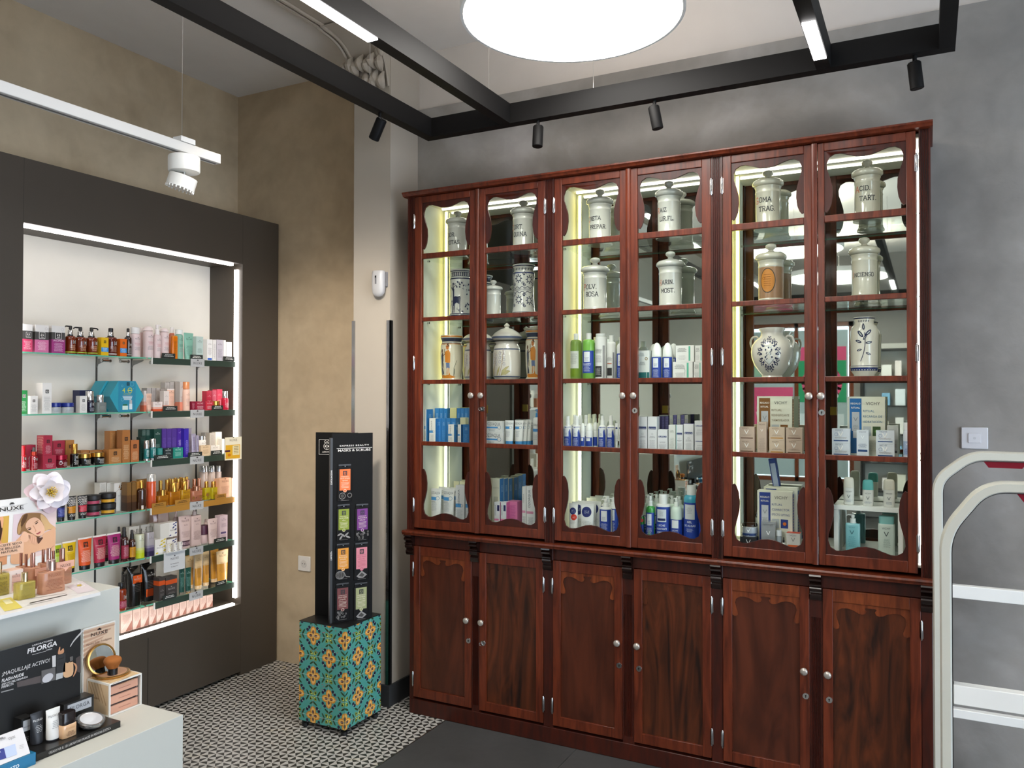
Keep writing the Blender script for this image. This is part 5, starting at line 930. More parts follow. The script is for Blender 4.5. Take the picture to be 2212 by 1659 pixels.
def albarello(row, p0, p1, top, desc, deco, lid=0, prof=None, m=CERW, yc=3.405, bands=()):
    x, r, z, h, yc = jarspace(row, p0, p1, top, yc); o = empty('ceramic_jar', (x, yc, z)); H = h*(1-lid)
    pr_ = prof or [(.86, 0), (.97, .03), (.97, .09), (.9, .13), (.88, .2), (.84, .35), (.83, .5), (.85, .68), (.9, .8), (.88, .84), (.78, .88), (.8, .93), (.93, .985), (.9, 1)]
    mb = MB(); mb.lathe([(r*a, H*b) for a, b in pr_], m, 40)
    def rad(v):
        for (a0, b0), (a1, b1) in zip(pr_, pr_[1:]):
            if b0*H <= v <= b1*H: return r*(a0+(a1-a0)*(v-b0*H)/max(1e-6, (b1-b0)*H))
        return r*pr_[-1][0]
    S = lambda u, v, k=0: Vector(((rad(v)+.0004+.0002*k)*math.sin(u/r), -(rad(v)+.0004+.0002*k)*math.cos(u/r), v))
    for v0, v1, c_ in bands:
        n = 4; mb.loft([(H*(v0+(v1-v0)*i/n), rad(H*(v0+(v1-v0)*i/n))+.0003, rad(H*(v0+(v1-v0)*i/n))+.0003) for i in range(n+1)], c_, 40, caps=False)
    deco(mb, S, r, H); mb.build('body', o, sm=60)
    if lid:
        q = MB(); a = r*pr_[-1][0]; L = h*lid; q.lathe([(a*.98, H+.0004), (a*1.18, H+L*.1), (a*1.2, H+L*.22), (a*.98, H+L*.42), (a*.55, H+L*.62), (a*.2, H+L*.7), (a*.16, H+L*.76), (a*.24, H+L*.84), (a*.16, H+L*.92), (a*.03, h)], m, 40)
        if lid > .12: q.lathe([(a*1.19, H+L*.09), (a*1.215, H+L*.2)], C('#5a6480', .3), 40, caps=False)
        q.build('lid', o, sm=60)
    ALL.append((o, px((x, yc, z+h/2)), desc, 'jar')); return o
def spiral(mb, S, u, v, s, m, wd, turns=1.4, dr=1, a0=0): mb.dline(S, [(u+s*(1-t/14)*math.cos(a0+dr*t/14*turns*6.28), v+s*(1-t/14)*math.sin(a0+dr*t/14*turns*6.28)) for t in range(14)], wd, m, 1)
def deer(mb, S, r, H):
    s = r; B = NAVY
    body = [(-.35, .36), (-.3, .44), (-.1, .46), (.25, .45), (.42, .47), (.5, .42), (.46, .34), (.44, .2), (.46, .13), (.38, .13), (.36, .3), (.1, .33), (-.08, .31), (-.1, .13), (-.17, .13), (-.18, .3), (-.26, .3), (-.3, .13), (-.37, .13), (-.36, .3)]
    mb.dpoly(S, [(a*s, b*H) for a, b in body], B, 2, .008); mb.dpoly(S, [(a*s, b*H) for a, b in [(-.32, .42), (-.34, .56), (-.5, .6), (-.46, .63), (-.3, .64), (-.16, .6), (-.18, .46)]], B, 2, .008)
    for q in ([(-.3, .63), (-.2, .7), (0, .7)], [(-.26, .63), (-.1, .66), (.1, .67)], [(-.35, .63), (-.4, .7), (-.3, .72)]): mb.dline(S, [(a*s, b*H) for a, b in q], .05*s, B, 2)
    rr = random.Random(3)
    for i in range(60):
        u, v = rr.uniform(-1.4, 1.4), rr.uniform(.14, .76)
        if -.5 < u < .6 and .3 < v < .62: continue
        if rr.random() < .5: mb.dell(S, u*s, v*H, .07*s, .022*H, B, 1, n=7, rot=rr.uniform(0, 3))
        else: spiral(mb, S, u*s, v*H, .1*s, B, .025*s, 1, rr.choice((-1, 1)), rr.uniform(0, 6))
    for i in range(16): mb.drect(S, (-1.5+.2*i)*s, .86*H, (-1.42+.2*i)*s, .93*H, CERW, 2)
albarello(2, 973, 1019, 584, 'blue and white jar painted with a deer', deer, bands=[(.03, .09, NAVY), (.1, .12, NAVY), (.8, .825, NAVY), (.85, .94, NAVY), (.955, .97, NAVY)])
def ornate(mb, S, r, H):
    s = r
    for (u, v) in ((-.05, .32), (-.05, .72), (-1.1, .3), (1, .3), (-1.1, .7), (1, .7)):
        mb.dring(S, u*s, v*H, .2*s, .06*s, NAVY, 1, 12)
        for i in range(8): mb.dell(S, (u+.3*math.cos(i*.785))*s, v*H+.3*s*math.sin(i*.785), .07*s, .05*s, NAVY, 1, n=7, rot=i*.785)
        for k_, (a, b) in enumerate(((-.48, .1), (.48, .1), (-.45, -.1), (.45, -.1))): spiral(mb, S, (u+a)*s, (v+b)*H, .16*s, NAVY, .05*s, 1.2, (-1)**k_, k_)
    for v in (.52, .5): mb.dline(S, [(-1.4*s+.1*i*s, v*H) for i in range(28)], .03*s, NAVY, 1)
    for v in (.46, .55): mb.dline(S, [((-1.4+.1*i)*s, (v+.015*math.sin(i*1.2))*H) for i in range(28)], .05*s, NAVY, 1)
    for i in range(9): spiral(mb, S, (-1.3+.32*i)*s, .9*H, .1*s, NAVY, .035*s)
albarello(2, 1107.5, 1155.5, 573, 'blue and white jar covered in scrolls and rosettes', ornate, bands=[(.02, .04, NAVY), (.075, .085, NAVY), (.82, .84, BLU), (.96, .975, NAVY)])
OR = C('#c47a22', .4); BR = C('#5a3214', .4)
def man(mb, S, r, H, u0=.15):
    s = r; mb.dpoly(S, [((u0+a)*s, b*H) for a, b in [(-.1, .2), (-.02, .4), (-.22, .42), (-.25, .62), (-.1, .66), (.15, .68), (.28, .6), (.26, .42), (.18, .38), (.16, .2), (.26, .14), (.1, .12), (.08, .34), (.0, .34), (-.02, .16), (-.12, .14)]], OR, 2, .008)
    mb.dell(S, (u0+.0)*s, .73*H, .13*s, .05*H, C('#b86a2c', .4), 3, n=12); mb.dpoly(S, [((u0+a)*s, b*H) for a, b in [(-.16, .75), (.2, .75), (.08, .82), (-.06, .81)]], BR, 3, .01)
    mb.dpoly(S, [((u0+a)*s, b*H) for a, b in [(-.14, .4), (.2, .4), (.22, .28), (.04, .3), (-.1, .28)]], C('#5d6f96', .4), 3, .008)
    for q in ([(-.2, .6), (-.45, .55), (-.5, .62)], [(-.45, .8), (-.4, .3)], [(-.25, .62), (-.3, .8)]): mb.dline(S, [((u0+a)*s, b*H) for a, b in q], .06*s, BR, 3)
    mb.dpoly(S, [((u0+a)*s, b*H) for a, b in [(-.75, .14), (-.7, .55), (-.55, .62), (-.42, .55), (-.45, .16)]], C('#3b4255', .4), 2, .008); mb.dell(S, (u0-.58)*s, .66*H, .1*s, .04*H, BR, 3, n=10)
    mb.dpoly(S, [((u0+a)*s, b*H) for a, b in [(-.9, .1), (-.7, .15), (-.3, .13), (.1, .15), (.5, .12), (.8, .1), (.5, .07), (-.6, .07)]], OR, 1, .008)
    for i in range(4): mb.dline(S, [((u0+.6)*s, .12*H), ((u0+.6+.08*i)*s, (.3+.05*i)*H)], .04*s, C('#4b5a4a', .4), 2)
MJ = [(.9, 0), (.98, .02), (.98, .05), (.86, .08), (.88, .14), (.97, .3), (1, .6), (.97, .78), (.86, .84), (.84, .87), (.98, .95), (.96, 1)]
MB_ = [(.03, .045, NAVY), (.8, .815, OR), (.82, .835, NAVY), (.86, .94, C('#3a4258', .3)), (.955, .985, OR)]
CRM = C('#d3cdb8', .15, coat=.5)
albarello(3, 955, 997, 725, 'cream jar painted with an orange hunter, left one', man, prof=MJ, m=CRM, bands=MB_)
albarello(3, 1137, 1178, 704, 'cream jar painted with an orange hunter, right one beside the lily jar', man, prof=MJ, m=CRM, bands=MB_, lid=.08)
def lily(mb, S, r, H):
    s = r; st = C('#a08468', .45); fl = C('#8d90ad', .45); lf = C('#8c8450', .45)
    for u0, hh, n in ((.12, .78, 7), (-.5, .7, 6)):
        mb.dline(S, smooth([((u0-.2)*s, .14*H), (u0*s, .4*H), ((u0+.12)*s, hh*H)], 5, False), .035*s, st, 1)
        for i in range(n):
            v = .42+(hh-.42)*i/n; sg = (-1)**i; mb.dline(S, [((u0+.02)*s, v*H), ((u0+.16*sg)*s, (v+.03)*H)], .025*s, st, 1); q = [((u0+.16*sg+a)*s, (v+.02+b)*H) for a, b in [(-.06, 0), (-.08, -.05), (0, -.06), (.08, -.05), (.06, 0), (0, .02)]]; mb.dline(S, q+[q[0]], .022*s, fl, 2)
    for q in ([(.05, .14), (.3, .2), (.62, .36), (.4, .33), (.15, .26)], [(.05, .14), (.4, .16), (.72, .24), (.5, .26), (.2, .2)], [(-.3, .13), (-.25, .25), (-.05, .36), (-.1, .24)], [(-.75, .12), (-.8, .28), (-.6, .36), (-.62, .2)]):
        mb.dpoly(S, [(a*s, b*H) for a, b in q], C('#b3a878', .45), 1, .008); mb.dline(S, [(a*s, b*H) for a, b in q+[q[0]]], .025*s, lf, 2)
LJ = [(.86, 0), (.9, .02), (.84, .05), (.95, .09), (.985, .14), (1, .4), (.98, .7), (.9, .85), (.78, .9), (.8, .93), (.9, .96)]
LB = [(.095, .12, C('#4a5570', .3)), (.76, .79, C('#4a5570', .3))]
albarello(3, 1068, 1122, 697.6, 'cream lidded jar painted with lilies of the valley, fully visible one', lily, .3, LJ, C('#d9d2c8', .15, coat=.5), bands=LB)
albarello(3, 1006, 1059, 708, 'cream lidded jar half hidden behind the door stiles', lily, .26, LJ, C('#d9d2c8', .15, coat=.5), bands=LB)
def crest(mb, S, r, H):
    s = r; c0 = .47; mb.dpoly(S, [(a*s, b*H) for a, b in [(-.22, .36), (-.22, .64), (.22, .64), (.22, .36), (0, .28)]], CERW, 1, .01); q = [(-.22, .36), (-.22, .64), (.22, .64), (.22, .36), (0, .28), (-.22, .36)]; mb.dline(S, [(a*s, b*H) for a, b in q], .03*s, NAVY, 2)
    for a in (-.6, 0, .6): mb.dline(S, [(-.14*s*math.cos(a), (.48+.1*math.sin(a)-.05)*H), (.14*s*math.cos(a), (.48+.1*math.sin(a)+.06)*H)], .03*s, NAVY, 3)
    for a, b in ((-.14, .56), (.14, .56), (-.16, .42), (.16, .42), (0, .6)): mb.dell(S, a*s, b*H, .035*s, .02*H, NAVY, 3, n=8)
    n = 18
    for i in range(n):
        t = 2*math.pi*i/n; spiral(mb, S, .46*s*math.cos(t), (.48+.3*math.sin(t))*H, .11*s, NAVY, .04*s, 1.2, (-1)**i, t); mb.dell(S, .36*s*math.cos(t), (.48+.24*math.sin(t))*H, .05*s, .02*H, NAVY, 1, n=7, rot=t)
    mb.dtext(S, 'UNTP', 0, .2*H, .09*s, NAVY, k=3)
UJ = [(.42, 0), (.5, .03), (.46, .07), (.62, .15), (.82, .28), (.93, .42), (.96, .54), (.92, .66), (.78, .76), (.6, .82), (.52, .86), (.5, .92), (.6, .97), (.58, 1)]
u = albarello(3, 1621, 1716, 709, 'rounded cream urn with two handles and a blue crest', crest, prof=UJ, m=C('#d8d1c6', .15, coat=.5))
_, r, _, h, _ = jarspace(3, 1621, 1716, 709)
for sg in (-1, 1): MB().tube(smooth([(sg*r*.9, 0, h*.6), (sg*r*.98, 0, h*.72), (sg*r*.9, 0, h*.82), (sg*r*.7, 0, h*.84), (sg*r*.6, 0, h*.78)], 5, False), .0045, C('#d8d1c6', .15, coat=.5), 10).build('handle', u)
def branch(mb, S, r, H):
    s = r; mb.dline(S, smooth([(-.2*s, .28*H), (0, .4*H), (.12*s, .55*H), (.1*s, .74*H)], 5, False), .05*s, NAVY, 1)
    for u, v, a, L in ((-.2, .72, 2.2, .3), (.35, .74, .8, .3), (.0, .84, 1.7, .26), (-.35, .6, 2.8, .24), (.4, .58, .2, .24), (-.3, .46, 3.4, .2), (.35, .4, -.4, .2), (.1, .66, 1, .2)): mb.dell(S, u*s, v*H, L*s, L*.4*s, NAVY, 1, .008, rot=a, n=12); mb.dell(S, u*s, v*H, L*.6*s, L*.12*s, CERW, 2, .008, rot=a, n=8)
    for i in range(10): mb.dell(S, (-.9+.2*i)*s, .14*H, .06*s, .01*H, CERW, 2, n=8)
    for i in range(5): spiral(mb, S, (-.5+.25*i)*s, .93*H, .08*s, NAVY, .03*s)
BJ = [(.6, 0), (.72, .02), (.72, .06), (.92, .12), (.97, .19), (.93, .22), (.95, .3), (.96, .55), (1, .76), (.88, .84), (.68, .89), (.66, .93), (.76, .985), (.74, 1)]
albarello(3, 1836, 1899, 686, 'cream jar painted with a dark blue fruiting branch', branch, prof=BJ, m=C('#dcd6c9', .15, coat=.5), bands=[(.125, .18, BLU), (.2, .21, NAVY), (.97, .99, NAVY)])
# ================================================================ CABINET STOCK
LBL = '#1f3f9e'; WH = '#e2e3e2'
def lab(c_=LBL, tx='#cfd6ea', v0=.06, v1=.72, logo_=True): return [('r', -.62, v0, .62, v1, c_), ('r', -.26, v0+(v1-v0)*.5, .26, v0+(v1-v0)*.95, '#dfe3e8', 1), ('l', v0+(v1-v0)*.54, v0+(v1-v0)*.7, 2, '#5a6a9a', -.18, .18), ('l', v0+.03, v0+(v1-v0)*.42, 5, tx, -.3, .3)]
# row 3, middle unit
K(3, 'btl', 1227.6, 1252, 720, 'green bottle with white label and white cap', C('#7d9a4a', .2, coat=.3), [('r', -.5, .3, .4, .72, '#cfd3cb'), ('l', .4, .66, 6, '#8d9488', -.4, .3), ('r', -.5, .1, .4, .28, '#6f8a1e')], cap=('plain', '#e8e8e6', .13, .42), yf=3.36, sh=.1)
K(3, 'btl', 1254, 1280, 719, 'bright green bottle with deep blue label', C('#79b44e', .2, coat=.3), lab(v0=.18, v1=.72)+[('t', 'CHAMPU', .38, .13, '#dfe5f0', 0, .7)], cap=('plain', '#e8e8e6', .13, .42), sh=.1)
K(3, 'btl', 1281.5, 1306.5, 720, 'large white shampoo bottle with grey and black label', WH, [('r', .3, .05, .5, .78, '#9a9a9c'), ('l', .6, .7, 2, '#5a5a5c', -.4, .25), ('l', .4, .56, 4, '#9a9a9c', -.4, .25), ('r', -.45, .08, .22, .32, '#2a2a2c'), ('l', .12, .28, 2, '#c5c5c7', -.4, .15)], cap=('wide', '#eef0ee', .05), sh=.06)
K(3, 'btl', 1308, 1327, 724, 'medium white shampoo bottle with grey and black label', WH, [('r', .3, .05, .5, .72, '#8a8a8c'), ('l', .5, .6, 2, '#5a5a5c', -.4, .25), ('r', -.4, .42, .2, .44, '#b5562a'), ('r', -.45, .12, .22, .32, '#2a2a2c')], cap=('plain', '#eef0ee', .14, .5), sh=.1)
K(3, 'btl', 1329, 1350, 728, 'white bottle with blue label partly behind the astragal', WH, lab(), cap=('plain', '#eef0ee', .14, .5))
for pc in (1290, 1313): again(ALL[-1][0], pc, 3.44, 'white capped bottle in the back row, third shelf of the middle unit')
K(3, 'box', 1377, 1403, 757, 'white and teal carton with a gold medal print', '#dfe4e2', [('r', -.5, .02, .5, .26, '#1f6a6c'), ('ring', .25, .72, .1, .04, '#b5903a'), ('l', .8, .92, 2, '#7a8a8a', -.4, .1), ('l', .5, .62, 2, '#5a6a6a', -.4, .2), ('ln', [(.25, 0), (.35, .8)], .03, '#e6ebe9')], d=.04)
for a, b in ((1404.5, 1427), (1428, 1450.5)): K(3, 'btl', a, b, 739.5, 'foam bottle with domed white cap and blue label', '#c9cdc4', lab(v0=.08, v1=.95), cap=('dome', '#e9ebe8', .36), sh=.04)
again(ALL[-1][0], 1455, 3.42, 'foam bottle behind the white cartons'); again(ALL[-2][0], 1412, 3.43, 'cream capped bottle behind the foam bottles')
for a, b in ((1453, 1497), (1498.5, 1517)): K(3, 'box', a, b, 781.5, 'white carton with a green stripe, lower row', '#e3e3e0', [('r', .2, .06, .3, .94, '#5fb59a'), ('l', .6, .85, 2, '#6a6a6a', -.42, .1), ('l', .12, .4, 3, '#bcbcba', -.42, .1), ('ln', [(.05, .8), (.12, .5), (.06, .2)], .02, '#a9adab')], d=.05)
zt_ = TOPZ['k']
for a, b in ((1459.5, 1500), (1501.5, 1519)): K(3, 'box', a, b, 746, 'white carton with a green stripe, upper row', '#e6e6e3', [('r', .2, .06, .3, .94, '#5fb59a'), ('l', .6, .85, 2, '#6a6a6a', -.42, .1), ('l', .12, .4, 3, '#bcbcba', -.42, .1)], d=.05, z0=zt_)
# row 4, left unit : ozone skincare
OZ = '#2f78b8'; ozs = [('tv', 'OZOAQUA', .68, -.05, .2, '#5a6672'), ('r', -.5, .4, .1, .5, '#4f93cf'), ('ring', .2, .45, .13, .03, '#7a98ae'), ('l', .08, .34, 5, '#9aa4ac', -.4, .3)]
fl_ = [('r', -.5, 0, .5, 1, OZ), ('l', .7, .85, 2, '#a9cbe6', -.2, .3), ('l', .1, .5, 5, '#5f9ad0', -.3, .3)]
K(4, 'box', 908, 921, 884, 'tall white and blue carton at the left end, fourth shelf', WH, ozs, d=.06, flank=fl_)
for i in range(1, 5): K(4, 'box', 922+9*i, 930.5+9*i, 882, 'blue carton in the back row on the left', '#2f78b8', fl_[1:], yf=3.43, d=.04, flank=fl_)
K(4, 'box', 927.5, 941, 903.5, 'white fronted carton with vertical lettering, fourth shelf', WH, ozs, d=.05, flank=fl_)
for i in range(4): K(4, 'box', 943+10.5*i, 953+10.5*i, 903.5, 'blue carton in the middle row on the left', '#3279ba', fl_[1:], yf=3.365, d=.04, flank=fl_)
K(4, 'box', 972, 986, 881, 'pale yellow carton in the back row on the left', '#d8d49c', [('l', .6, .7, 1, '#8a8a60')], yf=3.44, d=.04)
for i in range(3): K(4, 'box', 987+8*i, 994.5+8*i, 882, 'blue carton right of the pale yellow one', '#3a7cba', fl_[1:], yf=3.44, d=.04)
for a, b in ((968.5, 981), (989, 996)): K(4, 'box', a, b, 917, 'short white carton in the front row on the left', WH, ozs, d=.05, flank=fl_)
K(4, 'box', 994, 1006, 902, 'cream carton behind the short white cartons', '#dcdab2', [('l', .6, .7, 1, '#8a8a60')], yf=3.40, d=.03)
K(4, 'box', 1000, 1014, 917, 'short blue carton near the door stile', '#2f70ae', fl_[1:], d=.05)
sp_ = [('t', 'OZOAQUA', .62, .17, '#4a545c', -.05, .8), ('r', -.5, .36, .2, .5, '#4f93cf'), ('ring', .3, .45, .1, .02, '#7a98ae'), ('l', .08, .28, 2, '#7a8288', -.42, .1)]
K(4, 'box', 1047, 1087, 934, 'lower soap carton lettered in grey, blue band', WH, sp_, d=.05); zt_ = TOPZ['k']; K(4, 'box', 1051, 1086, 910, 'upper soap carton lettered in grey, blue band', WH, sp_, d=.05, z0=zt_)
oz_t = [('t', 'OZOAQUA', .8, .2, '#5a646c', 0, .8), ('r', -.5, .58, .1, .7, '#4f93cf'), ('ring', .22, .66, .14, .03, '#7a98ae'), ('l', .2, .5, 4, '#9aa2a8', -.36, .2)]
for a, b in ((1088, 1107), (1109, 1128), ): K(4, 'tube', a, b, 908, 'white cream tube with blue cap, fourth shelf', WH, oz_t, cap=('plain', '#3a86c0', .17), d=.028, foot=.85, yf=3.33)
for pc, y in ((1131, 3.372), (1139, 3.39), (1146, 3.43)): again(ALL[-1][0], pc, y, 'white cream tube with blue cap in the row behind')
K(4, 'btl', 1147, 1168, 884, 'white pump bottle with blue head at the right, fourth shelf', WH, [('t', 'OZOAQUA', .7, .2, '#5a646c', 0, .8), ('r', -.6, .5, .4, .6, '#4f93cf'), ('l', .2, .4, 4, '#9aa2a8', -.36, .2)], cap=('pump', C('#3f8ac6', .3), .22, .5), spout=.012, left=1)
# row 4, middle unit
bot = dict(cap=('spray', '#e8eae8', .3, .5), cone=1, sh=.1)
for a, b in ((1214.5, 1232), (1233, 1252)): K(4, 'btl', a, b, 898.5, 'white spray bottle with deep blue label, left pair', WH, lab(v0=.05, v1=.93), **bot)
for a, b in ((1253, 1261.5), (1262.5, 1277.5)): K(4, 'btl', a, b, 914, 'small white bottle with domed cap and blue patch', WH, [('r', -.62, .1, .62, .6, LBL), ('r', -.3, .4, .3, .56, '#dfe3e8', 1)], cap=('dome', '#e9ebe8', .3), sh=.05)
K(4, 'btl', 1279, 1289, 912, 'small white bottle between the spray pairs', WH, [('r', -.62, .1, .62, .6, LBL)], cap=('dome', '#e9ebe8', .3), yf=3.37)
for a, b in ((1289.5, 1306.5), (1307.5, 1325.5)): K(4, 'btl', a, b, 898, 'white spray bottle with deep blue label, right pair', WH, lab(v0=.05, v1=.93), **bot)
for pc in (1242, 1254, 1266): again(ALL[-1][0], pc, 3.42, 'white spray bottle in the back row, fourth shelf')
for a, b in ((1326, 1333), (1334, 1343)): K(4, 'tube', a, b, 914, 'white tube with dark blue round mark by the stile', WH, [('o', 0, .78, .35, .3, '#1d2f6e'), ('l', .2, .5, 4, '#a9adae')], cap=('plain', WH, .1), d=.03)
wb = [('r', -.4, .62, .4, .7, '#26356e'), ('t', 'BLANCA', .63, .13, '#dfe3ee', 0, .7), ('ring', 0, .48, .09, .02, '#8a8c92'), ('l', .36, .42, 2, '#6a6c74'), ('l', .06, .3, 5, '#a9abb0')]
for a, b in ((1378, 1398), (1399, 1419)): K(4, 'box', a, b, 900, 'tall white carton with a navy badge', '#dedfe2', wb, d=.04)
K(4, 'box', 1420, 1442, 928, 'short white carton with a navy badge', '#dedfe2', wb[:2]+wb[3:], d=.04)
K(4, 'box', 1444, 1459, 918, 'slim white carton with green print, fourth shelf', '#dcddd8', [('l', .7, .8, 2, '#6a7a6a'), ('l', .1, .5, 5, '#a5aba5')], d=.04)
K(4, 'box', 1460, 1475, 918, 'slim white carton with navy badge and teal edge', '#dedfe2', wb+[('r', -.5, 0, -.44, 1, '#4fb0b5')], d=.04)
K(4, 'box', 1476.5, 1498, 915.5, 'white carton with purple top, fourth shelf', '#dedfe2', wb, d=.04, topc='#5a4a9a')
for lv, t in ((0, 942), (1, 909)): K(4, 'box', 1500, 1524, t, ('upper' if lv else 'lower')+' small white carton stacked beside the stile', '#dedfe2', wb[:2]+wb[3:], d=.04, z0=None if not lv else TOPZ['k'])
for i in range(3): K(4, 'box', 1420+8.2*i, 1427.5+8.2*i, 899.5, 'dark violet carton in the back row', '#3f3b66', [('l', .1, .9, 6, '#5f5b86')], yf=3.41, d=.04)
for i in range(5): K(4, 'box', 1446+8.2*i, 1453.5+8.2*i, 896.5, 'grey violet carton in the back row', ['#9a9c90', '#4a4676'][i % 2], [('l', .1, .9, 6, '#77759a')], yf=3.41, d=.04)
# row 4, right unit
def ritual(row, a, b, t, desc, c1, lines, cc, yf=3.40, **k):
    # w from photo; strip on the left with gift tube, heading and two picture squares
    ops = [('r', -.44, .04, -.12, .97, c1), ('t', 'REGALO', .87, .048, '#efe9dd', -.28, .27, 1, .02), ('t', 'RITUAL', .80, .048, '#efe9dd', -.28, .27, 1, .02), ('r', -.38, .42, -.18, .74, '#bdbfc2', 1), ('r', -.35, .30, -.21, .42, '#d8dadb', 1), ('V', -.28, .62, '#8a8c90', .4), ('l', .45, .52, 2, '#7a7c80', -.36, -.2),
           ('t', 'VICHY', .86, .085, '#4a4a4c', .18, .5)]+[('tl', s_, .74-.09*i, .06, cc, -.08) for i, s_ in enumerate(lines)]+[('r', -.08, .34, .13, .50, '#b9c0c4'), ('r', .17, .34, .38, .50, c1 if c1 != '#1668a8' else '#2a4a16'), ('ring', 0, .42, .05, .01, '#e9eef0'), ('o', .28, .42, .05, .05, '#d06a12' if c1 != '#1668a8' else '#5a8a2a'), ('l', .08, .28, 4, '#b5b2a6', -.08, .4)]
    return K(row, 'box', a, b, t, desc, '#dedccb', ops, yf=yf, d=.045, flank=[('r', -.4, .05, .4, .95, c1), ('l', .1, .9, 6, '#d9b07a')], **k)
ritual(4, 1634, 1712, 856, 'large gift carton with brown strip, heading RITUAL REDENSIFICANTE', '#7d4f16', ('RITUAL', 'REDENSIFICANTE', 'Y REMODELADOR'), '#7a6a4a')
ritual(4, 1829, 1913, 857, 'large gift carton with bright blue strip, heading RITUAL RECARGA', '#1668a8', ('RITUAL', 'RECARGA DE', 'HIDRATACIÓN'), '#4a7a9a')
vy = lambda tc='#6a5648', b='#6a4a3a': [('t', 'VICHY', .84, .1, tc, -.1, .5), ('V', -.02, .62, '#f0ebe6'), ('l', .3, .42, 2, '#8a7a70', -.4, .4), ('r', -.4, .12, .4, .2, b)]
RS = '#bca594'
def stack2(a, b, t1, t0, c_, ops, nm, row=4): 
    K(row, 'box', a, b, t1, 'lower '+nm, c_, ops, d=.04); K(row, 'box', a, b, t0, 'upper '+nm, c_, ops, d=.04, z0=TOPZ['k'])
stack2(1596, 1630, 951, 922, RS, vy(), 'beige pink carton of the leftmost pair'); K(4, 'box', 1635.5, 1655.5, 911.5, 'tall beige pink carton between the stacked pairs', RS, [('t', 'VICHY', .9, .16, '#6a5648', 0, .8), ('V', 0, .74, '#f0ebe6'), ('l', .1, .5, 6, '#9a887c')], d=.035)
stack2(1660.5, 1695, 951, 923, '#c4ae98', vy('#6a5648', '#b5803a'), 'beige pink carton of the middle pair'); stack2(1697, 1733, 951, 924, RS, vy(), 'beige pink carton beside the door stile')
BW = '#ccd0d6'
stack2(1796, 1836, 957, 926, BW, vy('#6a7080', '#2a4a7a')+[('ring', -.26, .6, .09, .02, '#8a9ab5')], 'pale blue white carton of the left pair'); K(4, 'box', 1849.5, 1876, 929, 'single tall pale carton before the blue stripped box', BW, [('t', 'VICHY', .9, .14, '#6a7080', 0, .7), ('V', 0, .74, '#f2f4f6'), ('l', .35, .5, 2, '#5a6a8a'), ('r', -.4, .2, .4, .28, '#2a4a7a')], d=.035)
stack2(1891, 1932, 959, 930, BW, vy('#6a7080', '#2a4a7a')+[('ring', -.26, .6, .09, .02, '#8a9ab5')], 'pale blue white carton of the right pair')
K(4, 'box', 1915, 1940, 919, 'grey white carton behind the right pair', '#c9cac6', vy('#6a7080', '#5a5a5a'), yf=3.40, d=.04); K(4, 'btl', 1950, 1966, 913, 'slim white and pale blue bottle at the right door stile', '#d3d8e2', [('r', -.6, .1, .6, .6, '#9fb0d0'), ('V', 0, .5, '#eef2f6'), ('l', .15, .35, 3, '#5a70a5')], cap=('wide', '#e6e9ec', .2), yf=3.35)
# bottom row, left unit
for a, b in ((927, 950.5), (953.5, 978.5)): K(5, 'tube', a, b, 1056, 'white tube with blue band on the cabinet floor', WH, oz_t+[('l', .5, .56, 1, '#4a545c', -.4, .1)], cap=('plain', C('#c9cccd', .15), .1), d=.035, foot=.85)
for pc in (960, 985): again(ALL[-1][0], pc, 3.40, 'white tube in the second row on the left floor')
for a, b in ((984.5, 1004), (1006, 1016)): K(5, 'box', a, b, 1049, 'tall white carton with vertical lettering, left floor', '#d8dade', ozs, d=.05)
for a, b in ((978, 990), (991, 1003)): K(5, 'tube', a, b, 1040, 'cream tube crimp showing in the back row', '#d6d4b4', [], cap=('plain', '#d6d4b4', .1), d=.02, yf=3.46)
for i in range(3): K(5, 'box', 1063+9.5*i, 1080+9.5*i, 1034, 'tall cream carton with bright blue side, left floor', '#d3d0bc', [('t', 'AGATO', .78, .16, '#9a9a8a', 0, .8), ('r', -.3, .4, .3, .6, '#b5b3a2')], yf=3.37+.045*i, d=.04, flank=fl_)
K(5, 'box', 1053, 1062, 1034, 'tall cream carton beside the fretwork on the left floor', '#cfcdb8', [], yf=3.42, d=.04)
for a, b in ((1068, 1080.5), (1082, 1094)): K(5, 'box', a, b, 1085, 'white carton with pink foot and navy square', '#d9dade', [('tv', 'OZOAQUA', .65, -.2, .22, '#5a6672'), ('r', 0, .62, .4, .88, '#23285a'), ('r', -.5, .2, .3, .28, '#d87aa6'), ('l', .04, .16, 2, '#a9a9b0')], d=.04, flank=[('r', -.5, 0, .5, 1, '#c9679a'), ('l', .3, .8, 4, '#9a3a6e')])
K(5, 'box', 1096, 1118, 1083, 'pink carton with violet print on the left floor', '#cf74a2', [('l', .1, .85, 6, '#9a3a80')], yf=3.37, d=.05)
for a, b in ((1128, 1137), (1137.5, 1156)): K(5, 'box', a, b, 1051, 'tall white carton with pink band and vertical lettering', '#dddee0', [('tv', 'OZOAQUA', .7, -.05, .26, '#5a6672'), ('r', -.5, .34, .3, .4, '#d58fb0'), ('ring', .2, .37, .12, .02, '#b5889a'), ('l', .06, .26, 3, '#8a8a92')], d=.04, yf=3.335 if a > 1130 else 3.36)
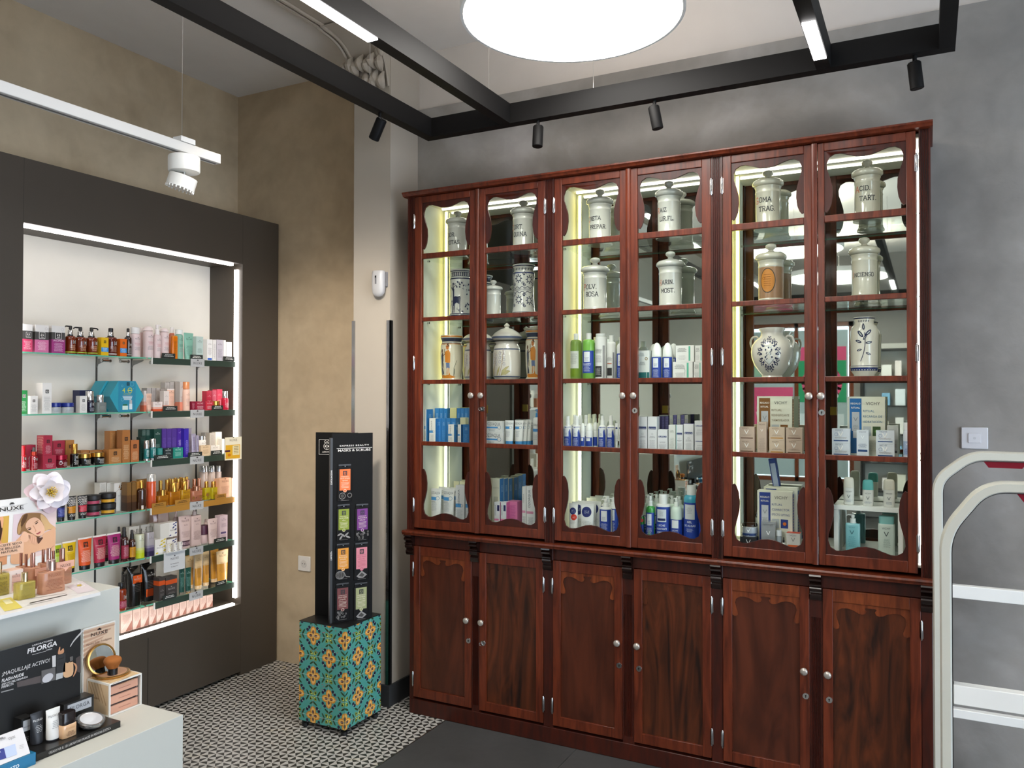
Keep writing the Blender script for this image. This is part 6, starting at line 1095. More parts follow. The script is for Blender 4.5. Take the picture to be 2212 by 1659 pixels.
# bottom row, middle unit
cir = [('o', -.02, .72, .36, .36, '#1c2a6a'), ('l', .66, .78, 2, '#dfe3ee', -.25, .25), ('l', .25, .4, 4, '#a9adae')]
K(5, 'tube', 1226.5, 1246, 1088, 'white tube with navy disc and red disc on the floor', WH, cir+[('o', .12, .5, .32, .32, '#c8321f'), ('l', .46, .54, 2, '#f0d9d6', -.05, .3), ('r', -.35, .03, .3, .1, '#1e1e20')], cap=('plain', WH, .03), d=.03, foot=.9)
K(5, 'tube', 1251, 1281, 1090, 'wide white tube with navy disc and grass print', WH, cir+[('ln', [(.1+.05*i, .05), (.25+.06*i, .3)], .015, '#b5b9b4') for i in range(5)], cap=('plain', WH, .03), d=.03, foot=.9)
for i, (pc, y) in enumerate(((1250, 3.40), (1258, 3.42), (1266, 3.40), (1274, 3.44), (1262, 3.455), (1284, 3.46))): again(ALL[-1-i][0] if i == 0 else ALL[-1-i][0], pc, y, 'white tube crimp in the rear rows of the middle floor')
K(5, 'btl', 1291, 1317, 1079, 'white pump bottle with blue label in front, middle floor', WH, lab(v0=.04, v1=.93), cap=('pump', '#e6e8e6', .24, .5), spout=.02, left=1, sh=.06)
for pc, y in ((1325, 3.405), (1332, 3.44), (1312, 3.46)): again(ALL[-1][0], pc, y, 'white pump bottle with blue label in the row behind')
K(5, 'btl', 1392, 1411.5, 1072, 'clear green pump bottle with blue label', C('#3f9a4a', .15, coat=.4), lab(v0=.0, v1=.8), cap=('pump', '#e0e4e0', .24, .5), spout=.015, left=1, sh=.1)
K(5, 'btl', 1378, 1390, 1110, 'small bottle with red disc by the left stile', C('#2f8a3a', .2), [('r', -.62, .0, .62, .6, LBL), ('o', .2, .8, .3, .3, '#c8321f')], cap=('plain', WH, .1), yf=3.345)
K(5, 'btl', 1413, 1443, 1069, 'large white bottle labelled LECHE HIDRATANTE CORPORAL', WH, [('r', -1.2, .02, 1.2, .93, LBL), ('r', -.36, .5, .36, .86, '#cdd2d6', 1), ('l', .66, .8, 3, '#8a90a0', -.2, .2), ('r', -.3, .53, .3, .6, '#1c2a5a', 2), ('t', 'LECHE', .37, .13, '#e6eaf2', 0, .6, 1, .02), ('t', 'HIDRATANTE', .27, .13, '#e6eaf2', 0, .8, 1, .02), ('t', 'CORPORAL', .17, .13, '#e6eaf2', 0, .7, 1, .02)], cap=('plain', '#e4e6e4', .22, .62), sh=.03)
K(5, 'btl', 1444.5, 1470, 1077, 'mint white pump bottle with blue label LECHE CORPORAL', '#cfe0d4', [('r', -1.2, .02, 1.2, .62, LBL), ('r', -.3, .36, .3, .6, '#dfe3e8', 1), ('t', 'LECHE', .27, .12, '#e6eaf2', 0, .6, 1, .01), ('t', 'CORPORAL', .19, .12, '#e6eaf2', 0, .7, 1, .01)], cap=('pump', '#e0e6e0', .2, .4), spout=.014, left=1, cone=1, sh=.2)
K(5, 'btl', 1472, 1505.5, 1050, 'largest turquoise gel bottle with blue label GEL DE ALGAS', C('#3f9bb5', .15, coat=.4), [('r', -1.2, .02, 1.2, .84, LBL), ('r', -.34, .48, .34, .80, '#cdd2d6', 1), ('l', .6, .74, 3, '#8a90a0', -.2, .2), ('t', 'GEL', .4, .13, '#e6eaf2', 0, .6, 1, .02), ('t', 'DE ALGAS', .32, .13, '#e6eaf2', 0, .8, 1, .02), ('l', .2, .28, 1, '#cfd6ea', -.25, .25)], cap=('plain', '#e6e8e6', .17, .62), sh=.1)
K(5, 'btl', 1507, 1523, 1075, 'blue labelled bottle behind the right fretwork', C('#3f9bb5', .15, coat=.4), [('r', -1.2, .02, 1.2, .84, LBL)], cap=('plain', '#e6e8e6', .17, .62), yf=3.35)
src = ALL[-3][0]
for pc, y in ((1400, 3.41), (1418, 3.44), (1434, 3.425), (1451, 3.43), (1467, 3.42), (1485, 3.44), (1502, 3.43), (1408, 3.472), (1442, 3.472)): again(src, pc, y, 'pale green pump bottle, rear rows of middle floor')
# bottom row, right unit
ritual(5, 1634, 1712, 1060.7, 'front gift carton with royal blue strip, heading RITUAL CORRECTOR', '#223a86', ('RITUAL', 'CORRECTOR', 'EFECTO LIFTING'), '#5a6a9a', yf=3.385); ritual(5, 1648, 1723, 1053, 'rear gift carton with royal blue strip, half hidden', '#223a86', (), '#5a6a9a', yf=3.432)
K(5, 'box', 1597, 1634, 1160, 'lower dark carton in the left corner of the right floor', '#23262c', [('V', 0, .5, '#cfd2d6')], d=.04); K(5, 'jar', 1598, 1633, 1133, 'clear lidded jar box with blue band, left corner', C('#aab0ba', .2, coat=.4), [('r', -.6, .1, .6, .35, '#1f3a72'), ('V', 0, .7, '#eceff2')], cap=('plain', CLEAR, .2), z0=TOPZ['k'])
K(5, 'box', 1643, 1674, 1127, 'silver carton with white V before the gift carton', C('#a9abae', .25, .5), [('t', 'VICHY', .84, .16, '#5a5c60', 0, .8), ('V', 0, .58, '#f2f2f2'), ('r', -.4, .04, .4, .26, '#2a1c18')], d=.04)
K(5, 'jar', 1675, 1687, 1146, 'tiny glass vial beside the silver carton', C('#8a9098', .2), [('V', 0, .5, '#1c2a5a')], cap=('plain', '#c9ccd0', .3)); K(5, 'btl', 1688, 1695, 1160, 'tiny white dropper bottle with black bulb', WH, [], cap=('drop', BLK, .45, .6), yf=3.33)
K(5, 'box', 1697, 1727, 1152, 'pale carton with orange foot on the right floor', '#d2cfcb', [('t', 'VICHY', .82, .12, '#6a6a6a', 0, .5), ('V', 0, .62, '#8a8a8c'), ('r', -.4, .06, .4, .3, '#d05a24')], d=.04, yf=3.345, topc='#c9432a')
ln_ = MB(); ln_.box(-.014, -.006, 0, .014, .006, .35, C('#2f4a92', .4)); S = lambda u, v, k=0: Vector((u, -.0065-.0003*k, v)); ln_.drect(S, -.010, .02, .010, .33, C('#b9c6de', .5), 0); ln_.dell(S, 0, .16, .004, .03, C('#6a86b5', .5), 1, n=12); o = ln_.build('leaning_carton', sm=0)
o.location = (on(1697, 1060, 1, 3.49).x, 3.499, .952); o.rotation_euler = (0, -.16, 0); o.location.z = .9372; reg(o, 'slim blue carton leaning against the mirror behind the gift cartons', 'box', o.location+Vector((0, 0, .15)))
# riser with deodorants and bottles
ra, rb = on(1801, 1100, 1, 3.33).x, on(1950, 1100, 1, 3.33).x; rz = on(1870, 1094, 1, 3.33).z; rs = empty('display_riser', (0, 0, 0)); RW = C('#dfe0dc', .45)
MB().box(ra, 3.33, rz-.018, rb, 3.49, rz, RW).build('top_board', rs, .001); MB().box(ra, 3.33, .9345, ra+.016, 3.49, rz-.0185, RW).build('leg', rs, .001); MB().box(rb-.016, 3.33, .9345, rb, 3.49, rz-.0185, RW).build('leg', rs, .001)
tag(rs, 'white table shaped riser on the floor of the right cabinet unit', 'riser')
for a, b, t, cp, lb in ((1820, 1844, 1031.5, '#d9d6c9', 'white capped roll-on deodorant at the left on the riser'), (1861, 1886, 1037, '#5fb3b0', 'teal capped roll-on deodorant in the middle on the riser'), (1906, 1932, 1036, '#d3cfc0', 'cream capped roll-on deodorant at the right on the riser')):
    K(5, 'deo', a, b, t, lb, '#d8d9d3', [('t', 'VICHY', .74, .13, '#5a6468', 0, .6), ('V', 0, .5, '#4a5458'), ('l', .15, .3, 2, '#7a8a9a')], cap=('plain', cp, .38), d=.026, z0=rz+.0006, yf=3.345 if a != 1861 else 3.338)
K(5, 'rect', 1824, 1857, 1112, 'turquoise pump bottle under the riser', C('#7fb9c0', .15, coat=.4), [('V', -.05, .72, '#26606a'), ('t', 'VICHY', .86, .1, '#3a7a84', -.05, .5), ('l', .25, .6, 7, '#4a8a94', -.35, .2)], cap=('pump', '#e2e6e4', .22, .4), d=.035, spout=.022, left=1, yf=3.35, sh=.05)
K(5, 'rect', 1894, 1932, 1116, 'white bottle with aqua flip cap under the riser', '#c4cfc6', [('t', 'VICHY', .84, .12, '#4a5458', 0, .5), ('V', 0, .7, '#3a4448'), ('l', .3, .56, 4, '#8a9a92', -.2, .25)], cap=('wide', '#7fbcb8', .18), d=.035, yf=3.35, sh=.08)
# ================================================================ MASK STAND
def uvmap(o, u, v):
    o, u, v = Vector(o), Vector(u), Vector(v); n = u.cross(v)
    def f(x, y):
        d = ray(x, y); t = (o-CAM).dot(n)/d.dot(n); q = CAM+d*t-o; return q.dot(u), q.dot(v)
    return f
def zat(P, py): # height on the vertical line through P that the photo shows at pixel row py
    a, b = 0, 4
    for _ in range(40):
        m = (a+b)/2
        if px((P[0], P[1], m))[1] > py: a = m
        else: b = m
    return a
st = empty('mask_stand', (0, 0, 0)); TQ = C('#4f9f94', .45); bx = MB(); X0, X1, Y0, Y1, ZB, ZT = -2.62, -2.35, 2.902, 3.17, .03, .4885
bx.box(X0, Y0, ZB, X1, Y1, ZT, TQ)
APR, APR2, PIT, BER, AVG, AVD, AVY, LEAF, PKB, GRT = [C(c, .5) for c in ('#d98f2a', '#eab45a', '#5a2a26', '#241f3e', '#6f8f2a', '#2a3a14', '#c9cf6a', '#2c4a2a', '#b84a5a', '#cdd6cc')]
TS = .0925
def clipq(mb, S, u, v, a, b, m, k, rot, w, h):
    c, s = math.cos(rot), math.sin(rot); P = [(min(w-.0005, max(.0005, u+a*x*c-b*y*s)), min(h-.0005, max(.0005, v+a*x*s+b*y*c))) for x, y in circ(14)]
    if max(p[0] for p in P)-min(p[0] for p in P) > .001 and max(p[1] for p in P)-min(p[1] for p in P) > .001: mb.dpoly(S, P, m, k)
for S, w, u_off, sg in ((frame((X0, Y0, ZB), (1, 0, 0), (0, 0, 1)), X1-X0, 0, 1), (frame((X1, Y0, ZB), (0, 1, 0), (0, 0, 1)), Y1-Y0, 0, -1)):
    h = ZT-ZB; cu = w if sg == 1 else 0
    rr = random.Random(5)
    for i in range(-1, 5):
        for j in range(-1, 7):
            u = cu-sg*i*TS; v = h-.005-TS*(j+.0)*.995-.052
            if not (-.05 < u < w+.05 and -.05 < v < h+.05): continue
            if (i+j) % 2 == 0:
                for k_ in range(4):
                    a = k_*math.pi/2; clipq(bx, S, u+.019*math.cos(a), v+.022*math.sin(a), .021, .017, APR, 1, a, w, h); clipq(bx, S, u+.018*math.cos(a), v+.021*math.sin(a), .016, .012, APR2, 2, a, w, h)
                    clipq(bx, S, u+.015*math.cos(a), v+.017*math.sin(a), .009, .006, PIT, 3, a, w, h)
                    for q in (-.18, .18): clipq(bx, S, u+.042*math.cos(a+.785+q), v+.044*math.sin(a+.785+q), .0075, .0075, BER, 2, 0, w, h)
                    clipq(bx, S, u+.044*math.cos(a+.785), v+.046*math.sin(a+.785), .002, .002, GRT, 3, 0, w, h)
            else:
                for k_ in range(4):
                    a = k_*math.pi/2+.785; clipq(bx, S, u+.016*math.cos(a), v+.018*math.sin(a), .012, .008, AVG, 1, a, w, h); clipq(bx, S, u+.016*math.cos(a), v+.018*math.sin(a), .009, .0055, AVY, 2, a, w, h); clipq(bx, S, u+.0185*math.cos(a), v+.020*math.sin(a), .0055, .0045, AVD, 3, a, w, h)
                    a = k_*math.pi/2; clipq(bx, S, u+.034*math.cos(a+.3), v+.036*math.sin(a+.3), .017, .0045, LEAF, 1, a+1.0, w, h); clipq(bx, S, u+.034*math.cos(a-.3), v+.036*math.sin(a-.3), .013, .004, LEAF, 1, a-1.0, w, h)
            for _ in range(5): clipq(bx, S, u+rr.uniform(-.045, .045), v+rr.uniform(-.045, .045), .0026, .0022, PKB, 1, 0, w, h)
    for i in range(0, 4):
        u = cu-sg*i*TS
        if .002 < u < w-.002: bx.drect(S, u-.0005, 0, u+.0005, h, GRT, 5)
    for j in range(0, 6):
        v = h-.005-TS*j*.995-.052
        if .002 < v < h-.002: bx.drect(S, 0, v-.0005, w, v+.0005, GRT, 5)
bx.build('printed_base', st, sm=0)
MB().box(X0-.0008, Y0-.0008, ZT+.0002, X1+.0008, Y1+.0008, ZT+.003, BLACKM).build('top_plate', st)
ft = MB(); ft.box(X0+.01, Y0+.01, .02, X1-.01, Y1-.01, .0298, BLACKM)
ft.build('underframe', st)
for x, y in ((X0+.02, Y0+.02), (X1-.02, Y0+.02), (X1-.02, Y1-.02), (X0+.02, Y1-.02)): MB().lathe([(.016, 0), (.016, .016), (.01, .0198)], BLACKM, 16, (x, y)).build('foot', st)
BK = C('#0b0b0b', .6); P0 = Vector((-2.453, 2.934, ZT+.0035)); P1 = Vector((-2.352, 3.104, ZT+.0035)); U = (P1-P0).normalized(); LW = (P1-P0).length; Nn = U.cross(Vector((0, 0, 1)))
zt_r = zat(P0, 937); T = Matrix.Translation(P0) @ Matrix(((U.x, -Nn.x, 0, 0), (U.y, -Nn.y, 0, 0), (0, 0, 1, 0), (0, 0, 0, 1)))
HP = zt_r-P0.z; q = MB(T); q.box(0, .0, 0, LW, .012, HP, BK); S = lambda u, v, k=0: Vector((u, -.0004-.0003*k, v)); WT = C('#d5d3d0', .5)
uv = uvmap(P0, U, (0, 0, 1))
def ptxt(mb, t, x0, x1, yb, yt, m, bold=0, k=1, f=None, SS=None, sp=1.0):
    """lettering between two photographed ends on a flat sheet"""
    f = f or uv; a = f(x0, yb); b = f(x1, yb); c = f(x0, yt); h = c[1]-a[1]; V, F, W = tgeo(t, sp, bold); u0, u1 = a[0], f(x1, yb)[0]
    SS = SS or S; return mb.add([SS(u0+x/W*(u1-u0), a[1]+y*h, k) for x, y in V], F, m)
c4 = lambda x, y: (680+x/7.213, 930+y/7.213)
a = c4(390, 258); b = c4(845, 228); ptxt(q, 'EXPRESS BEAUTY', a[0], b[0], a[1]-1, b[1], WT, .02, sp=1.2); a = c4(362, 338); b = c4(868, 300); ptxt(q, 'MASKS & SCRUBS', a[0], b[0], a[1]-1, b[1]-.5, WT, .015)
a, b = uv(*c4(340, 282)), uv(*c4(893, 282)); q.drect(S, a[0], a[1]-.001, b[0], a[1]+.001, WT, 1)
q.build('header_panel', st, sm=0)
e_ = MB(T); e_.box(-.012, -.004, 0, -.0005, .014, HP-.02, C('#262626', .4)); E1 = lambda u, v, k=0: Vector((-.006+u, -.0045-.0003*k, v))
e_.dtext(E1, 'EXFOLIACION', .003, uv(*c4(310, 730))[1], .007, WT, rot=math.pi/2, bold=.02); e_.dtext(E1, 'LIMPIEZA', .003, uv(719, 1200)[1], .007, WT, rot=math.pi/2, bold=.02); e_.build('side_rail', st, sm=0)
L0 = Vector((-2.617, 3.006, ZT+.0035)); LU = Vector((.955, .296, 0)).normalized(); LN_ = LU.cross(Vector((0, 0, 1))); T2 = Matrix.Translation(L0) @ Matrix(((LU.x, -LN_.x, 0, 0), (LU.y, -LN_.y, 0, 0), (0, 0, 1, 0), (0, 0, 0, 1)))
H2 = zat(L0, 934)-L0.z; q = MB(T2); q.box(0, 0, 0, .21, .012, H2, BK); uv2 = uvmap(L0, LU, (0, 0, 1)); a = uv2(*c4(66, 372)); b = uv2(*c4(300, 140)); s_ = b[0]-a[0]
for r_ in ((a[0], a[1], a[0]+s_*1.25, a[1]+.0015), (a[0], b[1]-.0015, a[0]+s_*1.25, b[1]), (a[0], a[1], a[0]+.0015, b[1])): q.drect(S, *r_, WT, 1)
cx, cy = uv2(*c4(190, 245)); q.dring(S, cx, cy, .016, .0022, WT, 1, 26); 
for sx in (-1, 1): q.dring(S, cx+sx*.008, cy+.022, .005, .0016, WT, 1, 14)
q.dell(S, cx, cy, .011, .006, WT, 1); q.drect(S, cx-.0015, cy-.012, cx+.0015, cy+.01, WT, 2); q.dell(S, cx, cy, .004, .0075, BK, 2); a = c4(115, 345); b = c4(262, 322); ptxt(q, 'APIVITA', a[0], b[0], a[1], b[1], WT, .01, f=uv2); q.build('logo_panel', st, sm=0)
tag(st, 'tall black mask and scrub stand on a turquoise fruit patterned base', 'display stand')
def sachet(x0, x1, y0, y1, c_, nm, art, tx='#e9dcc9'):
    u0, v0 = uv((x0+x1)/2-(x1-x0)/2, y1); u1, v1 = uv(x1, y0); w = u1-u0; h = v1-v0; o = empty('mask_sachet', T @ Vector((u0+w/2, -.004, v0)), math.atan2(U.y, U.x)); B2 = C('#121111', .56)
    mb = MB(); mb.loft([(0, w/2, .0008), (h*.06, w/2, .0022), (h*.45, w/2, .003), (h*.84, w/2, .0022), (h*.88, w/2, .001)], B2, 20, 3); F = lambda u, v, k=0: Vector((u, -.0034-.0003*k, v)); lc = C(c_, .5)
    mb.drect(F, -w*.37, h*.29, w*.37, h*.87, lc, 0); mb.dell(F, 0, h*.29, w*.13, w*.13, lc, 1); mb.dring(F, 0, h*.28, w*.09, w*.02, C(tx, .5), 2, 12); bee(mb, F, 0, h*.76, w*.28, '#161414', c_, False); t_ = C(tx, .5)
    mb.dtext(F, 'EXPRESS BEAUTY', 0, h*.655, w*.05, t_, wmax=w*.6); mb.dtext(F, 'FACE MASK' if 'mask' in nm else 'FACE SCRUB', 0, h*.60, w*.075, t_, wmax=w*.62); mb.dtext(F, art[0], 0, h*.545, w*.085, t_, wmax=w*.5)
    for i in range(5): mb.drect(F, -w*(.27-.02*(i % 3)), h*(.5-.035*i), w*(.27-.02*(i % 3)), h*(.507-.035*i), t_, 1)
    g = C('#8f8d8b', .6)
    if art[1] == 'fruit': mb.dring(F, -w*.18, h*.14, w*.2, w*.035, g, 1, 18); mb.dell(F, -w*.18, h*.14, w*.12, w*.12, C('#4a4947', .6), 2); mb.dring(F, w*.32, h*.15, w*.14, w*.03, g, 1, 14)
    elif art[1] == 'leaf':
        for a_, b_, r_ in ((-.3, .17, .5), (-.05, .14, -.6), (.2, .16, .7), (.3, .08, -.4), (-.2, .08, .9)): mb.dell(F, w*a_, h*b_, w*.17, w*.06, g, 1, rot=r_)
    elif art[1] == 'berry':
        rr = random.Random(len(nm))
        for i in range(16): mb.dring(F, w*rr.uniform(-.4, .4), h*rr.uniform(.05, .23), w*.05, w*.022, g, 1, 8)
    elif art[1] == 'melon':
        for a_ in (.3, .22, .13, .05): mb.dring(F, -w*.2, h*.13, w*a_, w*.03, g, 1, 16, ry=w*.26)
        mb.dline(F, [(w*.05, h*.2), (w*.2, h*.07), (w*.45, h*.05)], w*.05, g, 1)
    else: mb.dpoly(F, [(-w*.35, h*.1), (0, h*.24), (w*.36, h*.12), (w*.1, h*.04), (-w*.2, h*.05)], g, 1); mb.dpoly(F, [(-w*.2, h*.11), (0, h*.19), (w*.2, h*.12), (w*.05, h*.07)], C('#4a4947', .6), 2)
    mb.drect(F, -w*.28, h*.012, w*.28, h*.018, g, 1); mb.build('pouch', o, sm=50)
    t = MB(); t.box(-w*.44, -.001, h*.885, w*.44, .001, h*.93, B2); t.box(-w*.44, -.001, h*.93, -w*.2, .001, h*.96, B2); t.box(w*.2, -.001, h*.93, w*.44, .001, h*.96, B2); t.box(-w*.42, -.001, h*.96, w*.42, .001, h, C('#2b2a2a', .4)); t.tube([(0, .004, h*.945), (0, -.004, h*.945)], .0015, STEEL, 6); t.build('hanger_tab', o)
    tag(o, 'black hanging %s' % nm, 'sachet', 'sachets on the black stand')
for a in ((728, 760, 1002, 1083, '#d9692a', 'scrub sachet with orange label, top left of the stand', ('apricot', 'fruit')), (726, 757, 1088, 1168, '#7f8f1c', 'scrub sachet with olive green label', ('olive', 'leaf')), (766, 797, 1087, 1168, '#6a2178', 'scrub sachet with purple label', ('bilberry', 'berry')),
          (724, 756, 1172, 1253, '#d98f16', 'mask sachet with amber label', ('pumpkin', 'melon')), (764, 796, 1170, 1253, '#d27f8c', 'mask sachet with pink label', ('pink clay', 'clay'), '#a84a5a'), (723, 755, 1257, 1341, '#6e3230', 'mask sachet with brown label', ('propolis', 'berry')), (763, 795, 1256, 1340, '#9aa070', 'mask sachet with sage green label', ('green clay', 'clay'))): sachet(*a)
# ================================================================ GONDOLA AND DISPLAYS (left foreground)
zl, zu = .852, 1.107; UC = on(259, 1267, 2, zu); LC = on(395.6, 1543.3, 2, zl); GW = C('#b9b9b0', .45, var=.02)
gd = empty('display_gondola', (0, 0, 0)); MB().box(UC.x-.62, .1, .0, UC.x, UC.y, zu, GW).build('upper_block', gd, .001); MB().box(UC.x+.0005, .1, .0, LC.x, LC.y, zl, GW).build('lower_block', gd, .001)
tag(gd, 'white stepped display plinth in the left foreground', 'display plinth')
def TP(kind, p0, p1, pb, top, desc, c, ops=(), zt=None, d=.03, rz=0, lift=0, **o):
    """product standing on a horizontal board of height zt; pb = photographed foot of its front"""
    q = on((p0+p1)/2, pb, 2, zt); y0, y1 = on(p0, pb, 0, q.x).y, on(p1, pb, 0, q.x).y; h = on((p0+p1)/2, top, 0, q.x).z-zt; w = (y1-y0)*.97
    if kind in ('btl', 'jar'): d = w
    r = make(kind, w, d, h, c, ops, name=o.pop('name', KN[kind][0]), **o); r.location = (q.x-d/2, (y0+y1)/2, zt+.0005+lift); r.rotation_euler = (0, 0, math.pi/2+rz)
    reg(r, desc, o.get('cat', KN[kind][1]), r.location+Vector((0, 0, h/2))); return r
ZT2 = zu+.008; FR = on(213, 1278, 2, ZT2); BR = on(157, 1246, 2, ZT2); tx_ = FR.x+.006
dsp = empty('counter_display', (0, 0, 0)); q = MB(); q.prism([(tx_, .3), (tx_, FR.y), (BR.x, BR.y), (BR.x-.05, BR.y), (BR.x-.05, .3)], zu+.0005, ZT2, 2, C('#d6d3cf', .35)); S = lambda u, v, k=0: Vector((v, u, ZT2+.0004+.0002*k))
g5 = lambda x, y: (x/5.926, 1060+y/5.926)
def tw(x, y): p = on(*g5(x, y), 2, ZT2); return (p.y, p.x)
def tpoly(pts, m, k): q.dpoly(S, [tw(*p) for p in pts], m, k)
tpoly([(0, 1395), (140, 1365), (290, 1500), (60, 1550), (0, 1480)], C('#d2c25e', .4), 1); tpoly([(30, 1410), (120, 1392), (170, 1440), (80, 1460)], C('#e3dcae', .4), 2); tpoly([(860, 1225), (1050, 1160), (1230, 1275), (1000, 1320)], C('#d9cdd0', .3), 1)
for a_ in range(7): A_ = a_*.9; tpoly([(1015+40*math.cos(A_), 1215+16*math.sin(A_)), (1015+75*math.cos(A_-.3), 1215+30*math.sin(A_-.3)), (1015+75*math.cos(A_+.3), 1215+30*math.sin(A_+.3))], C('#efe9e6', .4), 2)
tpoly([(985, 1212), (1040, 1200), (1045, 1225), (990, 1232)], C('#c9b24a', .4), 3); tpoly([(380, 1437), (858, 1330), (858, 1338), (380, 1447)], C('#3a3835', .5), 1); tpoly([(350, 1465), (690, 1395), (690, 1400), (350, 1470)], C('#a5a29e', .5), 1); tpoly([(265, 1400), (850, 1310), (850, 1314), (265, 1405)], C('#a5a29e', .5), 1)
q.build('tray', dsp, sm=0)
xb = on(118, 1222, 2, ZT2).x; BO = Vector((xb, 0, ZT2)); BU = Vector((0, 1, 0)); BV = Vector((-.12, 0, 1)).normalized(); f = uvmap(BO, BU, BV); br_ = f(117, 1188)[0]; bt = f(20, 1078.5)[1]; S = frame(BO, BU, BV)
q = MB(Matrix(((0, BV.x, 1, BO.x), (1, 0, 0, BO.y), (0, BV.z, .12, BO.z), (0, 0, 0, 1)))) if 0 else MB()
lo = .45; A4 = [BO+BU*lo, BO+BU*br_, BO+BU*(br_+.012)+BV*bt, BO+BU*lo+BV*bt]; bk = Vector((-.004, 0, 0)); q.add(A4+[p+bk for p in A4], [(0, 1, 2, 3), (7, 6, 5, 4), (0, 4, 5, 1), (1, 5, 6, 2), (2, 6, 7, 3), (3, 7, 4, 0)], C('#d8d5d1', .5))
def bp(pts, c_, k): q.dpoly(S, [f(*g5(*p)) for p in (smooth(pts, 4) if len(pts) > 4 and k > 1 else pts)], C(c_, .55), k)
bp([(-420, 390), (118, 318), (85, 940), (-430, 1040)], '#c39c48', 0); bp([(172, 305), (725, 232), (690, 780), (138, 930)], '#d6bfbb', 0); bp([(172, 305), (400, 275), (250, 600), (150, 700)], '#cfbcc0', 1)
# portrait, traced as flat print
bp([(-420, 560), (-60, 420), (10, 380), (28, 470), (30, 560), (10, 650), (60, 700), (90, 800), (85, 940), (-430, 1040)], '#c98f68', 1); bp([(-200, 420), (-20, 380), (12, 385), (28, 450), (25, 520), (0, 640), (-40, 600), (-60, 500)], '#3c2416', 2); bp([(-5, 345), (20, 330), (40, 350), (38, 420), (20, 480), (5, 400)], '#d29c78', 3)
bp([(215, 530), (222, 450), (250, 375), (290, 310), (345, 288), (430, 283), (520, 290), (585, 340), (640, 420), (705, 470), (703, 500), (620, 500), (570, 520), (540, 560), (480, 600), (380, 560), (300, 520), (262, 560), (228, 562)], '#8c6844', 2)
bp([(520, 300), (585, 345), (640, 420), (704, 468), (700, 500), (620, 495), (572, 515), (556, 440), (520, 370)], '#c9a474', 3); bp([(300, 320), (350, 300), (330, 380), (290, 440), (270, 480), (262, 420)], '#5c4028', 3); bp([(225, 470), (262, 400), (268, 480), (240, 560), (226, 540)], '#b08a5c', 3)
bp([(160, 690), (200, 640), (262, 575), (300, 522), (350, 540), (420, 560), (470, 600), (510, 610), (560, 545), (640, 505), (704, 478), (696, 760), (640, 770), (540, 760), (420, 800), (340, 900), (262, 935), (138, 930), (140, 800)], '#d2a27f', 4)
bp([(325, 430), (350, 385), (400, 350), (460, 345), (515, 385), (550, 440), (568, 505), (552, 552), (510, 580), (460, 578), (405, 545), (355, 510), (325, 470)], '#dcae90', 5); bp([(470, 590), (505, 600), (545, 600), (520, 640), (485, 680), (470, 640)], '#54382c', 5); bp([(590, 800), (640, 740), (688, 700), (640, 752), (600, 806)], '#a87a5c', 5)
bp([(300, 522), (352, 545), (385, 570), (370, 620), (320, 660), (270, 640), (255, 600)], '#dcae90', 6)
for i in range(4): bp([(352+26*i, 560+8*i), (374+26*i, 566+8*i), (392+24*i, 660+8*i), (376+24*i, 668+8*i)], '#dba98a', 6); bp([(374+26*i, 570+8*i), (378+26*i, 572+8*i), (394+24*i, 660+8*i), (391+24*i, 662+8*i)], '#a87658', 7)
bp([(440, 428), (462, 408), (482, 404), (472, 418), (455, 428)], '#3a2a24', 6); bp([(350, 500), (372, 486), (394, 482), (386, 498), (366, 506)], '#3a2a24', 6); bp([(428, 418), (455, 392), (486, 382), (484, 388), (458, 400)], '#6a4a30', 6); bp([(334, 490), (352, 474), (388, 468), (386, 474), (356, 482)], '#6a4a30', 6)
bp([(415, 450), (424, 448), (452, 500), (455, 520), (438, 524), (446, 508)], '#c08a6c', 6); bp([(455, 548), (480, 538), (508, 520), (514, 532), (488, 558), (466, 560)], '#b5605a', 6); bp([(455, 549), (510, 528), (512, 531), (466, 553)], '#7a3a38', 7)
bp([(-60, 690), (298, 630), (296, 790), (-60, 855)], '#ddb59a', 5)
DT = C('#3f3a38', .6)
def bt_(t, x0, x1, y0, y1, m=DT, bold=.01, k=8): ptxt(q, t, g5(x0, 0)[0], g5(x1, 0)[0], g5(0, y0)[1], g5(0, y1)[1], m, bold, k, f, S)
bt_('ACEITE SECO', -42, 278, 728, 700); bt_('DE BELLEZA', -22, 258, 770, 742); bt_('NATURAL', 8, 226, 808, 780)
bt_('NUXE', -12, 298, 272, 222, C('#2e2d2c', .6), .015); bt_('PARIS', 85, 205, 277, 265, C('#8a8886', .6), 0)
for a, b, r_ in ((150, 165, 22), (128, 172, 14), (172, 168, 14), (140, 158, 14), (160, 156, 14)): q.dell(S, *f(*g5(a, b)), r_/5.926*.0009, r_/5.926*.0006, C('#4a4846', .6), 3)
e0 = f(*g5(0, 212)); e1 = f(*g5(350, 180)); q.drect(S, e0[0]-.05, e0[1], e1[0], e0[1]+.0006, C('#8a8886', .6), 1)
q.build('backboard', dsp, sm=0)
tag(dsp, 'white counter display with a printed portrait board and tray', 'display')
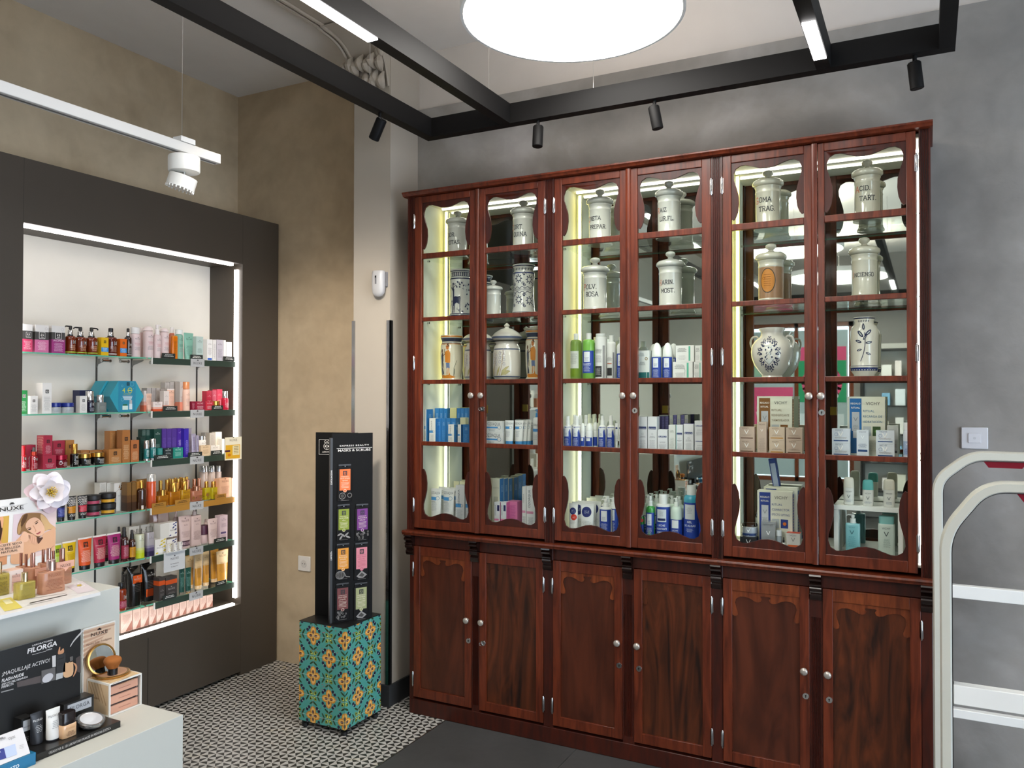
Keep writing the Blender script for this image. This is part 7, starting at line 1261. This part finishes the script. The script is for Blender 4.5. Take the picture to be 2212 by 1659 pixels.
# paper flower on the board's corner
fc = BO+BU*f(96, 1062)[0]+BV*f(96, 1062)[1]+Vector((.022, 0, 0)); fs = (on(140, 1062, 0, fc.x).y-on(96, 1062, 0, fc.x).y); fn = Vector((.93, -.33, .1)).normalized(); fu = Vector((0, 0, 1)).cross(fn).normalized(); fv = fn.cross(fu)
fl = empty('paper_flower', fc)
def petal(ang, L, Wd, tilt, base, m, sweep=0):
    mb = MB(); V = []; nu, nv = 8, 10
    for i in range(nv+1):
        t = i/nv
        for j in range(nu+1):
            s = (j/nu-.5)*2; wid = Wd*math.sin(math.pi*min(1, (t*.86+.12)))**.6; r = L*(.08+.92*t); lz = base+tilt*L*t-.35*L*t*t*(1 if tilt < .6 else .3)+.28*wid*s*s+.012*L*math.sin(6*t+ang*3)*s
            a = ang; d = fu*math.cos(a)+fv*math.sin(a); e = -fu*math.sin(a)+fv*math.cos(a); V.append(d*r+e*wid*s+fn*lz)
    n = nu+1; mb.add(V, [(i*n+j, i*n+j+1, (i+1)*n+j+1, (i+1)*n+j) for i in range(nv) for j in range(nu)], m); return mb.build('petal', fl, sm=80)
PW, PP = C('#dad3d8', .7), C('#d5bcc2', .7)
for i in range(7): petal(i*.898+.3, fs*1.0, fs*.42, .05, -.004, PP if i in (3, 4, 5) else PW)
for i in range(6): petal(i*1.047, fs*.84, fs*.36, .3, .0, PW)
for i in range(5): petal(i*1.257+.5, fs*.55, fs*.27, .9, .002, PW)
s_ = MB(); YS = C('#cfae2a', .6)
for i in range(26):
    a = i*2.4; r = fs*.2*math.sqrt(i/26); d = fu*math.cos(a)+fv*math.sin(a); s_.tube([d*r*.4+fn*.002, d*r+fn*fs*.3, d*r*1.3+fn*fs*(.42+.05*(i % 3))], [.0006, .0006, .0014], YS, 5)
s_.build('stamens', fl); tag(fl, 'large pale pink paper camellia with yellow stamens on the display board', 'paper flower')
# bottles on the tray
def gb(p0, p1, pb, top, desc, m, cp, f_=.33, tc='#7a4a30', d=.028, nx=1, **k): return TP('rect', p0, p1, pb, top, desc, m, ([('t', 'NUXE', .76, .13, tc, 0, .6, 1.1)] if nx else [])+[('l', .14, .66, 8, tc, -.38, .38)], ZT2, d=d, cap=('plain', cp, f_, .34), sh=.06, **k)
RO = liquid('#d3a284', 'rose_oil_large', .55); YO = liquid('#c4b862', 'pale_oil_large', .5)
gb(92, 144, 1281, 1211, 'largest rose tinted square oil bottle with silver pink cap', RO, C('#c9a8a0', .15, .9)); gb(40, 80, 1294, 1238, 'small pale yellow oil bottle with gold cap in the tray front', YO, C('#c9b48a', .18, .9), .36, '#6a6020', .024); gb(-14, 24, 1287, 1216, 'pale yellow oil bottle cut by the left edge of the picture', YO, C('#c9b48a', .18, .9), .36, '#4a4414')
TP('box', 19, 50, 1280, 1232, 'small pink white tube carton between the yellow bottles', '#d9cac4', [('r', -.3, .08, .3, .8, '#cfa89c'), ('nx', .68, '#7a6a66'), ('l', .3, .5, 3, '#9a7a72')], ZT2, d=.03, topc='#d6b09a')
for i, (a, b, pb, t, dsc) in enumerate(((100, 126, 1266, 1186, 1), (126, 158, 1262, 1186, 1), (66, 92, 1272, 1196, 0))): gb(a, b, pb, t, ('rose oil bottle with pink collar card behind the largest one' if dsc else 'rose oil bottle with pink collar card behind the small yellow one'), RO, C('#b5887a', .2, .85), .4, '#8a5038', nx=0)
for pc, pb, t, nm in ((50, 1262, 1196, 'left'), (61, 1264, 1198, 'left'), (73, 1266, 1199, 'left'), (98, 1256, 1188, 'right'), (109, 1258, 1190, 'right'), (120, 1259, 1191, 'right')):
    gb(pc-9, pc+9, pb, t, 'coppery pink capped oil bottle, %s rear tray cluster' % nm, RO, C('#b5806c', .2, .85), .42, nx=0, d=.018)
for a, b, y0, y1, pbs, lb in ((76, 110, 1226, 1241, 1268, 'left'), (122, 160, 1212, 1226, 1262, 'right')):
    xq = on((a+b)/2, pbs, 2, ZT2).x+.012; ya, yb = on(a, y0, 0, xq).y, on(b, y0, 0, xq).y; z1, z0 = on((a+b)/2, y0, 0, xq).z, on((a+b)/2, y1, 0, xq).z; q = MB(); q.prism([(ya, z1), (yb, z1), (yb, z0), (ya+(yb-ya)*.7, z0), (ya+(yb-ya)*.5, z0-.008), (ya+(yb-ya)*.25, z0), (ya, z0)], xq, xq+.0012, 0, C('#cf9c86', .5)); S9 = frame((xq+.0012, (ya+yb)/2, z0), (0, 1, 0), (0, 0, 1)); q.dtext(S9, 'NUXE', 0, .002, .0065, C('#5a3a30', .5), k=0)
    tag(q.build('collar_card', sm=0), 'pink collar card on the %s rose bottle group of the tray' % lb, 'card')
# ---- lower step: black makeup display
xf = on(260, 1571, 2, zl).x; y1 = on(260, 1571, 2, zl).y; hF = on(260, 1557, 0, xf).z-zl; y0 = on(78.5, 1643, 0, xf).y; xk = on(203, 1540, 2, zl+hF).x; KB = C('#181716', .28); ZK = zl+hF
md = empty('makeup_display', (0, 0, 0)); q = MB(); q.box(xk-.004, y0, zl+.0005, xf, y1, ZK, KB); S = frame((xf, 0, zl), (0, 1, 0), (0, 0, 1)); f2 = uvmap((xf, 0, zl), (0, 1, 0), (0, 0, 1)); WT2 = C('#cfccca', .5)
c2 = lambda x, y: (x/7.9, 1470+y/7.9)
a, b = c2(830, 1250), c2(1885, 815); h0 = f2(*a)[1]; q.dtext(S, 'CREADO POR EL 1ER LABORATORIO FRANCÉS EN MEDICINA ESTÉTICA', (f2(*a)[0]+f2(*b)[0])/2, hF*.35, hF*.34, WT2, k=1, wmax=f2(*b)[0]-f2(*a)[0], sp=1.1); q.build('tray', md, sm=0)
xp = xk; y1p = on(174, 1440, 0, xp).y; zp = on(178, 1358, 0, xp).z; q = MB(); q.box(xp-.004, .45, zl+.0005, xp, y1p, zp, KB); O3 = Vector((xp, 0, zl)); S = frame(O3, (0, 1, 0), (0, 0, 1)); f3 = uvmap(O3, (0, 1, 0), (0, 0, 1))
c1 = lambda x, y: (x/9.761, 1330+y/9.761)
def mt(t, x0, yb0, x1, hh, m=WT2, bold=0.02, it=0):
    a = f3(*c1(x0, yb0)); u1 = f3(*c1(x1, yb0))[0]; h = f3(*c1(x0, yb0-hh))[1]-a[1]; V, F, W = tgeo(t, 1, bold); q.add([S(a[0]+x/W*(u1-a[0])+it*y*h, a[1]+y*h, 2) for x, y in V], F, m)
mt('LABORATOIRES', 672, 645, 1105, 30); mt('FILORGA', 568, 800, 1195, 95, bold=.04, it=.15); mt('PARIS', 975, 738, 1095, 22); mt('¡MAQUILLAJE ACTIVO!', 35, 1275, 1035, 80, bold=0, it=.15); mt('FLASH-NUDE', 28, 1405, 490, 62, bold=.04, it=.15); mt('EFECTO PIEL DESNUDA', 28, 1475, 575, 40, it=.15); mt('PERFECTA', 22, 1535, 280, 45, it=.15)
def mp(pts, c_, k=1): q.dpoly(S, [f3(*c1(*p)) for p in (smooth(pts, 4) if len(pts) > 5 else pts)], C(c_, .4), k)
mp([(672, 822), (965, 742), (965, 748), (672, 828)], '#cfccca'); mp([(1095, 850), (1172, 830), (1172, 1070), (1100, 1085)], '#b9b6b4'); mp([(1180, 830), (1375, 780), (1370, 1180), (1180, 1220)], '#242322', 2); mp([(1220, 810), (1235, 690), (1262, 655), (1265, 740), (1310, 700), (1335, 690), (1335, 780)], '#b5805c', 2)
mp([(1180, 1225), (1330, 1190), (1315, 1310), (1172, 1355)], '#a9a9a8', 2); mp([(1345, 1010), (1420, 995), (1470, 970), (1530, 965), (1525, 1240), (1340, 1290)], '#c49a72', 2); mp([(1530, 985), (1600, 1020), (1620, 1100), (1590, 1210), (1530, 1290), (1570, 1180), (1585, 1090), (1560, 1030)], '#b8835e', 2); mp([(1465, 870), (1532, 850), (1530, 965), (1470, 985)], '#55514e', 2)
mp([(345, 1400), (860, 1260), (860, 1410), (360, 1510)], '#4c423f'); mp([(870, 1160), (1165, 1085), (1165, 1350), (870, 1440)], '#5a5654', 1); q.dell(S, *f3(*c1(1000, 1310)), .0115, .0085, C('#b9b6b8', .3), 3, rot=.2); mp([(1475, 640), (1560, 500), (1750, 290), (1750, 330), (1560, 540), (1485, 650)], '#b5b1ae', 1); mp([(1590, 900), (1700, 830), (1700, 1200), (1620, 1180)], '#3f3430', 1)
mt('FILORGA', 1205, 935, 1340, 22, C('#a9a6a4', .5), 0)
for i in range(5): mt('activo', 1225, 990+22*i, 1330, 8, C('#8a8785', .5), 0)
mp([(20, 1600), (280, 1535), (280, 1555), (20, 1625)], '#8f8c8a'); q.build('backboard', md, sm=0)
tag(md, 'black makeup display with slogan board on the lower step', 'display')
def kb(p0, p1, pb, top, desc, d=.03, lbl=(-.38, .5, .42, .92), txt='FILORGA', **k): return TP('box', p0, p1, pb, top, desc, KB, [('r', *lbl, C('#a5a6a8', .35)), ('t', txt, (lbl[1]+lbl[3])/2-.07, .12, '#3a3a3c', (lbl[0]+lbl[2])/2, .66), ('l', .1, .3, 2, '#8a8785', -.3, .2)], ZK, d=d, **k)
kb(136.5, 203, 1561, 1512, 'large black carton with silver label on the makeup display', .03); kb(104, 172, 1545, 1489, 'black carton with silver label in the back of the makeup display', .02, (-.35, .35, .4, .8))
kb(95, 126, 1572, 1521, 'small black carton with grey label behind the white tube', .03); kb(71, 94, 1580, 1516, 'cellophane topped black carton behind the tubes', .03, (-.4, .6, .4, .9)); kb(46, 71, 1607, 1551, 'tall black carton left of the black tube', .04)
kb(33, 46, 1600, 1552, 'slim dark blue grey carton at the left of the makeup display', .04, (-.3, .1, .3, .2), '')
TP('tube', 71.5, 101, 1608, 1541, 'black cream tube on the makeup display', '#1d1d20', [('t', 'FILORGA', .72, .14, '#d5d2d0', 0, .7), ('l', .35, .6, 5, '#a9a6a4', -.25, .3)], ZK, cap=('plain', '#17171a', .03), d=.022, foot=.85, crimp='#1d1d20')
TP('tube', 105.5, 137, 1600, 1533, 'white cream tube on the makeup display', '#cfccc6', [('t', 'FILORGA', .74, .14, '#6a6865', 0, .75), ('l', .35, .62, 5, '#9a9894', -.25, .3)], ZK, cap=('plain', '#26262a', .05), d=.022, foot=.85, crimp='#dddad4')
TP('rect', 135.5, 168, 1593, 1539, 'beige foundation bottle with black cap on the makeup display', C('#c9a078', .2, coat=.4), [('t', 'FILORGA', .66, .12, '#b58a60', 0, .6), ('l', .14, .5, 4, '#5a3a24', -.3, .35)], ZK, cap=('wide', C('#1c1413', .15), .48), d=.022, sh=.05)
pc = on(196, 1570, 2, ZK); cp_ = empty('powder_compact', (pc.x, pc.y, ZK+.0005)); cr = (on(222, 1565, 0, pc.x).y-on(170, 1565, 0, pc.x).y)/2; Mx = Matrix.Translation((0, 0, .006+cr*.18)) @ Matrix.Rotation(-.25, 4, 'Y') if 0 else Matrix.Translation((0, 0, .013)) @ Matrix.Rotation(.28, 4, 'Y')
mb = MB(Mx); mb.lathe([(cr*.96, -.004), (cr, -.002), (cr, .003), (cr*.92, .0045), (cr*.78, .004)], C('#8f8f8f', .15, .8), 48, caps=False); mb.lathe([(cr*.96, -.004), (cr*.01, -.0041)], C('#8f8f8f', .15, .8), 48, caps=False); mb.build('case', cp_); MB(Mx).lathe([(cr*.79, .003), (cr*.79, .0042), (cr*.7, .0044)], C('#d3d3d6', .08, .3), 48).build('mirror', cp_, sm=10)
MB().box(-.01, -.02, 0, .004, .02, .006, KB).build('rest', cp_); tag(cp_, 'round silver mirrored powder compact lying on the makeup display', 'compact')
# ---- bronze compact display box
xb2 = on(236, 1550, 2, zl).x; ya = on(236, 1550, 2, zl).y; yb = on(306, 1524, 0, xb2).y; zt3 = on(307, 1453.4, 0, xb2).z; xbk = max(on(177.3, 1463, 2, zt3).x, UC.x+.0065); t_ = .003; BG2 = C('#c4a986', .5); WE = C('#d6d3cc', .5)
nb = empty('compact_display', (0, 0, 0)); q = MB(); q.box(xbk, ya, zl+.0005, xb2, ya+t_, zt3, WE); q.box(xbk, yb-t_, zl+.0005, xb2, yb, zt3, WE); q.box(xbk, ya+t_, zl+.0005, xb2, yb-t_, zl+t_, WE); q.box(xbk, ya+t_, zt3-t_, xb2, yb-t_, zt3, WE); q.box(xbk, ya+t_, zl+t_, xbk+t_, yb-t_, zt3-t_, WE)
Sl = frame((xbk, ya, zl), (1, 0, 0), (0, 0, 1)); dd = xb2-xbk; hh_ = zt3-zl; q.drect(Sl, .004, .004, dd-.004, hh_-.004, BG2, 0); St = lambda u, v, k=0: Vector((xbk+v, ya+u, zt3+.0004+.0002*k)); q.drect(St, .003, .003, yb-ya-.003, dd-.003, C('#c7a97e', .5), 0)
for i in range(5): q.dline(Sl, [(dd*(.08+.13*i), hh_*.93), (dd*(.3+.14*i), hh_*(.5-.04*i))], .0025, C('#a88a68', .6), 1); q.dline(St, [(.004, .02+.02*i), (.05, .012+.02*i)], .002, C('#b08a62', .6), 1)
q.dtext(Sl, 'Poudre', dd*.42, hh_*.46, .005, C('#6a4a30', .6), k=2); q.build('box', nb, sm=0)
O4 = Vector((xbk-.0015, 0, zl)); f4 = uvmap(O4, (0, 1, 0), (0, 0, 1)); u0 = f4(178.5, 1461)[0]; u1 = f4(248.7, 1400)[0]; v1 = f4(248.7, 1340)[1]; q = MB(); q.box(O4.x-.003, u0, zl+.0005, O4.x, u1, zl+v1, WE); S = frame(O4, (0, 1, 0), (0, 0, 1)); q.drect(S, u0+.002, .002, u1-.002, v1-.003, C('#c9ad92', .5), 0)
c3 = lambda x, y: (160+x/7.212, 1330+y/7.212)
for i in range(9): q.dpoly(S, [f4(*c3(142, 250+70*i)), f4(*c3(640-60*i, 120+66*i)), f4(*c3(620-60*i, 150+66*i)), f4(*c3(142, 290+70*i))], C('#b08c72', .5), 1)
a, b = c3(258, 330), c3(520, 262)
def ct(t, x0, yb_, x1, hh__, m, bold=0): 
    a_ = f4(*c3(x0, yb_)); e1 = f4(*c3(x1, yb_))[0]; h = f4(*c3(x0, yb_-hh__))[1]-a_[1]; V, F, W = tgeo(t, 1.1, bold); q.add([S(a_[0]+x/W*(e1-a_[0]), a_[1]+y*h, 3) for x, y in V], F, m)
ct('NUXE', 258, 330, 520, 50, C('#3a2418', .5), .02); ct('Poudre Éclat Prodigieux', 190, 475, 580, 34, C('#6a4a38', .5)); 
for aa, bb in ((390, 208), (372, 214), (408, 210), (390, 198)): q.dell(S, *f4(*c3(aa, bb)), .0026, .0016, C('#3a2418', .5), 3)
q.build('backboard', nb, sm=0); tag(nb, 'sand coloured open box display for bronze compacts', 'display')
iw = yb-ya-2*t_; ih = (zt3-zl-2*t_); PKc = C('#c9957c', .4)
for i in range(3):
    h = ih*.265; z = zl+t_+.0008+i*(h+.0035); o = MB().box(xbk+.012, ya+t_+.003, z, xb2-.004, yb-t_-.0045, z+h, PKc); S = frame((xb2-.004, (ya+yb)/2, z), (0, 1, 0), (0, 0, 1)); o.drect(S, -iw*.46, h*.96, iw*.45, h*.99, C('#3a2420', .5), 0); o.drect(S, -iw*.2, h*.42, iw*.2, h*.5, C('#a5705c', .5), 0)
    tag(o.box(xbk+.014, ya+t_+.005, z+h+.0001, xb2-.006, yb-t_-.0065, z+h+.003, C('#2a1a18', .5)).build('compact_carton', sm=0), '%s flat pink powder carton inside the open sand coloured box' % ('lowest', 'middle', 'topmost')[i], 'box', 'powder cartons in the open box')
dc = on(240.4, 1457, 2, zt3); DR = (on(274, 1455, 0, dc.x).y-on(207, 1455, 0, dc.x).y)/2; gcp = empty('bronzing_compact', (dc.x, dc.y, zt3+.0008)); GM = C('#b58a4a', .22, .85)
MB().lathe([(DR*.97, 0), (DR, .0015), (DR, .004), (DR*.95, .005), (DR*.85, .0048)], GM, 48).build('base_case', gcp); MB().lathe([(DR*.84, .0049), (DR*.84, .0053), (DR*.8, .0055)], C('#b58a6c', .6), 48).build('powder', gcp)
mc = on(219, 1424, 0, O4.x+.013); nrm = Vector((.97, -.04, .2)).normalized(); mr = DR*.86; rot = nrm.to_track_quat('Z', 'Y').to_matrix().to_4x4(); TM = Matrix.Translation(mc-gcp.location) @ rot
MB(TM).lathe([(mr, -.003), (mr*1.03, 0), (mr, .003), (mr*.9, .0035), (mr*.89, .001)], GM, 48, caps=False).lathe([(mr, -.003), (.0005, -.0035)], GM, 48, caps=False).build('lid_case', gcp); MB(TM).lathe([(mr*.9, .0008), (mr*.9, .0014)], MIR, 48).build('mirror', gcp); kp = mc-gcp.location; MB().tube([(-DR*.75, -.008, .004), (-DR*.75, .008, .004)], .003, GM, 10).build('hinge', gcp)
tag(gcp, 'open gold compact with round mirror on the sand coloured box', 'compact')
bq = on(243, 1457, 2, zt3+.006); br2 = (on(252, 1450, 0, bq.x).y-on(233.5, 1450, 0, bq.x).y)/2; hbt = on(243, 1418, 0, bq.x).z-(zt3+.006); hz = on(243, 1444, 0, bq.x).z-(zt3+.006)
bs = empty('kabuki_brush', (bq.x, bq.y, zt3+.0068)); MB().lathe([(br2, 0), (br2, hz)], C('#151313', .25), 28).build('handle', bs); BRM = C('#94592a', .8, var=.12)
hl = hbt-hz; mb = MB(); mb.lathe(smooth([(br2*.95, hz+.0003), (br2*1.3, hz+hl*.25), (br2*1.68, hz+hl*.52), (br2*1.74, hz+hl*.7), (br2*1.45, hz+hl*.87), (br2*.8, hz+hl*.97), (br2*.05, hbt)], 4, False), BRM, 40)
for i in range(140):
    t = i*2.4; k_ = math.sqrt((i+.5)/140); q0 = Vector((br2*.9*k_*math.cos(t), br2*.9*k_*math.sin(t), hz)); q1 = Vector((br2*1.72*k_*math.cos(t), br2*1.72*k_*math.sin(t), hz+hl*(1.0-.42*k_**3))); mb.tube([q0, (q0+q1)/2+Vector((q1.x-q0.x, q1.y-q0.y, 0))*.1, q1], [.0007, .0007, .0003], BRM, 4)
mb.build('bristles', bs, sm=60); tag(bs, 'short kabuki brush with brown bristles and black handle', 'brush')
# ---- blue eye care display cut by the picture edge
xe = on(77, 1651, 2, zl).x; ye1 = on(77, 1651, 2, zl).y; he = on(72, 1622, 0, xe-.01).z-zl; BL = C('#12688f', .4); ed = empty('eye_care_display', (0, 0, 0)); q = MB(); q.box(xe-.085, .4, zl+.0005, xe, ye1, zl+he, BL); q.box(xe-.085, .4, zl+he+.0002, xe-.06, ye1-.03, zl+he*2.2, BL)
S = frame((xe, 0, zl), (0, 1, 0), (0, 0, 1)); fe = uvmap((xe, 0, zl), (0, 1, 0), (0, 0, 1)); a = fe(*c2(70, 1500)); b = fe(*c2(340, 1400)); q.dtext(S, 'INMEDIATO', (a[0]+b[0])/2-.01, he*.35, he*.26, C('#dfe6ea', .5), k=1, bold=.03, wmax=b[0]-a[0]+.03); q.build('stand', ed, sm=0)
O5 = Vector((xe-.004, 0, zl+he+.0006)); V5 = Vector((-.62, 0, 1)).normalized(); f5 = uvmap(O5, (0, 1, 0), V5); a, b, c_, d_ = f5(*c2(500, 1195)), f5(*c2(385, 800)), None, None; S = frame(O5, (0, 1, 0), V5)
q = MB(); pp = [O5+Vector((0, .45, 0)), O5+Vector((0, a[0], 0)), O5+Vector((0, b[0], 0))+V5*b[1], O5+Vector((0, .45, 0))+V5*b[1]]; bk = Vector((-.0015, 0, 0)); q.add(pp+[p+bk for p in pp], [(0, 1, 2, 3), (7, 6, 5, 4), (0, 4, 5, 1), (1, 5, 6, 2), (2, 6, 7, 3), (3, 7, 4, 0)], C('#c9c6c6', .45))
def ep(pts, c__, k=1): q.dpoly(S, [f5(*c2(*p)) for p in pts], C(c__, .5), k)
ep([(-120, 1215), (60, 1155), (105, 1325), (-80, 1385)], '#2a3278'); ep([(65, 1150), (255, 1080), (290, 1260), (105, 1325)], '#a9b4d2'); ep([(-60, 990), (50, 965), (50, 995), (-60, 1020)], '#7a7878')
def et(t, x0, yb_, x1, hh__, m):
    a_ = f5(*c2(x0, yb_)); e1 = f5(*c2(x1, yb_))[0]; h = f5(*c2(x0, yb_-hh__))[1]-a_[1]; V, F, W = tgeo(t, 1, .01); q.add([S(a_[0]+x/W*(e1-a_[0]), a_[1]+y*h, 2) for x, y in V], F, m)
et('OJOS', 145, 1020, 275, 42, C('#8a8886', .5)); et('MINERAL 89', -140, 1085, 125, 42, C('#9a9896', .5)); et('A', -10, 1240, 14, 40, C('#e6e9f2', .5))
for i in range(3): ep([(330, 1115+26*i), (400, 1090+26*i), (400, 1095+26*i), (330, 1120+26*i)], '#8a8886')
q.build('card', ed, sm=0); tag(ed, 'blue eye care display with leaning card cut by the left edge', 'display')
TP('btl', -3, 12.5, 1581, 1524, 'small turquoise bottle with silver white cap on the blue display', C('#3f97a6', .15, coat=.5), [('V', 0, .6, '#e6eef0')], zl+he, cap=('plain', C('#cfd3d5', .2, .4), .45, .85), sh=.04)
# ================================================================ SECURITY GATES
GA = C('#bdbdb2', .35, var=.02); RDG = C('#7a1224', .25)
def gate(yg, pl, pr_, ptop, pbend, pd, lab):
    xl = on((pl+pr_)/2, 1300, 1, yg).x; hw = (on(pr_, 1300, 1, yg).x-on(pl, 1300, 1, yg).x)/2; zt = 1.36-hw; zb = on(pl, pbend, 1, yg).z; xd = on(pd, 1060, 1, yg).x; W = .40; xr = xl+W; g = empty('security_gate', (0, yg, 0))
    pts = [(xl, .03)]; 
    def corner(c, a, b, r=.045, n=7):
        c, a, b = Vector(c), Vector(a), Vector(b); p = c+(a-c).normalized()*r; q = c+(b-c).normalized()*r; return [tuple(p*(1-t)**2+c*2*t*(1-t)+q*t*t) for t in [i/n for i in range(n+1)]]
    V = [(xl, 0.03), (xl, zb), (xd, zt), (xr-(xd-xl), zt), (xr, zb), (xr, .03)]
    for i in range(1, 5): pts += corner(V[i], V[i-1], V[i+1])
    pts.append(V[-1]); mb = MB(); dp = .028; sec = [(-1, -.6), (-.7, -1), (.7, -1), (1, -.6), (1, .6), (.7, 1), (-.7, 1), (-1, .6)]; vv = []
    for i, p in enumerate(pts):
        a = Vector(pts[max(0, i-1)]); b = Vector(pts[min(len(pts)-1, i+1)]); t = (b-a).normalized(); n = Vector((-t.y, t.x)); vv += [(p[0]+n.x*s[0]*hw, s[1]*dp, p[1]+n.y*s[0]*hw) for s in sec]
    n = 8; mb.add(vv, [(j*n+i, j*n+(i+1) % n, (j+1)*n+(i+1) % n, (j+1)*n+i) for j in range(len(pts)-1) for i in range(n)]+[tuple(range(7, -1, -1)), tuple((len(pts)-1)*n+i for i in range(n))], GA); mb.build('tube_frame', g, sm=50)
    ga = MB(); vv = []
    for i, p in enumerate(pts):
        a = Vector(pts[max(0, i-1)]); b = Vector(pts[min(len(pts)-1, i+1)]); t = (b-a).normalized(); nn = Vector((-t.y, t.x)); vv += [(p[0]-nn.x*(hw+e), y_, p[1]-nn.y*(hw+e)) for e, y_ in ((0.0002, -.012), (.002, -.012), (.002, .012), (0.0002, .012))]
    ga.add(vv, [(j*4+i, j*4+(i+1) % 4, (j+1)*4+(i+1) % 4, (j+1)*4+i) for j in range(len(pts)-1) for i in range(4)], BLACKM); ga.build('rubber_seal', g, sm=50)
    xc = (xl+xr)/2; zi = zt-hw-.0022; u = on(2121, 986, 1, 3.149).x; MB().prism([(xc-.062, zi), (xc+.062, zi), (xc+.048, zi-.0195), (xc-.048, zi-.0195)], -.012, .012, 1, RDG).build('alarm_lamp', g)
    for za, zb_ in ((.858, .902), (.452, .482)): MB().box(xl+hw+.0022, -.014, za, xr-hw-.0022, .014, zb_, C('#dedfdc', .35)).build('crossbar', g, .002)
    MB().box(xl-.03, -.06, 0, xr+.03, .06, .0295, C('#8f908a', .4)).build('foot_plate', g, .003)
    tag(g, lab, 'security gate', 'anti-theft gates at the entrance')
gate(2.074, 2030, 2055.5, 1040, 1148, 2128, 'nearer white anti-theft gate, cut by the right edge of the picture'); gate(3.149, 2015, 2038, 975, 1035, 2098, 'farther white anti-theft gate beside the cabinet, behind the nearer one')
# ================================================================ WALL FITTINGS
a, b = on(2076, 967, 1, 3.53), on(2134, 925, 1, 3.53); sw = empty('light_switch', ((a.x+b.x)/2, 3.53, (a.z+b.z)/2)); w_, h_ = b.x-a.x, .082
MB().box(-w_/2, -.010, -h_/2, w_/2, -.0003, h_/2, C('#c9c9cc', .35)).build('plate', sw, .003); MB().box(-.021, -.0135, -.018, .021, -.0102, .018, C('#cfcfd2', .35)).build('button', sw, .001); k = MB(); k.tube([(0, -.0137, 0), (0, -.0142, 0)], .005, C('#bdbdc0', .35), 16); k.build('indicator', sw); tag(sw, 'square white wall switch above the anti-theft gates', 'switch')
P = on(659, 1217, 1, 3.555); so = empty('power_socket', (P.x, 3.555, P.z)); w_ = on(672, 1217, 1, 3.555).x-on(646, 1217, 1, 3.555).x; MB().box(-w_/2, -.010, -w_/2*.95, w_/2, -.0003, w_/2*.95, C('#d2cfca', .35)).build('plate', so, .003); q = MB(); q.tube([(0, -.0105, 0), (0, -.0125, 0)], [.022, .021], C('#c2bfba', .35), 28); q.tube([(-.009, -.0126, 0), (-.009, -.0132, 0)], .003, BLACKM, 10); q.tube([(.009, -.0126, 0), (.009, -.0132, 0)], .003, BLACKM, 10); q.build('socket_face', so); tag(so, 'white power socket low on the beige wall left of the black stand', 'power socket')
P = on(817, 613, 1, 3.255); sn = empty('motion_sensor', (P.x, 3.286, P.z)); hs = (on(817, 585, 1, 3.255).z-on(817, 641, 1, 3.255).z)/2; wsn = (on(830, 613, 1, 3.255).x-on(805, 613, 1, 3.255).x)/2
mb = MB(); mb.loft([(-hs, wsn*.25, .006, -.028), (-hs*.92, wsn*.6, .014, -.028), (-hs*.7, wsn*.9, .02, -.028), (-hs*.3, wsn, .023, -.028), (hs*.7, wsn, .023, -.028), (hs*.93, wsn*.97, .022, -.028), (hs, wsn*.85, .018, -.028)], C('#aeaeb0', .3), 28, 2.6); mb.build('housing', sn, sm=60)
MB().box(-.006, -.0515, -hs*.05, .004, -.0505, hs*.62, C('#8f8f92', .25, .6)).build('sensor_strip', sn, .0004); MB().tube([(-.001, -.0516, hs*.5), (-.001, -.0535, hs*.5)], .004, C('#101010', .1), 14).build('lens', sn); MB().box(-.004, -.010, -hs*.2, wsn*1.05, -.0005, hs*.92, C('#77777a', .5)).build('bracket', sn, .001)
tag(sn, 'small white motion sensor mounted on the white column', 'sensor')
# ================================================================ LABELS: single out look-alikes by their order
ORD = ['first', 'second', 'third', 'fourth', 'fifth', 'sixth', 'seventh', 'eighth', 'ninth', 'tenth', 'eleventh', 'twelfth']; NUM = ['', 'one', 'two', 'three', 'four', 'five', 'six', 'seven', 'eight', 'nine', 'ten', 'eleven', 'twelve']
by = {}
for o, p, dsc, cat in ALL: by.setdefault(dsc, []).append((p[0], o, cat))
for dsc, L in by.items():
    L.sort(key=lambda t: t[0]); n = len(L)
    for i, (_, o, cat) in enumerate(L):
        if n == 1: o['label'] = dsc
        else:
            pos = ('left one' if i == 0 else 'right one') if n == 2 else ('leftmost of %s' % NUM[n] if i == 0 else 'rightmost of %s' % NUM[n] if i == n-1 else '%s of %s from left' % (ORD[i], NUM[n]))
            o['label'] = dsc+', '+pos; o['group'] = dsc
        o['category'] = cat
for o in list(bpy.data.objects):
    if o.parent is None and o.type == 'EMPTY' and 'label' not in o: print('UNLABELLED', o.name)
    for k_ in ('kind',): pass
